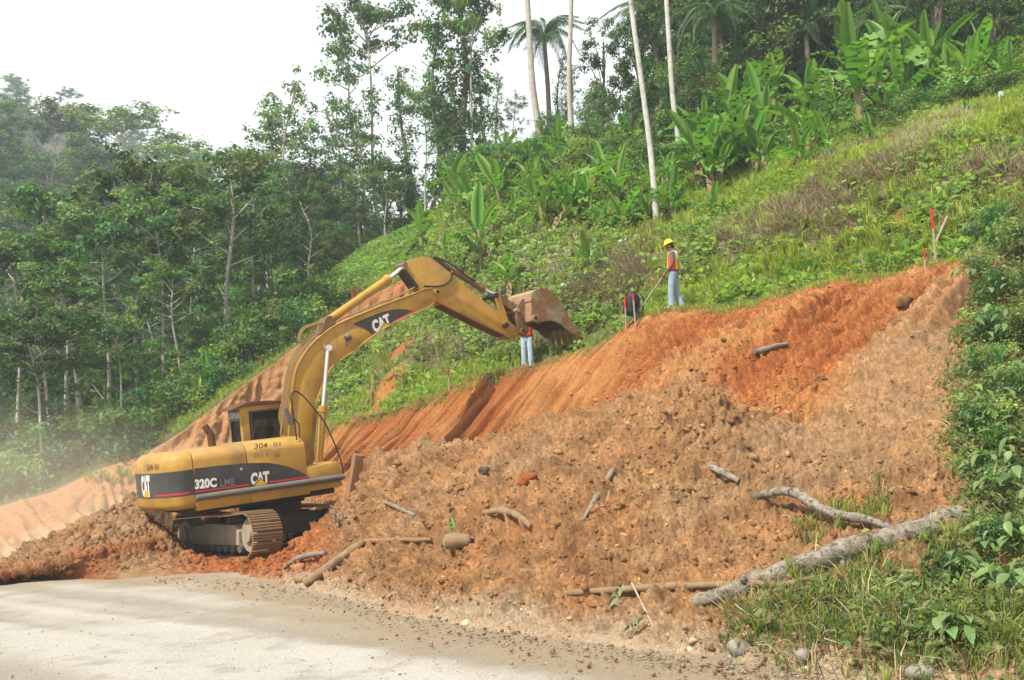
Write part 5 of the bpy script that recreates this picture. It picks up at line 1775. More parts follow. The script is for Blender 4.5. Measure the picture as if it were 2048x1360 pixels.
for i in range(34):
    px = 850 + 500 * ((i * 0.618034 + .2) % 1.0)
    BAN.append((px, np.interp(px, [850, 1000, 1160, 1350], [400, 330, 300, 330]) + _rg.uniform(0, 150), _rg.uniform(35, 80)))
BLAB = {0: 'banana plant with upright leaves just above the bend of the arm', 1: 'broad clump of banana leaves above the bucket cylinder', 2: 'young banana plant with bright leaf directly above the bucket',
        11: 'small banana plant with one pale leaf left of the standing worker', 12: 'banana plant at the foot of the bright white trunk', 13: 'banana plant with long arching leaves right of the bright white trunk',
        18: 'tallest banana plant, with a fan of long leaves at the upper right', 20: 'big banana plant under the dense dark tree at the upper right', 23: 'tiny banana plant alone on the grassy shoulder at the right'}
for i, (px, py, h) in enumerate(BAN):
    g = None if i in BLAB else ('banana plants on the cleared hillside' if px < 1400 else 'banana plants at the upper right')
    banana(px, py, h * (1.18 if i < 43 else (0.95 if px < 1400 else 1.15)), BLAB.get(i, 'green banana plant growing on the cleared hillside left of the white trunks' if px < 1400 else 'green banana plant in the thick stand at the upper right'), 100 + i, 1.0 if h < 120 else 1.35, g)
for i, (px, d, h) in enumerate([(480, 46, 95), (412, 44, 70), (500, 47, 80), (590, 50, 70), (610, 51, 75), (560, 49, 60), (385, 43, 60), (300, 44, 55), (640, 51, 60), (530, 48, 70)]):
    q = W(px, 700, d)
    g, _ = drop(q[0], q[1])
    pxx, pyy, _ = proj(g)
    o = banana(px, pyy, h * 1.25, 'banana plant on the rim of the far earth cut left of the boom', 300 + i, 1.0, 'banana plants on the rim of the far cut')
    if o is not None:
        o.location = g
        o.scale = (h * d / FPX / 1.6,) * 3

# ================================================================== people
M['skin'] = material('skin', (0.16, 0.075, 0.042), (0.19, 0.09, 0.05), 12, 0.55, spec=0.3)
M['hair'] = material('dark_hair', (0.012, 0.010, 0.009), None, rough=0.5)
M['shirt'] = material('grey_shirt', (0.13, 0.13, 0.16), (0.10, 0.10, 0.125), 14, 0.85, 0.3, 40)
M['jeans'] = material('blue_jeans', (0.20, 0.27, 0.34), (0.30, 0.37, 0.43), 7, 0.9, 0.3, 40)
M['jeans_pale'] = material('pale_jeans', (0.33, 0.42, 0.54), (0.45, 0.53, 0.63), 7, 0.9, 0.3, 40)
M['vest_orange'] = material('orange_vest', (0.72, 0.085, 0.015), (0.60, 0.07, 0.015), 9, 0.7)
M['vest_yellow'] = material('yellow_tape', (0.62, 0.62, 0.04), None, rough=0.5)
M['vest_white'] = material('pale_vest_panel', (0.62, 0.55, 0.46), (0.66, 0.62, 0.56), 9, 0.6)
M['hat'] = material('yellow_hard_hat', (0.80, 0.56, 0.008), None, rough=0.35, spec=0.5)
M['shoe'] = material('pale_shoe', (0.42, 0.40, 0.36), (0.30, 0.27, 0.22), 9, 0.8)
M['cap'] = material('olive_cap', (0.09, 0.10, 0.05), None, rough=0.9)
M['op_shirt'] = material('dark_blue_shirt', (0.035, 0.05, 0.07), None, rough=0.9)

def loft(rings, n=20):
    """rings: (x, y, z, rx, ry)"""
    V = []
    for x, y, z, rx, ry in rings:
        for k in range(n):
            a = 2 * math.pi * k / n
            V.append((x + rx * math.cos(a), y + ry * math.sin(a), z))
    m = len(rings)
    F = [[i * n + k, i * n + (k + 1) % n, (i + 1) * n + (k + 1) % n, (i + 1) * n + k] for i in range(m - 1) for k in range(n)]
    F += [list(range(n))[::-1], [(m - 1) * n + k for k in range(n)]]
    return V, F
def ball(c, r, R=None, n=14):
    V, F = [], []
    for i in range(n + 1):
        t = math.pi * i / n
        for k in range(n):
            a = 2 * math.pi * k / n
            p = np.array([r[0] * math.sin(t) * math.cos(a), r[1] * math.sin(t) * math.sin(a), r[2] * math.cos(t)])
            if R is not None:
                p = R @ p
            V.append(tuple(p + np.array(c)))
    for i in range(n):
        for k in range(n):
            F.append([i * n + k, (i + 1) * n + k, (i + 1) * n + (k + 1) % n, i * n + (k + 1) % n])
    return V, F
def fuse(name, pieces, mat, voxel=0.008, smooth_=2):
    mb = MB()
    for V, F in pieces:
        mb.add(V, F)
    me = mb.mesh(name, None)
    o = bpy.data.objects.new(name, me)
    COL.objects.link(o)
    md = o.modifiers.new('r', 'REMESH')
    md.mode = 'VOXEL'
    md.voxel_size = voxel
    if smooth_:
        sm = o.modifiers.new('s', 'SMOOTH')
        sm.factor = 0.5
        sm.iterations = smooth_
    bpy.context.view_layer.update()
    dg = bpy.context.evaluated_depsgraph_get()
    out = bpy.data.meshes.new_from_object(o.evaluated_get(dg))
    out.name = name
    bpy.data.objects.remove(o)
    bpy.data.meshes.remove(me)
    out.materials.clear()
    for m in (mat if isinstance(mat, list) else [mat]):
        out.materials.append(m)
    for p in out.polygons:
        p.use_smooth = True
    return out
def rotY(a):
    c, s = math.cos(a), math.sin(a)
    return np.array([[c, 0, s], [0, 1, 0], [-s, 0, c]])
def T(pts, r):
    return tube(spline(pts, 14), np.interp(np.linspace(0, 1, len(spline(pts, 14))), np.linspace(0, 1, len(r)), r), 12)
def hand(c, fwd, out, side):
    """palm at c pointing along fwd, fingers curled toward out"""
    c, f, o = np.array(c, float), np.array(fwd, float), np.array(out, float)
    f /= np.linalg.norm(f)
    o = o - f * (o @ f)
    o /= np.linalg.norm(o)
    s = np.cross(f, o) * side
    P = [T([c - f * 0.05, c + f * 0.01, c + f * 0.05], [0.026, 0.036, 0.036])]
    for k, (w, ln) in enumerate(((-0.030, 0.062), (-0.010, 0.074), (0.010, 0.070), (0.030, 0.055))):
        b = c + f * 0.045 + s * w
        P.append(T([b, b + f * ln * 0.5 + o * 0.012, b + f * ln * 0.55 + o * 0.045, b + f * ln * 0.3 + o * 0.066], [0.0105, 0.0095, 0.009, 0.008]))
    b = c - f * 0.01 - s * 0.03
    P.append(T([b, b - s * 0.025 + f * 0.03 + o * 0.015, b - s * 0.018 + f * 0.06 + o * 0.035], [0.012, 0.011, 0.009]))
    return P
def head(c, R):
    c = np.array(c)
    q = lambda v: tuple(c + R @ np.array(v))
    P = [ball(q((0, 0, 0.02)), (0.098, 0.078, 0.105), R), ball(q((0.03, 0, -0.065)), (0.062, 0.056, 0.062), R),
         ball(q((0.062, 0, -0.095)), (0.028, 0.032, 0.024), R), ball(q((0.102, 0, -0.022)), (0.02, 0.014, 0.026), R),
         ball(q((0.088, 0.0, 0.022)), (0.016, 0.055, 0.013), R), ball(q((0.088, 0.0, -0.066)), (0.014, 0.026, 0.012), R),
         ball(q((-0.005, 0.08, -0.015)), (0.024, 0.012, 0.034), R), ball(q((-0.005, -0.08, -0.015)), (0.024, 0.012, 0.034), R)]
    return P

def standing_person(loc, yaw, label, scale=1.0, lhand=(0.15, 0.20, 0.93), rhand=(0.20, -0.10, 0.95), feet=((0.10, 0.11), (-0.10, -0.11)), jeans='jeans', bow=0.35, plain=False):
    root = empty('person', loc, label, 'person', rot=(0, 0, yaw), scale=scale)
    R_ = rotY(bow)
    hc = np.array([0.05, 0, 1.585])
    (lx, ly), (rx, ry) = feet
    hipz = 0.92
    lh, rh = np.array(lhand), np.array(rhand)
    sh = {1: np.array([-0.02, 0.19, 1.40]), -1: np.array([-0.02, -0.19, 1.40])}
    def elbow(s, h):
        m = (sh[s] + h) / 2
        d = np.linalg.norm(sh[s] - h)
        k = math.sqrt(max(0.0, 0.29 ** 2 - (d / 2) ** 2))
        return m + np.array([-0.9, 0.35 * s, -0.15]) * k
    el = {1: elbow(1, lh), -1: elbow(-1, rh)}
    legs = lambda g: [T([(0, s * 0.09, hipz), (0.02 + fx * 0.45, s * 0.095 + (fy - s * .09) * .4, 0.50), (fx - 0.02, fy, 0.09)], [0.088 + g, 0.066 + g, 0.052 + g * 1.8]) for s, fx, fy in ((1, lx, ly), (-1, rx, ry))]
    torso = lambda g: loft([(0, 0, 0.86, 0.10 + g, 0.15 + g), (0, 0, 0.94, 0.115 + g, 0.165 + g), (0, 0, 1.04, 0.105 + g, 0.15 + g), (0.0, 0, 1.18, 0.11 + g, 0.16 + g), (-0.01, 0, 1.32, 0.115 + g, 0.178 + g), (-0.02, 0, 1.41, 0.095 + g, 0.18 + g), (-0.02, 0, 1.46, 0.06 + g, 0.10 + g)])
    arms = lambda g, t=1.0: [T([sh[s] - np.array([0, s * .02, 0]), el[s], el[s] * (1 - t) + h * t] if t > 0 else [sh[s] - np.array([0, s * .02, 0]), sh[s] * .5 + el[s] * .5, el[s]], [0.055 + g, 0.043 + g, 0.03 + g]) for s, h in ((1, lh), (-1, rh))]
    feet_ = [T([(fx - 0.08, fy, 0.05), (fx + 0.02, fy, 0.055), (fx + 0.14, fy, 0.035)], [0.04, 0.045, 0.03]) for fx, fy in ((lx, ly), (rx, ry))]
    body = [torso(0)] + legs(0) + arms(0) + feet_ + [T([(-0.02, 0, 1.42), (0.01, 0, 1.5), (0.035, 0, 1.56)], [0.062, 0.056, 0.055])] + head(hc, R_)
    for s, h in ((1, lh), (-1, rh)):
        d = h - el[s]
        d /= np.linalg.norm(d)
        body += hand(h + d * 0.04, d, np.array([0.2, -s * 1.0, -0.1]), s)
    obj('body', fuse('body', body, M['skin'], 0.0075, 1), root)
    hairp = [ball(hc + R_ @ np.array([-0.02, 0, 0.035]), (0.092, 0.083, 0.098), R_), ball(hc + R_ @ np.array([-0.055, 0, -0.03]), (0.05, 0.068, 0.06), R_)]
    obj('hair', fuse('hair', hairp, M['hair'], 0.012, 1), root)
    hat = [loft([(0, 0, 0, .142, .122), (0, 0, 0.012, .142, .122), (0, 0, 0.016, .12, .105), (0, 0, 0.06, .113, .098), (0, 0, 0.10, .085, .075), (0, 0, 0.118, .04, .036)]), ball((0.10, 0, 0.002), (0.075, 0.075, 0.008)), ball((0, 0, 0.105), (0.09, 0.018, 0.03))]
    hat = [([tuple(hc + R_ @ (np.array(v) + np.array([0, 0, 0.055]))) for v in V], F) for V, F in hat]
    obj('hard_hat', fuse('hard_hat', hat, M['hat'], 0.006, 1), root)
    obj('shirt', fuse('shirt', [torso(0.012)] + arms(0.016, 0.0) + [T([(-0.02, 0, 1.42), (0.0, 0, 1.475)], [0.07, 0.066])], M['shirt'], 0.010, 2), root)
    tr = legs(0.018) + [loft([(0, 0, 0.80, 0.10, 0.15), (0, 0, 0.88, 0.118, 0.165), (0, 0, 0.95, 0.125, 0.172), (0, 0, 1.0, 0.118, 0.166)])]
    obj('trousers', fuse('trousers', tr, M[jeans], 0.010, 1), root)
    for k, (fx, fy) in enumerate(((lx, ly), (rx, ry))):
        obj('shoe', fuse('shoe', [T([(fx - 0.09, fy, 0.05), (fx + 0.02, fy, 0.06), (fx + 0.16, fy, 0.038)], [0.05, 0.055, 0.038])], M['shoe'], 0.01, 1), root)
    vm = fuse('vest', [loft([(0, 0, 0.98, 0.15, 0.19), (0, 0, 1.1, 0.14, 0.182), (0, 0, 1.2, 0.138, 0.184), (-0.01, 0, 1.32, 0.142, 0.192), (-0.015, 0, 1.40, 0.13, 0.178), (-0.02, 0, 1.445, 0.10, 0.14)])], [M['vest_orange'], M['vest_yellow'], M['vest_white']], 0.010, 1)
    for p in vm.polygons:
        x, y, z = p.center
        a = math.atan2(abs(y) / 0.185, x / 0.145)
        if not plain:
            if x < -0.02 and z > 1.24 and abs(y) < 0.14:
                p.material_index = 2
            if 0.085 < abs(y) < 0.125:
                p.material_index = 1
            if z < 1.0 and x > 0.05:
                p.material_index = 1
    obj('vest', vm, root)
    return root
pw, _ = hit(1353, 626)
wp = W(1353, 622, proj(pw)[2] + 0.25)
gz, _ = drop(wp[0], wp[1])
g1 = W(1352, 620, 26.4)
worker = standing_person(g1, math.radians(160), 'worker in yellow hard hat and orange vest standing at the lip holding a long pole', 1.0, jeans='jeans', lhand=(0.16, 0.17, 0.90), rhand=(0.22, -0.04, 0.93))
g2p, _ = drop(*W(1058, 735, 31.6)[:2])
worker2 = standing_person(W(1057, 739, 31.4), math.radians(250), 'worker in orange top and pale jeans half hidden behind the bucket', 1.0, lhand=(0.06, 0.30, 0.86), rhand=(0.10, -0.28, 0.9), feet=((0.06, 0.12), (-0.03, -0.12)), jeans='jeans_pale', bow=0.1, plain=True)

# operator in the cab
def seated_person(loc, yaw, label):
    root = empty('person', loc, label, 'person', rot=(0, 0, yaw))
    R_ = rotY(0.1)
    hc = np.array([0.06, 0, 0.70])
    tors = lambda g: loft([(0, 0, 0.0, 0.12 + g, 0.17 + g), (0, 0, 0.12, 0.12 + g, 0.165 + g), (0, 0, 0.3, 0.12 + g, 0.17 + g), (0, 0, 0.46, 0.12 + g, 0.185 + g), (0, 0, 0.54, 0.09 + g, 0.17 + g), (0, 0, 0.58, 0.06 + g, 0.09 + g)])
    arm = lambda g: [T([(0, s * .17, .5), (0.02, s * .27, .26), (.26, s * .24, .22)], [.055 + g, .045 + g, .032 + g]) for s in (1, -1)]
    leg = lambda g: [T([(0, s * .09, .04), (.40, s * .11, .08), (.46, s * .11, -.32)], [.09 + g, .07 + g, .05 + g]) for s in (1, -1)]
    b = [tors(0)] + arm(0) + leg(0) + [T([(0, 0, .54), (.02, 0, .6), (.04, 0, .66)], [.06, .055, .055])] + head(hc, R_)
    for s in (1, -1):
        b += hand((.30, s * .235, .215), (1, 0, -.1), (0, 0, -1), s)
    obj('body', fuse('body', b, M['skin'], 0.009, 1), root)
    obj('shirt', fuse('shirt', [tors(0.012)] + arm(0.014)[:2], M['op_shirt'], 0.012, 1), root)
    obj('trousers', fuse('trousers', leg(0.015), M['op_shirt'], 0.012, 1), root)
    obj('cap', fuse('cap', [ball(hc + np.array([-0.01, 0, 0.055]), (.108, .09, .085)), ball(hc + np.array([.1, 0, .05]), (.08, .06, .01))], M['cap'], 0.009, 1), root)
    return root
sp = np.array([xr + 0.62, (YC0 + YC1) / 2, zc0 + 0.56])
hw = L(536, 858, (YC0 + YC1) / 2)
sp = np.array([hw[0] - 0.06, (YC0 + YC1) / 2, hw[1] - 0.74])
spw = EO + sp[0] * EX + sp[1] * EY + sp[2] * EZ
seated_person(spw, AL, 'machine operator in a cap seated inside the excavator cab')

# ================================================================== tools and stakes
M['redpaint'] = material('red_paint', (0.62, 0.02, 0.018), (0.5, 0.02, 0.018), 9, 0.6)
M['stakewood'] = material('stake_wood', (0.40, 0.33, 0.25), (0.32, 0.25, 0.18), 9, 0.9)
M['polegrey'] = material('grey_pole', (0.33, 0.30, 0.25), (0.20, 0.18, 0.15), 12, 0.8)
M['pack'] = material('black_canvas', (0.016, 0.018, 0.022), (0.03, 0.033, 0.038), 7, 0.7, 0.3, 30)
M['whitepaint'] = material('white_post_paint', (0.55, 0.57, 0.60), (0.42, 0.43, 0.45), 8, 0.8)
def to_pole(name, A, B, r, label, cat, frac_red=0.0, group=None, mat='stakewood', low_red=0.0):
    A, B = np.array(A), np.array(B)
    v = B - A
    ln = np.linalg.norm(v)
    root = empty(name, A, label, cat, group)
    root.rotation_mode = 'QUATERNION'
    root.rotation_quaternion = Vector((0, 0, 1)).rotation_difference(Vector(v / ln))
    top = ln * (1 - frac_red)
    mb = MB().tube([(0, 0, -0.25 + low_red * ln + 0.25 * (low_red > 0)), (0, 0, top * 0.5), (0, 0, top)], [r, r, r], 8)
    obj('shaft', mb.mesh('shaft', M[mat]), root)
    if frac_red:
        obj('painted_top', MB().tube([(0, 0, top), (0, 0, ln)], r * 1.12, 8).mesh('painted_top', M['redpaint']), root)
    if low_red:
        obj('painted_tip', MB().tube([(0, 0, -0.05), (0, 0, low_red * ln)], r * 1.15, 8).mesh('painted_tip', M['redpaint']), root)
    return root
def stake(b, t, r, label, fr, group=None, mat='stakewood'):
    p, n = hit(*b)
    d = proj(p)[2]
    return to_pole('survey_stake', p, W(t[0], t[1], d), r, label, 'survey stake', fr, group, mat)
stake((1252, 662), (1250, 592), 0.018, 'red-topped stake left of the black backpack', 0.33)
stake((1271, 652), (1266, 588), 0.02, 'red-topped stake in front of the black backpack', 0.2)
stake((1872, 528), (1863, 417), 0.022, 'tall stake with long red top at the right end of the lip', 0.36)
stake((1850, 540), (1849, 496), 0.02, 'short red-topped stake left of the tall red one at the right', 0.5)
stake((899, 782), (896, 738), 0.022, 'taller of the two red-topped stakes on the bank behind the boom', 0.35)
stake((881, 772), (879, 744), 0.02, 'shorter red-topped stake on the bank behind the boom', 0.4)
stake((806, 776), (805, 744), 0.02, 'red-topped stake beside the bare earth scar on the knoll', 0.45)
q = W(717, 604, 46)
to_pole('survey_stake', W(719, 612, 45.8), W(715, 572, 45.8), 0.03, 'right one of two far red stakes above the stick cylinder', 'survey stake', 0.7)
to_pole('survey_stake', W(707, 618, 45.6), W(704, 578, 45.6), 0.03, 'left one of two far red stakes above the stick cylinder', 'survey stake', 0.7)
p, _ = hit(884, 774)
to_pole('ranging_rod', p, W(915, 724, proj(p)[2]), 0.015, 'thin leaning pale rod with red foot on the bank behind the boom', 'rod', low_red=0.15, mat='stakewood')
p, _ = hit(1855, 522)
to_pole('leaning_pole', p, W(1895, 432, proj(p)[2]), 0.026, 'pale pole leaning across the tall red-topped stake', 'pole', mat='stakewood')
lhw = worker.matrix_world if False else None
c, s = math.cos(math.radians(160)), math.sin(math.radians(160))
def wl(x, y, z):
    return g1 + np.array([x * c - y * s, x * s + y * c, z])
hA = wl(0.20, 0.09, 0.90)
pt, _ = hit(1246, 668)
dirp = (hA - pt) / np.linalg.norm(hA - pt)
to_pole('surveying_pole', pt, hA + dirp * 0.10, 0.02, 'long grey pole with red tip held by the worker in the yellow hard hat', 'pole', mat='polegrey', low_red=0.17)
p, _ = hit(2003, 214)
to_pole('boundary_post', p, W(2002, 183, proj(p)[2]), 0.075, 'short white post on the grassy shoulder at the upper right', 'post', mat='whitepaint')
p, _ = hit(1268, 642)
dd = proj(p)[2]
sc = dd / FPX
bp_ = empty('backpack', W(1265, 634, dd + 0.1), 'black backpack hung on the stakes at the lip left of the worker', 'backpack', rot=(0.1, 0.12, -0.5))
bp_.scale = (1.2, 1.2, 1.15)
pk = [loft([(0, 0, 0.02, .10, .17), (0, 0, .12, .15, .22), (0, 0, .30, .15, .22), (0, 0, .45, .12, .18), (0, 0, .56, .07, .10)], 18)]
obj('bag', fuse('bag', pk, M['pack'], 0.014, 2), bp_)
obj('pocket', fuse('pocket', [loft([(-0.12, 0, .06, .07, .14), (-0.12, 0, .16, .08, .15), (-0.12, 0, .26, .06, .13)], 14)], M['pack'], 0.014, 2), bp_)
for s in (-1, 1):
    obj('strap', MB().tube(spline([(0.12, s * .09, .52), (0.2, s * .1, .35), (0.16, s * .13, .05), (0.1, s * .2, -.12)], 14), 0.016, 6).mesh('strap', M['pack'], True), bp_)

# ================================================================== logs, timber, stones
def log_px(name, pts, r_px, mat, label, cat, knots=True, flat=1.0, lift=0.5, group=None, seed=0, cap_mat=None):
    rg = np.random.default_rng(seed + 5)
    pts = np.array(pts, float)
    hp = [hit(*p) for p in pts]
    ds = np.array([proj(h[0])[2] for h in hp])
    lin = np.linspace(ds[0], ds[-1], len(pts))
    rw = np.asarray(r_px, float) * np.ones(len(pts)) * ds / FPX
    P = []
    for i, p in enumerate(pts):
        d = min(lin[i] if len(pts) > 2 else ds[i], ds[i])
        P.append(W(p[0], p[1], d - rw[i] * (lift if np.isscalar(lift) else lift[i])))
    P = np.array(P)
    n = max(10, len(pts) * 7)
    S = spline(P, n)
    rr_ = np.interp(np.linspace(0, 1, len(S)), np.linspace(0, 1, len(P)), rw)
    rr_ = rr_ * (1 + 0.07 * np.array([vnoise(np.array([[i * 0.55, seed, 0.3]]))[0] for i in range(len(S))]))
    o0 = S.mean(0)
    V, F = tube(S - o0, rr_, 14 if np.max(r_px) > 8 else 9)
    V = np.array(V)
    V += rr_.mean() * np.stack([0.17 * vnoise(V * 5.0 + 9 * k + seed) + 0.16 * vnoise(V * 14.0 + 5 * k + seed) for k in range(3)], 1)
    root = obj(name, mesh_py(name, V, F, M[mat], True), None, label, cat, group, loc=tuple(o0))
    root.data.set_sharp_from_angle(angle=math.radians(60))
    return root
M['cutwood'] = material('cut_end', (0.36, 0.24, 0.12), (0.22, 0.14, 0.07), 12, 0.9)
big = log_px('fallen_log', [(1388, 1206), (1440, 1190), (1510, 1165), (1610, 1128), (1700, 1098), (1800, 1072), (1880, 1046), (1922, 1034)], [11, 17, 20, 21, 22, 21, 22, 24], 'bark_log', 'thick pale mottled log lying on the soil at the lower right', 'log', seed=1, lift=0.9)
def cut_end(root, px0, py0, r_px):
    p = np.array(root.location)
    V = np.array([v.co[:] for v in root.data.vertices])
    return V
_V = np.array([v.co[:] for v in big.data.vertices])[-14:]
_c = _V.mean(0)
_n = np.cross(_V[0] - _c, _V[4] - _c)
_n /= np.linalg.norm(_n)
if _n @ _c < 0:
    _n = -_n
_ring = [tuple(_c + (v - _c) * 0.97 + _n * 0.012) for v in _V]
obj('cut_end', mesh_py('cut_end', _ring + [tuple(_c + _n * .02)], [[i, (i + 1) % 14, 14] for i in range(14)], M['cutwood']), big)
for t_, ln_, dr_ in ((0.55, 0.16, (0.1, -0.5, -0.8)), (0.62, 0.10, (0.2, -0.8, 0.6)), (0.25, 0.08, (-.2, -.7, .7))):
    V_ = np.array([v.co[:] for v in big.data.vertices])
    k_ = int(t_ * (len(V_) // 14)) * 14
    c_ = V_[k_:k_ + 14].mean(0)
    d_ = np.array(dr_) / np.linalg.norm(dr_)
    obj('branch_stub', MB().tube([c_, c_ + d_ * (0.09 + ln_ * .5), c_ + d_ * (0.09 + ln_)], [0.055, 0.042, 0.034], 8).mesh('branch_stub', M['bark_log'], True), big)
log_px('thin_log', [(1134, 1186), (1230, 1180), (1350, 1172), (1440, 1170), (1500, 1165), (1560, 1170), (1600, 1163), (1660, 1150)], [6, 7.5, 8, 7, 7.5, 7, 6.5, 5], 'wood', 'long thin stripped pole crossing in front of the thick mottled log', 'log', seed=2, lift=[1.2, 1.4, 1.8, 3.5, 5.5, 6.5, 6.5, 5.5])
log_px('crooked_branch', [(1514, 992), (1556, 983), (1590, 985), (1622, 1006), (1670, 1028), (1730, 1038), (1786, 1056)], [6, 9, 10, 10, 10, 9, 6], 'bark_log', 'crooked grey branch lying above the thick mottled log', 'branch', seed=3, lift=0.8)
log_px('split_log', [(612, 1166), (650, 1140), (690, 1110), (728, 1083)], [10, 10, 9, 8], 'wood', 'broken pale log sloping up from the road edge right of the tracks', 'log', seed=4, lift=2.4)
log_px('broken_board', [(727, 1082), (790, 1080), (862, 1079)], [5, 5, 4], 'timber', 'thin brown board lying level behind the broken pale log', 'board', seed=5, lift=3.0)
log_px('root_piece', [(566, 1138), (590, 1120), (620, 1110), (652, 1106)], [3, 5.5, 6, 4], 'wood_grey', 'curved grey root at the road edge just right of the tracks', 'root', seed=6, lift=1.0)
log_px('bent_log', [(968, 1027), (1000, 1021), (1032, 1030), (1062, 1053)], [5, 7, 7.5, 5], 'wood', 'short bent log half buried in the middle of the heap', 'log', seed=7, lift=1.4)
log_px('half_buried_stick', [(1160, 1050), (1190, 1000), (1226, 940)], [3, 6, 5], 'wood_grey', 'long grey stick half buried upright on the heap face', 'stick', seed=8, lift=1.3)
log_px('stick', [(768, 1003), (800, 1017), (830, 1031)], [3, 4.5, 4], 'wood_grey', 'short grey stick on the left part of the heap', 'stick', seed=9)
log_px('pale_branch', [(1418, 934), (1445, 945), (1478, 962)], [7, 8, 6], 'bark_log', 'short whitish branch stub below the old pale slope', 'branch', seed=10)
log_px('plank', [(1508, 704), (1540, 696), (1574, 687)], [6, 6, 4], 'wood_grey', 'single grey plank lying on the upper orange slope', 'plank', seed=11)
log_px('dead_branch', [(1938, 1204), (1990, 1232), (2060, 1264)], [5, 7, 7], 'wood_grey', 'grey dead branch among the leaves at the right edge', 'branch', seed=12, lift=3)
log_px('dead_branch', [(1722, 1238), (1745, 1268), (1764, 1294)], [5, 5, 4], 'wood_grey', 'short dead branch in the grass at the lower right', 'branch', seed=13, lift=2)
log_px('dry_stalk', [(1538, 1268), (1541, 1300), (1518, 1330), (1502, 1345)], [4, 3.4, 3, 3], 'wood', 'thin dry stalk between the grey stones by the road', 'stalk', seed=14, lift=2)
log_px('fallen_pole', [(1384, 468), (1406, 438), (1428, 408)], [3.4, 3.6, 3.4], 'wood_grey', 'grey pole lying up the slope right of the bright white trunk', 'pole', seed=15, lift=2)
log_px('fallen_branch', [(1163, 472), (1172, 455), (1182, 438)], [3, 3.4, 2.6], 'wood', 'pale dead branch on the cleared slope above the bucket', 'branch', seed=16, lift=2)
log_px('fallen_branch', [(1078, 480), (1090, 472), (1104, 464)], [2.5, 3.2, 2.6], 'wood', 'short brown dead branch among the banana plants', 'branch', seed=17, lift=2)
log_px('thin_cane', [(718, 835), (735, 800), (750, 760)], [1.8, 1.8, 1.5], 'wood', 'dry cane leaning on the grassy knoll under the boom', 'cane', seed=18, lift=3)
log_px('fallen_branch', [(330, 1000 - 60), (300, 955), (250, 985)], [2, 2.5, 2], 'wood_grey', 'thin grey branch on the far cut left of the counterweight', 'branch', seed=19, lift=2) if False else None
# banana stem stump with pale cut face
p, n_ = hit(915, 1098)
st_ = empty('cut_stem', p, 'stub of a cut green stem with a pale end in the heap', 'stump', rot=(0, 0, -0.25))
V, F = tube(spline([(-0.16, 0, .10), (0, 0, .12), (.18, .05, .09)], 8), [0.105, 0.115, 0.12, 0.115, 0.11, 0.10, 0.10, 0.09], 14)
obj('stem', mesh_py('stem', V, F, M['wood'], True), st_)
V, F = tube([(-0.175, 0, .10), (-0.155, 0, .10)], 0.098, 14)
M['palecut'] = material('pale_cut_face', (0.42, 0.44, 0.24), (0.32, 0.34, 0.18), 9, 0.8)
obj('cut_face', mesh_py('cut_face', V, F, M['palecut']), st_)
obj('leaf', BL[4], st_, loc=(-0.05, 0, .2), rot=(0, 0, 2.2), scale=0.22)
# timber post
p, _ = hit(703, 1000)
d_ = 21.4
A, B = W(702, 1010, d_), W(718, 909, d_)
tp = bpy.data.objects.new('timber_post', None)
v = (B - A) / np.linalg.norm(B - A)
root = obj('timber_post', MB().box((0, 0, np.linalg.norm(B - A) / 2), (0.21, 0.17, np.linalg.norm(B - A))).mesh('timber_post', M['timber'], False, 0.012), None, 'upright square timber post stained with red soil beside the excavator', 'post', loc=tuple(A))
root.rotation_mode = 'QUATERNION'
root.rotation_quaternion = Vector((0, 0, 1)).rotation_difference(Vector(v)) @ Matrix.Rotation(0.5, 3, 'Z').to_quaternion()
# burnt stump
p, _ = hit(1738, 552)
V, F = tube([(0.02, 0, -.1), (0, 0, .1), (-.06, 0, .26), (-.13, 0, .36)], [.11, .10, .085, .02], 10)
obj('stump', mesh_py('stump', V, F, M['bark_dark'], True), None, 'dark splintered stump on the lip in the middle of the upper bank', 'stump', loc=tuple(p))
def stone_mesh(name, seed, r, mat, sub=3, rough=0.25, f=1.6):
    bm = bmesh.new()
    bmesh.ops.create_icosphere(bm, subdivisions=sub, radius=1)
    V = np.array([v.co[:] for v in bm.verts])
    k = 1 + rough * fbm(V, f * .6, 3, seed) + rough * 0.4 * fbm(V, f * 2, 2, seed + 3)
    V = V * k[:, None] * np.array(r)
    for v, q in zip(bm.verts, V):
        v.co = q
    me = bpy.data.meshes.new(name)
    bm.to_mesh(me)
    bm.free()
    me.materials.append(mat)
    for p in me.polygons:
        p.use_smooth = True
    return me
for i, (px, py, rx, ry, lab) in enumerate([(1480, 1292, 28, 21, 'largest pale river stone at the road edge below the grass'), (1606, 1310, 19, 17, 'rounded grey stone right of the largest pale one'), (1842, 1342, 30, 16, 'flat pale stone at the bottom edge near the right corner'), (1452, 1268, 8, 6, 'small grey pebble just left of the largest pale stone'), (1700, 1220, 13, 10, 'small stone in the grass above the road edge'), (1660, 1276, 10, 8, 'small brown stone between the grass tufts')]):
    p, n = hit(px, py + ry * 0.6)
    d = proj(p)[2]
    s = d / FPX
    obj('stone', stone_mesh('stone', 40 + i, (rx * s, rx * s * .8, ry * s * .9), M['rock'], 3, 0.30, 1.1), None, lab, 'stone', loc=tuple(p + np.array([0, 0, ry * s * .45])), rot=(0, 0.15, i * 1.3))

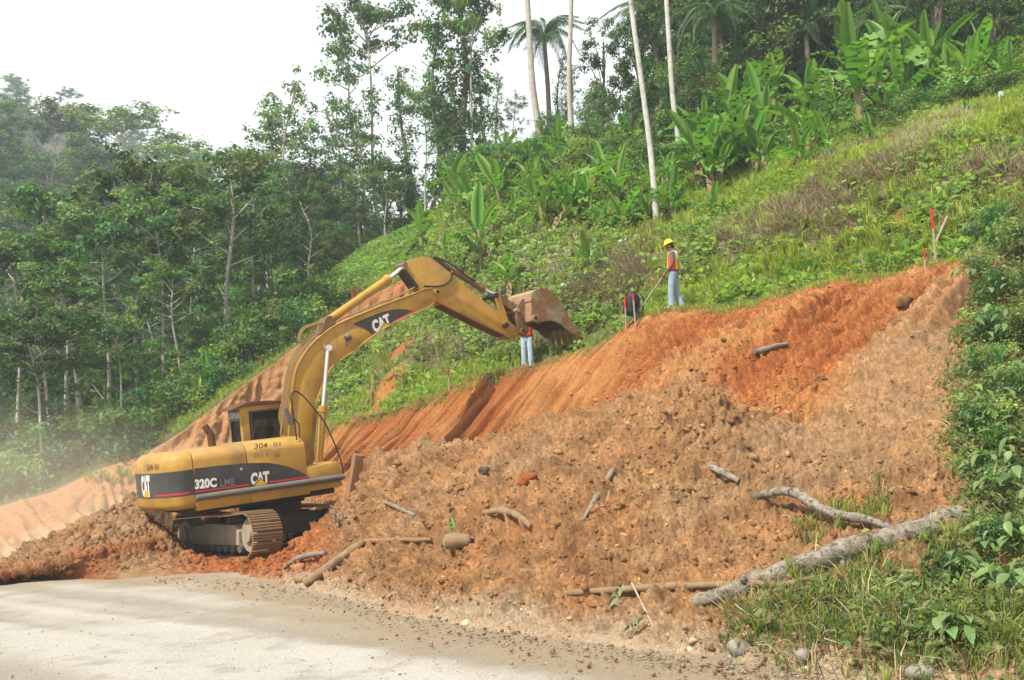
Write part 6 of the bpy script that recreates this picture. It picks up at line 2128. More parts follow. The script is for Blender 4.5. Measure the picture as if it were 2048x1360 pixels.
# ================================================================== ground cover
def sample(sheet_, w, N, rng, fall=1.0):
    G, n = sheet_[0], sheet_[1]
    a = np.linalg.norm(np.cross(G[1:, :-1] - G[:-1, :-1], G[:-1, 1:] - G[:-1, :-1]), axis=2)
    cen = G[:-1, :-1]
    d = np.linalg.norm(cen - CP, axis=2)
    p = (a / d ** fall * w[:-1, :-1]).ravel()
    p = p / p.sum()
    idx = rng.choice(len(p), N, p=p)
    r, c = np.divmod(idx, G.shape[1] - 1)
    u, v = rng.random(N)[:, None], rng.random(N)[:, None]
    P = G[r, c] * (1 - u) * (1 - v) + G[r, c + 1] * u * (1 - v) + G[r + 1, c] * (1 - u) * v + G[r + 1, c + 1] * u * v
    nn = n[r, c]
    return P, nn / (np.linalg.norm(nn, axis=1)[:, None] + 1e-9), r, c

def scatter(name, protos, P, Nn, S, mat, rng, align=0.4, tint=0.25, tcol=None, label=None, kind='stuff', sink=0.0, parent=None):
    """join many turned and scaled copies of small shapes into one object"""
    which = rng.integers(len(protos), size=len(P))
    Vs, Fs, Ts, off = [], [], [], 0
    for k, (V0, F0, T0) in enumerate(protos):
        m = which == k
        if not m.any():
            continue
        p, nn, s = P[m], Nn[m], np.asarray(S)[m] if not np.isscalar(S) else np.full(m.sum(), S)
        up = nn * align + np.array([0, 0, 1.0]) * (1 - align)
        up /= np.linalg.norm(up, axis=1)[:, None]
        a = rng.random(m.sum()) * 2 * math.pi
        h = np.stack([np.cos(a), np.sin(a), 0 * a], 1)
        x = h - up * np.sum(h * up, 1)[:, None]
        x /= np.linalg.norm(x, axis=1)[:, None]
        y = np.cross(up, x)
        V = p[:, None, :] + s[:, None, None] * (V0[None, :, 0:1] * x[:, None] + V0[None, :, 1:2] * y[:, None] + (V0[None, :, 2:3] - sink) * up[:, None])
        F = F0[None] + (np.arange(m.sum()) * len(V0))[:, None, None] + off
        t = np.repeat(rng.uniform(1 - tint, 1 + tint, (m.sum(), 1)), len(V0), 1)[..., None]
        base = T0[None] if tcol is None else tcol[m][:, None, :] * T0[None]
        Ts.append((base * t).reshape(-1, 3))
        Vs.append(V.reshape(-1, 3))
        Fs.append(F.reshape(-1, F0.shape[1]))
        off += len(V0) * int(m.sum())
    return obj(name, mesh_np(name, np.vstack(Vs), np.vstack(Fs), mat, np.vstack(Ts), False), parent, label=label, kind=kind)

def tuft(nb, h, w, spread, col, rng, bend=0.5):
    V, F, Tn = [], [], []
    for i in range(nb):
        a = rng.uniform(0, 6.28)
        d = np.array([math.cos(a), math.sin(a), 0])
        s = np.array([-d[1], d[0], 0])
        b0 = d * rng.uniform(0, spread * 0.4)
        hh = h * rng.uniform(0.55, 1.1)
        b = rng.uniform(0.2, 1) * bend
        p = [b0, b0 + d * b * hh * 0.35 + np.array([0, 0, hh * 0.6]), b0 + d * b * hh * 1.0 + np.array([0, 0, hh * (1 - 0.35 * b)])]
        k = len(V)
        V += [p[0] - s * w / 2, p[0] + s * w / 2, p[1] + s * w * .45, p[1] - s * w * .45, p[2] + s * w * .08, p[2] - s * w * .08]
        F += [[k, k + 1, k + 2, k + 3], [k + 3, k + 2, k + 4, k + 5]]
        c = np.array(col[rng.integers(len(col))])
        Tn += [c] * 6
    return np.array(V), np.array(F), np.array(Tn)
def rosette(nl, r, ls, hgt, col, rng, asp=0.6):
    C = np.stack([rng.normal(0, r, nl), rng.normal(0, r, nl), rng.uniform(0.1, 1, nl) * hgt], 1)
    V, F = leaf_quads(C, ls * rng.uniform(.6, 1.3, nl), rng, None, 0.6, asp, 0.2)
    Tn = np.repeat(np.array(col)[rng.integers(len(col), size=nl)], 4, 0)
    return V, F, Tn
def fern(col, rng, n=7, ln=0.9):
    V, F, Tn = [], [], []
    for i in range(n):
        a = rng.uniform(0, 6.28)
        d = np.array([math.cos(a), math.sin(a), 0])
        s = np.array([-d[1], d[0], 0])
        L_ = ln * rng.uniform(.7, 1.1)
        el = rng.uniform(.5, 1.0)
        for t in np.linspace(0.15, 0.95, 8):
            c = d * L_ * t * .8 + np.array([0, 0, L_ * (el * t - 0.75 * t * t)])
            w = 0.20 * L_ * math.sin(math.pi * min(1, t * .85 + .12))
            k = len(V)
            V += [c - d * .035 * L_, c + s * w + d * .02, c + d * .035 * L_, c - s * w + d * .02]
            F += [[k, k + 1, k + 2, k + 3]]
            cc = np.array(col[rng.integers(len(col))])
            Tn += [cc] * 4
    return np.array(V), np.array(F), np.array(Tn)
def clod(rng, seed, rough=0.5):
    bm = bmesh.new()
    bmesh.ops.create_icosphere(bm, subdivisions=1, radius=1)
    bmesh.ops.triangulate(bm, faces=bm.faces)
    V = np.array([v.co[:] for v in bm.verts])
    F = np.array([[v.index for v in f.verts] for f in bm.faces])
    bm.free()
    V = V * (1 + rough * rng.uniform(-.9, .8, (len(V), 1))) * np.array([1, rng.uniform(.5, .95), rng.uniform(.4, .75)])
    return V, F, np.ones((len(V), 3))

rs = np.random.default_rng(99)
GR = [(0.240, 0.300, 0.050), (0.310, 0.360, 0.065), (0.185, 0.260, 0.040), (0.370, 0.385, 0.100), (0.340, 0.295, 0.130)]
GR2 = [(0.290, 0.370, 0.050), (0.350, 0.420, 0.064), (0.230, 0.320, 0.042), (0.400, 0.420, 0.105)]
DRY = [(0.290, 0.235, 0.130), (0.230, 0.175, 0.095), (0.370, 0.315, 0.195), (0.150, 0.095, 0.048)]
LF = [(0.125, 0.230, 0.040), (0.180, 0.285, 0.052), (0.095, 0.190, 0.038), (0.240, 0.305, 0.070)]
tuftsA = [tuft(8, 0.34, 0.026, 0.25, GR, rs) for _ in range(5)]
tuftsB = [tuft(8, 0.34, 0.026, 0.25, GR2, rs) for _ in range(5)]
dryT = [tuft(8, 0.50, 0.016, 0.4, DRY, rs, 1.3) for _ in range(5)]
rosA = [rosette(11, 0.16, 0.14, 0.30, LF, rs) for _ in range(5)]
rosBig = [rosette(8, 0.16, 0.17, 0.28, LF, rs, 0.75) for _ in range(4)]
ferns = [fern(GR2, rs) for _ in range(4)]

G, n, pxg, sg, BARE, pr = HILL
hs = G.shape[:2]
PX, PY = pr[..., 0], pr[..., 1]
low = fbm(G.reshape(-1, 3), 0.45, 3, 201).reshape(hs)
nearlip = 1 - sstep(1.25, 1.75, sg)
vis = sstep(0.95, 1.05, sg) * (1 - BARE * 0.97) * (1 - 0.96 * (1 - sstep(1.75, 2.25, sg)) * sstep(985, 1020, PX) * (1 - sstep(1225, 1260, PX)))
# dead growth hanging on the steep strips, and the trampled rubbly clearing
def band(pts, half):
    x = [p[0] for p in pts]
    y = [p[1] for p in pts]
    m = np.interp(PX, x, y)
    return np.clip(1.4 - np.abs(PY - m) / half, 0, 1) * (PX > x[0] - 20) * (PX < x[-1] + 20)
_brk = sstep(-0.15, 0.2, fbm(G.reshape(-1, 3), 0.9, 3, 203).reshape(hs))
dead = _brk * 0.95 * np.clip(np.maximum.reduce([band([(1340, 545), (1440, 500), (1540, 455), (1640, 420), (1760, 400)], 40) * (0.6 + low), band([(1640, 390), (1800, 340), (1920, 330), (2048, 300)], 75) * (0.8 + low), band([(1270, 560), (1330, 520)], 45), band([(1120, 600), (1230, 560)], 40) * 0.8, band([(860, 720), (1000, 690), (1130, 640)], 24) * 0.5]), 0, 1)
bright = np.clip(np.maximum.reduce([band([(1380, 390), (1560, 360), (1700, 315), (1850, 270), (1950, 240), (2048, 225)], 45), band([(1300, 610), (1400, 590), (1500, 560), (1600, 540), (1760, 515), (1900, 480)], 34) * .9, band([(700, 825), (900, 765), (1050, 715)], 26) * .7]), 0, 1)
clear = np.clip(1.3 - np.sqrt(((PX - 1040) / 240) ** 2 + ((PY - 560) / 170) ** 2), 0, 1)

P, N_, r, c = sample(HILL, vis * (1 - 0.75 * dead) * (1 - 0.55 * clear) * (0.6 + 0.5 * bright) * np.clip(0.8 + low, 0.25, 1.5), 15000, rs, 1.3)
S = rs.uniform(0.6, 1.35, len(P))
S = S * (1 - 0.5 * nearlip[r, c])
scatter('hillside_grass', tuftsA, P, N_, S, M['leafcol'], rs, 0.25, 0.3)
P, N_, r, c = sample(HILL, vis * bright, 9000, rs, 1.3)
scatter('hillside_grass', tuftsB, P, N_, rs.uniform(0.6, 1.3, len(P)) * (1 - 0.55 * nearlip[r, c]), M['leafcol'], rs, 0.25, 0.25)
P, N_, r, c = sample(HILL, vis * (1 - 0.6 * dead) * (1 - 0.5 * bright) * np.clip(0.7 - 1.2 * low, 0.1, 1.6), 11000, rs, 1.4)
scatter('undergrowth', rosA, P, N_, rs.uniform(0.6, 1.6, len(P)), M['leafcol'], rs, 0.5, 0.35)
P, N_, r, c = sample(HILL, vis * (1 - 0.5 * dead) * (1 - clear * .3) * np.clip(0.3 - 1.5 * low, 0.02, 1.6), 2600, rs, 1.4)
scatter('undergrowth', rosBig, P, N_, rs.uniform(0.6, 1.5, len(P)), M['leafcol'], rs, 0.5, 0.35)
P, N_, r, c = sample(HILL, vis * dead, 10000, rs, 1.4)
N_[:, 2] -= 0.9
scatter('dead_vines', dryT, P, N_, rs.uniform(0.35, 0.95, len(P)), M['drycol'], rs, 0.9, 0.3)
P, N_, r, c = sample(HILL, vis * (0.25 + clear) * (PX > 690), 3800, rs, 1.4)
scatter('dry_grass', dryT, P, N_, rs.uniform(0.35, 0.8, len(P)), M['drycol'], rs, 0.6, 0.3)
P, N_, r, c = sample(HILL, vis * np.clip(dead * 0.6 + band([(1560, 440), (1700, 440), (1850, 420)], 60) + 0.03, 0, 1), 420, rs, 1.2)
scatter('ferns', ferns, P, N_, rs.uniform(0.5, 1.0, len(P)), M['leafcol'], rs, 0.4, 0.25)
# pale limestone rubble on the clearing
CL = [clod(rs, k) for k in range(6)]
rub = np.zeros(hs)
for (x, y, a, b) in ((900, 492, 60, 18), (1010, 520, 50, 18), (880, 655, 30, 12), (975, 680, 40, 12), (1000, 665, 20, 14), (1180, 605, 40, 22), (1090, 505, 60, 22), (1160, 520, 50, 20), (1050, 300, 50, 12), (940, 690, 30, 9), (1250, 480, 30, 16), (1440, 400, 18, 10), (700, 760, 12, 20), (1120, 560, 90, 25)):
    rub = np.maximum(rub, np.clip(1.4 - np.sqrt(((PX - x) / a) ** 2 + ((PY - y) / b) ** 2), 0, 1))
P, N_, r, c = sample(HILL, vis * rub ** 1.3, 1900, rs, 1.2)
cc = np.array([0.42, 0.385, 0.33]) * rs.uniform(.55, 1.15, (len(P), 1))
scatter('limestone_rubble', CL, P, N_, rs.uniform(0.03, 0.13, len(P)) * rs.uniform(0.5, 1.5, len(P)), M['drycol'], rs, 0.7, 0.15, cc)

# verge plants along the far cut rim and the forest floor
G, n, pxg, sg = VALLEY
w = (1 - sstep(2.0, 2.6, sg)) * (1 + 1.5 * (pxg > 700)) * (1 - 0.9 * (pxg < 345) * (sg < 0.5))
P, N_, r, c = sample(VALLEY, w, 7000, rs, 1.6)
scatter('undergrowth', rosA + rosBig, P, N_, rs.uniform(0.9, 1.9, len(P)) * (0.4 + 0.6 * sstep(0.05, 0.9, sg[r, c])), M['leafcol'], rs, 0.4, 0.35)
w = (1 - sstep(0.3, 1.1, sg)) * (1 - 0.85 * (pxg < 345) * (sg < 0.5))
P, N_, r, c = sample(VALLEY, w, 3000, rs, 1.6)
scatter('rim_grass', tuftsB + tuftsA, P, N_, rs.uniform(0.7, 1.6, len(P)) * (0.4 + 0.6 * sstep(0.05, 0.7, sg[r, c])), M['leafcol'], rs, 0.4, 0.3)
G, n, pxg, sg = FCUT
w = sstep(0.3, 0.8, sg) * (1 - sstep(230, 330, pxg)) * np.clip(fbm(G.reshape(-1, 3), 0.5, 3, 207).reshape(G.shape[:2]) * 2.4 - 0.2, 0, 1)
P, N_, r, c = sample(FCUT, w + 1e-9, 160, rs, 1.4)
scatter('rim_grass', tuftsA + rosA[:2], P, N_, rs.uniform(0.6, 1.2, len(P)), M['leafcol'], rs, 0.4, 0.3)

# clods on the tipped soil
G, n, pxg, sg, cs = BANK
nz = fbm(G.reshape(-1, 3), 0.8, 3, 211).reshape(G.shape[:2])
onheap = sstep(0.02, 0.15, sg) * (1 - sstep(3.2, 4.9, sg) * 0.85) * (pxg > 560) * (pxg < 2060)
older_ = sstep(1560, 1640, pxg - 0.42 * (sg - 3.0) * 200) * sstep(1.4, 2.2, sg)
P, N_, r, c = sample(BANK, onheap * np.clip(0.75 + nz, 0.2, 1.6) * (1 - 0.7 * older_), 24000, rs, 1.7)
k = rs.pareto(3.0, len(P))
S = np.clip(0.014 + 0.020 * k, 0.012, 0.085)
cc = cs[r, c] * rs.uniform(0.75, 1.35, (len(P), 1)) * np.where(rs.random((len(P), 1)) < 0.07, 1.6, 1.0)
scatter('soil_clods', CL, P, N_, S, M['clod'], rs, 0.5, 0.12, cc, sink=0.1)
left = sstep(0.1, 0.4, sg) * (1 - sstep(2.1, 2.4, sg)) * (pxg <= 620) * (pxg > -60)
P, N_, r, c = sample(BANK, left, 3500, rs, 1.6)
S = np.clip(0.03 + 0.03 * rs.pareto(2.6, len(P)), 0.02, 0.16)
scatter('soil_clods', CL, P, N_, S, M['clod'], rs, 0.5, 0.12, cs[r, c] * rs.uniform(0.8, 1.3, (len(P), 1)), sink=0.15)
toe_w = (1 - sstep(0.0, 0.12, sg)) * (pxg > 350) * (pxg < 2060)
P, N_, r, c = sample(BANK, toe_w, 1500, rs, 1.6)
P = P + np.stack([rs.normal(0, .25, len(P)) - .1, -np.abs(rs.normal(0, .55, len(P))) * rs.choice([1, 1, 1.4], len(P)), 0 * P[:, 0]], 1)
P[:, 2] = np.maximum(P[:, 2], 0.0)
scatter('road_edge_gravel', CL, P, N_ * 0 + np.array([0, 0, 1.0]), np.clip(0.012 + 0.014 * rs.pareto(2.8, len(P)), .008, .034), M['clod'], rs, 0.5, 0.15, np.where(rs.random((len(P), 1)) < .6, np.array([0.26, 0.215, 0.15]), np.array([0.19, 0.10, 0.05])))

Gr = np.stack(np.meshgrid(np.linspace(-9, 6, 160), np.linspace(7.2, 20, 160)), 2)
Pg = np.stack([rs.uniform(-10, 6, 7000), rs.uniform(7.0, 19, 7000) ** 1.0], 1)
Pg = Pg[np.argsort(Pg[:, 1] + rs.normal(0, 4, len(Pg)))[:5200]]
zg = np.array([drop(a_, b_)[0][2] for a_, b_ in Pg])
ok = zg < 0.12
Pg3 = np.column_stack([Pg, zg])[ok]
scatter('road_gravel', CL, Pg3, Pg3 * 0 + np.array([0, 0, 1.0]), np.clip(0.006 + 0.006 * rs.pareto(2.6, len(Pg3)), .005, .022), M['clod'], rs, 0.5, 0.2, np.array([0.29, 0.26, 0.21]) * rs.uniform(.6, 1.25, (len(Pg3), 1)), sink=-0.1)
# larger clods: things of their own
big_clods = [stone_mesh('soil_clod', 60 + k, (1, .85, .7), M['clodbig'] if 'clodbig' in M else M['timber'], 2, 0.5, 1.5) for k in range(0)]
M['clodbig'] = material('big_clod', (0.235, 0.130, 0.058), (0.150, 0.076, 0.033), 9, 0.95, 0.6, 14, vary=0.25, spec=0.1)
M['claydark'] = material('dark_clay', (0.07, 0.06, 0.055), (0.10, 0.08, 0.06), 6, 0.95, 0.5, 14, spec=0.1)
M['clayred'] = material('red_clay', (0.26, 0.08, 0.024), (0.20, 0.06, 0.02), 6, 0.95, 0.5, 14, spec=0.1)
BC = [stone_mesh('soil_clod', 60 + k, (1, .8, .6), M['clodbig'], 3, 0.75, 3.2) for k in range(6)]
spots = [(1500, 1100), (1430, 1062), (1385, 985), (1115, 1165), (1190, 1215), (1160, 1210), (1090, 1230), (1000, 1150), (880, 1160), (830, 1205), (760, 1120), (700, 1165), (660, 1170), (560, 1165), (520, 1150), (640, 1045), (1240, 1010), (1320, 1040), (1300, 905), (1180, 900), (1060, 905), (960, 930), (900, 980), (820, 930), (780, 960), (1400, 860), (1480, 830), (1560, 790), (1640, 760), (1700, 690), (1590, 640), (1450, 680), (1380, 740), (1340, 1250), (1290, 1230), (1420, 1290), (1220, 1270), (1050, 1210), (940, 1200), (1350, 1290), (590, 1085), (620, 1100), (660, 1095)]
spots = [q for k, q in enumerate(spots) if k % 3]
for i, (px, py) in enumerate(spots):
    p, nn = hit(px + rs.uniform(-8, 8), py + rs.uniform(-6, 6))
    s = rs.uniform(6, 11) * proj(p)[2] / FPX
    o = obj('soil_clod', BC[i % 6], None, 'lump of brown soil lying on the tipped spoil heap', 'soil clod', 'larger lumps on the spoil heap', loc=tuple(p - nn * s * .1), rot=(rs.uniform(-.4, .4), rs.uniform(-.4, .4), rs.uniform(0, 6)), scale=s)
for px, py, rpx, mt, lab in ((1057, 962, 19, 'clayred', 'rounded reddish clay lump on the upper left of the heap'), (970, 946, 14, 'claydark', 'dark grey clay lump on the crest of the heap'), (1810, 605, 16, 'clodbig', 'overhanging brown lump on the upper orange slope'), (1240, 1012, 9, 'clodbig', 'small brown lump alone near the half buried upright stick')):
    p, nn = hit(px, py)
    s = rpx * proj(p)[2] / FPX
    obj('soil_clod', stone_mesh('soil_clod', 80 + px, (s, s * .8, s * .75), M[mt], 3, 0.6, 2.6), None, lab, 'soil clod', loc=tuple(p + nn * s * .25))

# dry rootlets on the heap
P, N_, r, c = sample(BANK, onheap * np.clip(nz - 0.1, 0, 1) ** 2, 260, rs, 1.6)
scatter('dry_rootlets', [tuft(4, 0.30, 0.008, 0.3, DRY, rs, 1.6) for _ in range(3)], P, N_, rs.uniform(0.4, 1.1, len(P)), M['drycol'], rs, 0.8, 0.3)
# turf overhanging the lip
lipw = np.clip(1 - np.abs(sg - 5.0) / 0.16, 0, 1) * (pxg > 640) * (pxg < 1990)
P, N_, r, c = sample((lipw[..., None] * 0 + G, n), lipw, 2600, rs, 1.0)
gx_ = pxg[r, c]
P[:, 2] -= 0.02
scatter('lip_turf', tuftsA[:2] + tuftsB + dryT[:2], P, N_, rs.uniform(0.2, 0.55, len(P)) * np.where((gx_ > 1020) & (gx_ < 1240), 0.6, 1.0), M['leafcol'], rs, 0.4, 0.3)
# weeds and grass on the right foot of the bank
gx = pxg
pj = np.stack([np.broadcast_to(0.0, sg.shape)] * 1)
pyb = np.array([proj(p)[1] for p in G[::4, ::4].reshape(-1, 3)]).reshape(G[::4, ::4].shape[:2])
pyf = np.repeat(np.repeat(pyb, 4, 0), 4, 1)[:G.shape[0], :G.shape[1]]
edge = np.interp(pyf, [430, 520, 600, 700, 760, 850, 950, 1020, 1060, 1130, 1200, 1260, 1330, 1400], [1975, 1950, 1925, 1905, 1890, 1875, 1850, 1840, 1800, 1660, 1500, 1480, 1520, 1600])
edge = np.interp(pyf, [430, 520, 600, 700, 760, 850, 950, 1010, 1070], [1975, 1955, 1930, 1912, 1900, 1905, 1900, 1925, 1960])
weed = np.clip((gx - edge) / 40 + 0.3 + 0.6 * nz, 0, 1) * (sg < 5.0) * (pyf < 1075)
logy = 1215 - (gx - 1388) * 0.315
below = np.clip((pyf - logy - 12) / 18, 0, 1) * sstep(1395, 1480, gx) * sstep(1015, 1045, pyf)
lowg = below * (sg < 3) * (1 - 0.75 * sstep(1262, 1330, pyf - (gx - 1500) * 0.06)) * np.clip(0.55 + 1.6 * nz, 0.03, 1.4) * (0.35 + 0.65 * sstep(1480, 1800, gx))
above = np.clip(1 - np.abs(pyf - logy + 70) / 40, 0, 1) * (gx > 1590) * (gx < 1780) * 0.35
lowg = np.maximum(lowg, above)
weed2 = below * sstep(1700, 1900, gx + 320 * nz) * (pyf < 1320) * 0.4
LW = [(0.105, 0.170, 0.042), (0.150, 0.205, 0.055), (0.080, 0.140, 0.040), (0.200, 0.230, 0.085), (0.240, 0.240, 0.100)]
bigT = [tuft(8, 0.30, 0.013, 0.25, LW + GR[:3], rs, 1.0) for _ in range(5)]
P, N_, r, c = sample(BANK, lowg, 1900, rs, 1.7)
scatter('verge_grass', bigT, P, N_, rs.uniform(0.4, 1.1, len(P)), M['leafcol'], rs, 0.2, 0.3)
smallros = [rosette(10, 0.09, 0.062, 0.16, LW, rs, 0.55) for _ in range(6)]
P, N_, r, c = sample(BANK, weed + weed2 + 0.15 * lowg, 6000, rs, 1.7)
scatter('verge_weeds', smallros, P, N_, rs.uniform(0.6, 1.7, len(P)), M['leafcol'], rs, 0.6, 0.35)
P, N_, r, c = sample(BANK, weed + 0.8 * lowg, 1500, rs, 1.7)
scatter('dry_grass', [tuft(6, 0.34, 0.010, 0.3, DRY, rs, 1.2) for _ in range(4)], P, N_, rs.uniform(0.5, 1.2, len(P)), M['drycol'], rs, 0.5, 0.3)
P, N_, r, c = sample(BANK, weed * (pyf < 1150), 70, rs, 1.7)
scatter('ferns', ferns, P, N_, rs.uniform(0.3, 0.6, len(P)), M['leafcol'], rs, 0.5, 0.25)

# broad-leaved shrubs hanging over the right edge: every big leaf a part
def bleaf(ln, w, seed):
    n = 7
    V, F = [], []
    for i in range(n):
        t = i / (n - 1)
        ww = w * math.sin(math.pi * (0.04 + 0.96 * t) ** 0.8) * .5 if 0 < t < 1 else 0.002
        x = ln * t
        z = -0.35 * ln * t * t
        V += [(x, ww, z + ww * .35), (x, 0, z), (x, -ww, z + ww * .35)]
    for i in range(n - 1):
        k = 3 * i
        F += [[k, k + 1, k + 4, k + 3], [k + 1, k + 2, k + 5, k + 4]]
    return mesh_py('leaf', V, F, M['bush'], True)
SL = [bleaf(0.17, 0.085, 1), bleaf(0.20, 0.08, 2), bleaf(0.15, 0.09, 3)]
tmb, cmb = tree_proto('bush', 1)
SHR = [(1990, 470, 55), (2040, 520, 70), (1962, 560, 45), (2015, 610, 65), (1975, 680, 60), (2040, 700, 75), (1985, 760, 65), (2040, 810, 75), (1950, 850, 55), (2000, 880, 75), (2045, 930, 75), (1975, 950, 45), (2025, 1010, 65), (1985, 1100, 50), (2040, 1110, 75), (1900, 1150, 42), (1950, 1180, 50), (2025, 1210, 65), (1840, 1190, 32), (1900, 1260, 35)]
for i, (px, py, rpx) in enumerate(SHR):
    p, nn = hit(px, py)
    if p is None:
        continue
    s = rpx * proj(p)[2] / FPX
    root = empty('broadleaf_shrub', p, 'broad-leaved shrub covering the right end of the bank beside the cut', 'shrub', 'shrubs covering the right end of the bank')
    obj('stem', tmb, root, scale=s * 0.75)
    f = obj('foliage', cmb, root, scale=s * 0.72, rot=(0, 0, i * 1.7))
    for k in range(30):
        u = rs.normal(size=3)
        u /= np.linalg.norm(u)
        u[2] = abs(u[2]) * .9
        q = u * np.array([1, 1, 1.1]) * s * rs.uniform(.75, 1.2) + np.array([0, -s * .15, s * .3])
        yaw = math.atan2(u[1], u[0]) + rs.uniform(-1.0, 1.0)
        obj('leaf', SL[k % 3], root, loc=tuple(q), rot=(rs.uniform(-.5, .5), rs.uniform(-.2, .8), yaw), scale=rs.uniform(.6, 1.25) * (1.1 if py > 900 else .9))

# broken banana leaves on the heap
M['banana_wilt'] = material('wilted_leaf', (0.20, 0.22, 0.10), (0.27, 0.25, 0.15), 4, 0.6, trans=0.2)
M['banana_yellow'] = material('yellowing_leaf', (0.24, 0.24, 0.03), (0.12, 0.17, 0.03), 4, 0.5, trans=0.3)
def lying_leaf(px, py, ln_px, ang, pitch, mat, label, k=1, roll=0.3):
    p, nn = hit(px, py)
    s = ln_px * proj(p)[2] / FPX / 1.5
    me = leaf_obj_mesh(1.5, 0.40, 0.15, 0.3, torn=.4, seed=k, mat=mat)
    me.name = 'banana_leaf'
    return obj('fallen_banana_leaf', me, None, label, 'leaf', loc=tuple(p + nn * 0.06), rot=(roll, pitch, ang), scale=s)
lying_leaf(1212, 1222, 85, 0.05, 0.05, 'banana_wilt', 'wilted grey-green banana leaf lying flat below the thin stripped pole', 21, 1.0)
lying_leaf(1290, 1240, 55, 3.3, 0.5, 'banana_wilt', 'second wilted banana leaf, folded down beside the flat one', 22, -1.1)
lying_leaf(1222, 1218, 60, 0.3, -0.9, 'banana_wilt', 'bent banana stalk leaf sticking up at the thin stripped pole', 23, 1.3)
lying_leaf(1625, 1030, 80, 2.9, 1.0, 'banana_yellow', 'yellowing banana leaf drooping below the crooked grey branch', 24, -1.2)
lying_leaf(1612, 1068, 60, 0.2, 1.25, 'banana_yellow', 'twisted yellow-green leaf just above the thick mottled log', 25, 1.2)
to_pole('banana_stalk', hit(1300, 1240)[0], hit(1262, 1180)[0] + np.array([0, -.15, .1]), 0.012, 'bent dry stalk leaning from the thin stripped pole to the soil', 'stalk', mat='stakewood')
# bundle of roots beside the tracks
p, nn = hit(682, 1050)
rb_ = empty('root_bundle', p, 'tangle of pale broken roots on the heap beside the excavator', 'roots')
for k in range(9):
    a = rs.uniform(-.35, .35)
    b = np.array([rs.normal(0, .06), -.05, rs.uniform(-.22, .05)])
    e = b + np.array([a, -.1 + rs.normal(0, .06), rs.uniform(.2, .45)])
    obj('root', MB().tube(spline([b, (b + e) / 2 + rs.normal(0, .05, 3), e], 8), 0.014, 5).mesh('root', M['wood_grey'], True), rb_)
# bushy low banana and broad weeds on the lip
def round_leaf(seed):
    n = 9
    V = [(0, 0, 0)] + [(0.11 + 0.11 * math.cos(a), 0.10 * math.sin(a), 0.03 * abs(math.sin(a))) for a in np.linspace(-math.pi, math.pi, n, endpoint=False)]
    return mesh_py('leaf', V, [[0, k, k % n + 1] for k in range(1, n + 1)], M['banana'], False)
RL = [round_leaf(1), round_leaf(2)]
WST = MB().tube([(0, 0, -.1), (0, 0, .15)], 0.012, 5).mesh('stem', M['banana_stem'])
for i, (px, py) in enumerate(((1600, 552), (1570, 570), (1325, 605), (705, 735), (725, 760), (1632, 548))):
    p, nn = hit(px, py)
    root = empty('broadleaf_weed', tuple(p), ('round-leaved weed on the lip in front of the dark stump', 'small round-leaved weed left of the one before the dark stump', 'round-leaved weed between the backpack and the standing worker', 'round-leaved weed close under the boom', 'round-leaved weed lower down the knoll under the boom', 'round-leaved weed right at the dark stump')[i], 'weed')
    obj('stem', WST, root)
    for k in range(11):
        a = k * 2.4 + rs.uniform(-.3, .3)
        obj('leaf', RL[k % 2], root, loc=(0.12 * math.cos(a) * (k / 11 + .2), 0.12 * math.sin(a) * (k / 11 + .2), 0.06 + 0.02 * k), rot=(0.5, rs.uniform(-.9, -.1), a), scale=rs.uniform(.7, 1.2))

# ================================================================== air
def volume_mat(name, col, dens, grad=None, aniso=0.2):
    m = bpy.data.materials.new(name)
    m.use_nodes = True
    t = m.node_tree
    t.nodes.remove(t.nodes['Principled BSDF'])
    v = t.nodes.new('ShaderNodeVolumePrincipled')
    v.inputs['Color'].default_value = (*col, 1)
    v.inputs['Density'].default_value = dens
    v.inputs['Anisotropy'].default_value = aniso
    v.inputs['Density Attribute'].default_value = ''
    t.links.new(v.outputs[0], t.nodes['Material Output'].inputs['Volume'])
    return m, v
hm, _ = volume_mat('haze_air', (0.80, 0.90, 1.0), 0.00075, aniso=0.0)
def boxmesh(name, a, b, mat):
    mb = MB().box((np.array(a) + np.array(b)) / 2, np.array(b) - np.array(a))
    return mb.mesh(name, mat)
obj('haze', boxmesh('haze', (-300, -40, -4.0), (300, 390, 128), hm), kind='stuff')

# road dust hanging at the left
dm, dv = volume_mat('road_dust', (0.95, 0.87, 0.72), 0.03, aniso=0.1)
t = dm.node_tree
tc = t.nodes.new('ShaderNodeTexCoord')
ln = t.nodes.new('ShaderNodeVectorMath')
ln.operation = 'LENGTH'
t.links.new(tc.outputs['Object'], ln.inputs[0])
mr = t.nodes.new('ShaderNodeMapRange')
mr.interpolation_type = 'SMOOTHSTEP'
mr.inputs[1].default_value, mr.inputs[2].default_value = 0.15, 0.98
mr.inputs[3].default_value, mr.inputs[4].default_value = 0.055, 0.0
t.links.new(ln.outputs['Value'], mr.inputs[0])
t.links.new(mr.outputs[0], dv.inputs['Density'])
dc = stone_mesh('dust_cloud', 3, (1, 1, 1), dm, 3, 0.0)
o = obj('dust_cloud', dc, kind='stuff', label='pale road dust drifting at the left', loc=tuple(W(10, 1010, 27)), scale=(7.5, 6.0, 3.2))

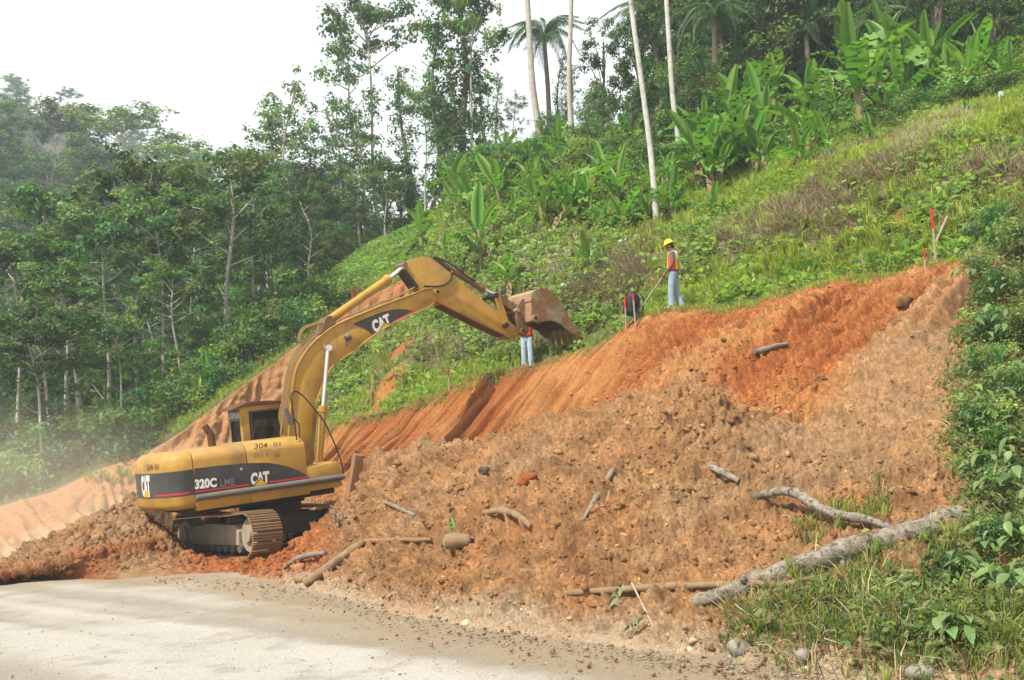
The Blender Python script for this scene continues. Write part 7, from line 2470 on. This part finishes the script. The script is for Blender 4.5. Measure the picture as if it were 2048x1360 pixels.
# ================================================================== say which one each repeat is
LAND = [('the bucket', 1095, 625), ('the bend of the arm', 845, 545), ('the standing worker', 1345, 540), ('the bright white trunk', 1315, 330), ('the drooping palm', 1090, 90), ('the thin pale trunk', 1165, 230),
        ('the tall red stake', 1865, 450), ('the white post', 2003, 200), ('the dark stump', 1730, 535), ('the thick mottled log', 1650, 1110), ('the crooked grey branch', 1640, 1015), ('the single grey plank', 1540, 695),
        ('the bent log', 1015, 1035), ('the cut stem stub', 915, 1095), ('the timber post', 712, 950), ('the excavator tracks', 470, 1060), ('the exhaust pipe', 418, 868), ('the broken pale log', 670, 1125), ('the excavator cab', 510, 845), ('the largest river stone', 1480, 1292), ('the rounded bright shrub', 1770, 240)]
def where(px, py):
    best = min(LAND, key=lambda l: (l[1] - px) ** 2 + (l[2] - py) ** 2)
    dx, dy = px - best[1], py - best[2]
    a = math.degrees(math.atan2(-dy, dx)) % 360
    w = ['right of', 'above and right of', 'above', 'above and left of', 'left of', 'below and left of', 'below', 'below and right of'][int(((a + 22.5) % 360) // 45)]
    return best[0], w, math.hypot(dx, dy)
ORD = ['nearest', 'second nearest', 'third nearest', 'fourth nearest', 'fifth nearest', 'sixth nearest', 'seventh nearest', 'eighth nearest', 'ninth nearest', 'tenth nearest', 'eleventh nearest', 'twelfth nearest', 'thirteenth nearest', 'fourteenth nearest', 'fifteenth nearest', 'sixteenth nearest', 'seventeenth nearest', 'eighteenth nearest']
KINDS_ = {'banana plants on the cleared hillside': 'banana plant', 'banana plants at the upper right': 'banana plant', 'banana plants on the rim of the far cut': 'banana plant', 'shrubs covering the right end of the bank': 'broad-leaved shrub', 'shrubs along the rim of the far cut': 'rim shrub',
          'shrubs along the upper edge of the clearing': 'green shrub', 'shrubs among the upper right banana plants': 'dark shrub', 'larger lumps on the spoil heap': 'soil lump'}
bpy.context.view_layer.update()
buckets = {}
for o in list(COL.objects):
    g = o.get('group')
    if o.parent is None and g in KINDS_:
        a, b, _ = proj(np.array(o.matrix_world.translation))
        lm, w, ds = where(a, b)
        buckets.setdefault((KINDS_[g], lm, w), []).append((ds, o))
for (kd, lm, w), lst in buckets.items():
    lst.sort(key=lambda q: q[0])
    for i, (ds, o) in enumerate(lst):
        o['label'] = f'{kd} {w} {lm}' if len(lst) == 1 else f'{ORD[min(i, 17)]} {kd} {w} {lm}'
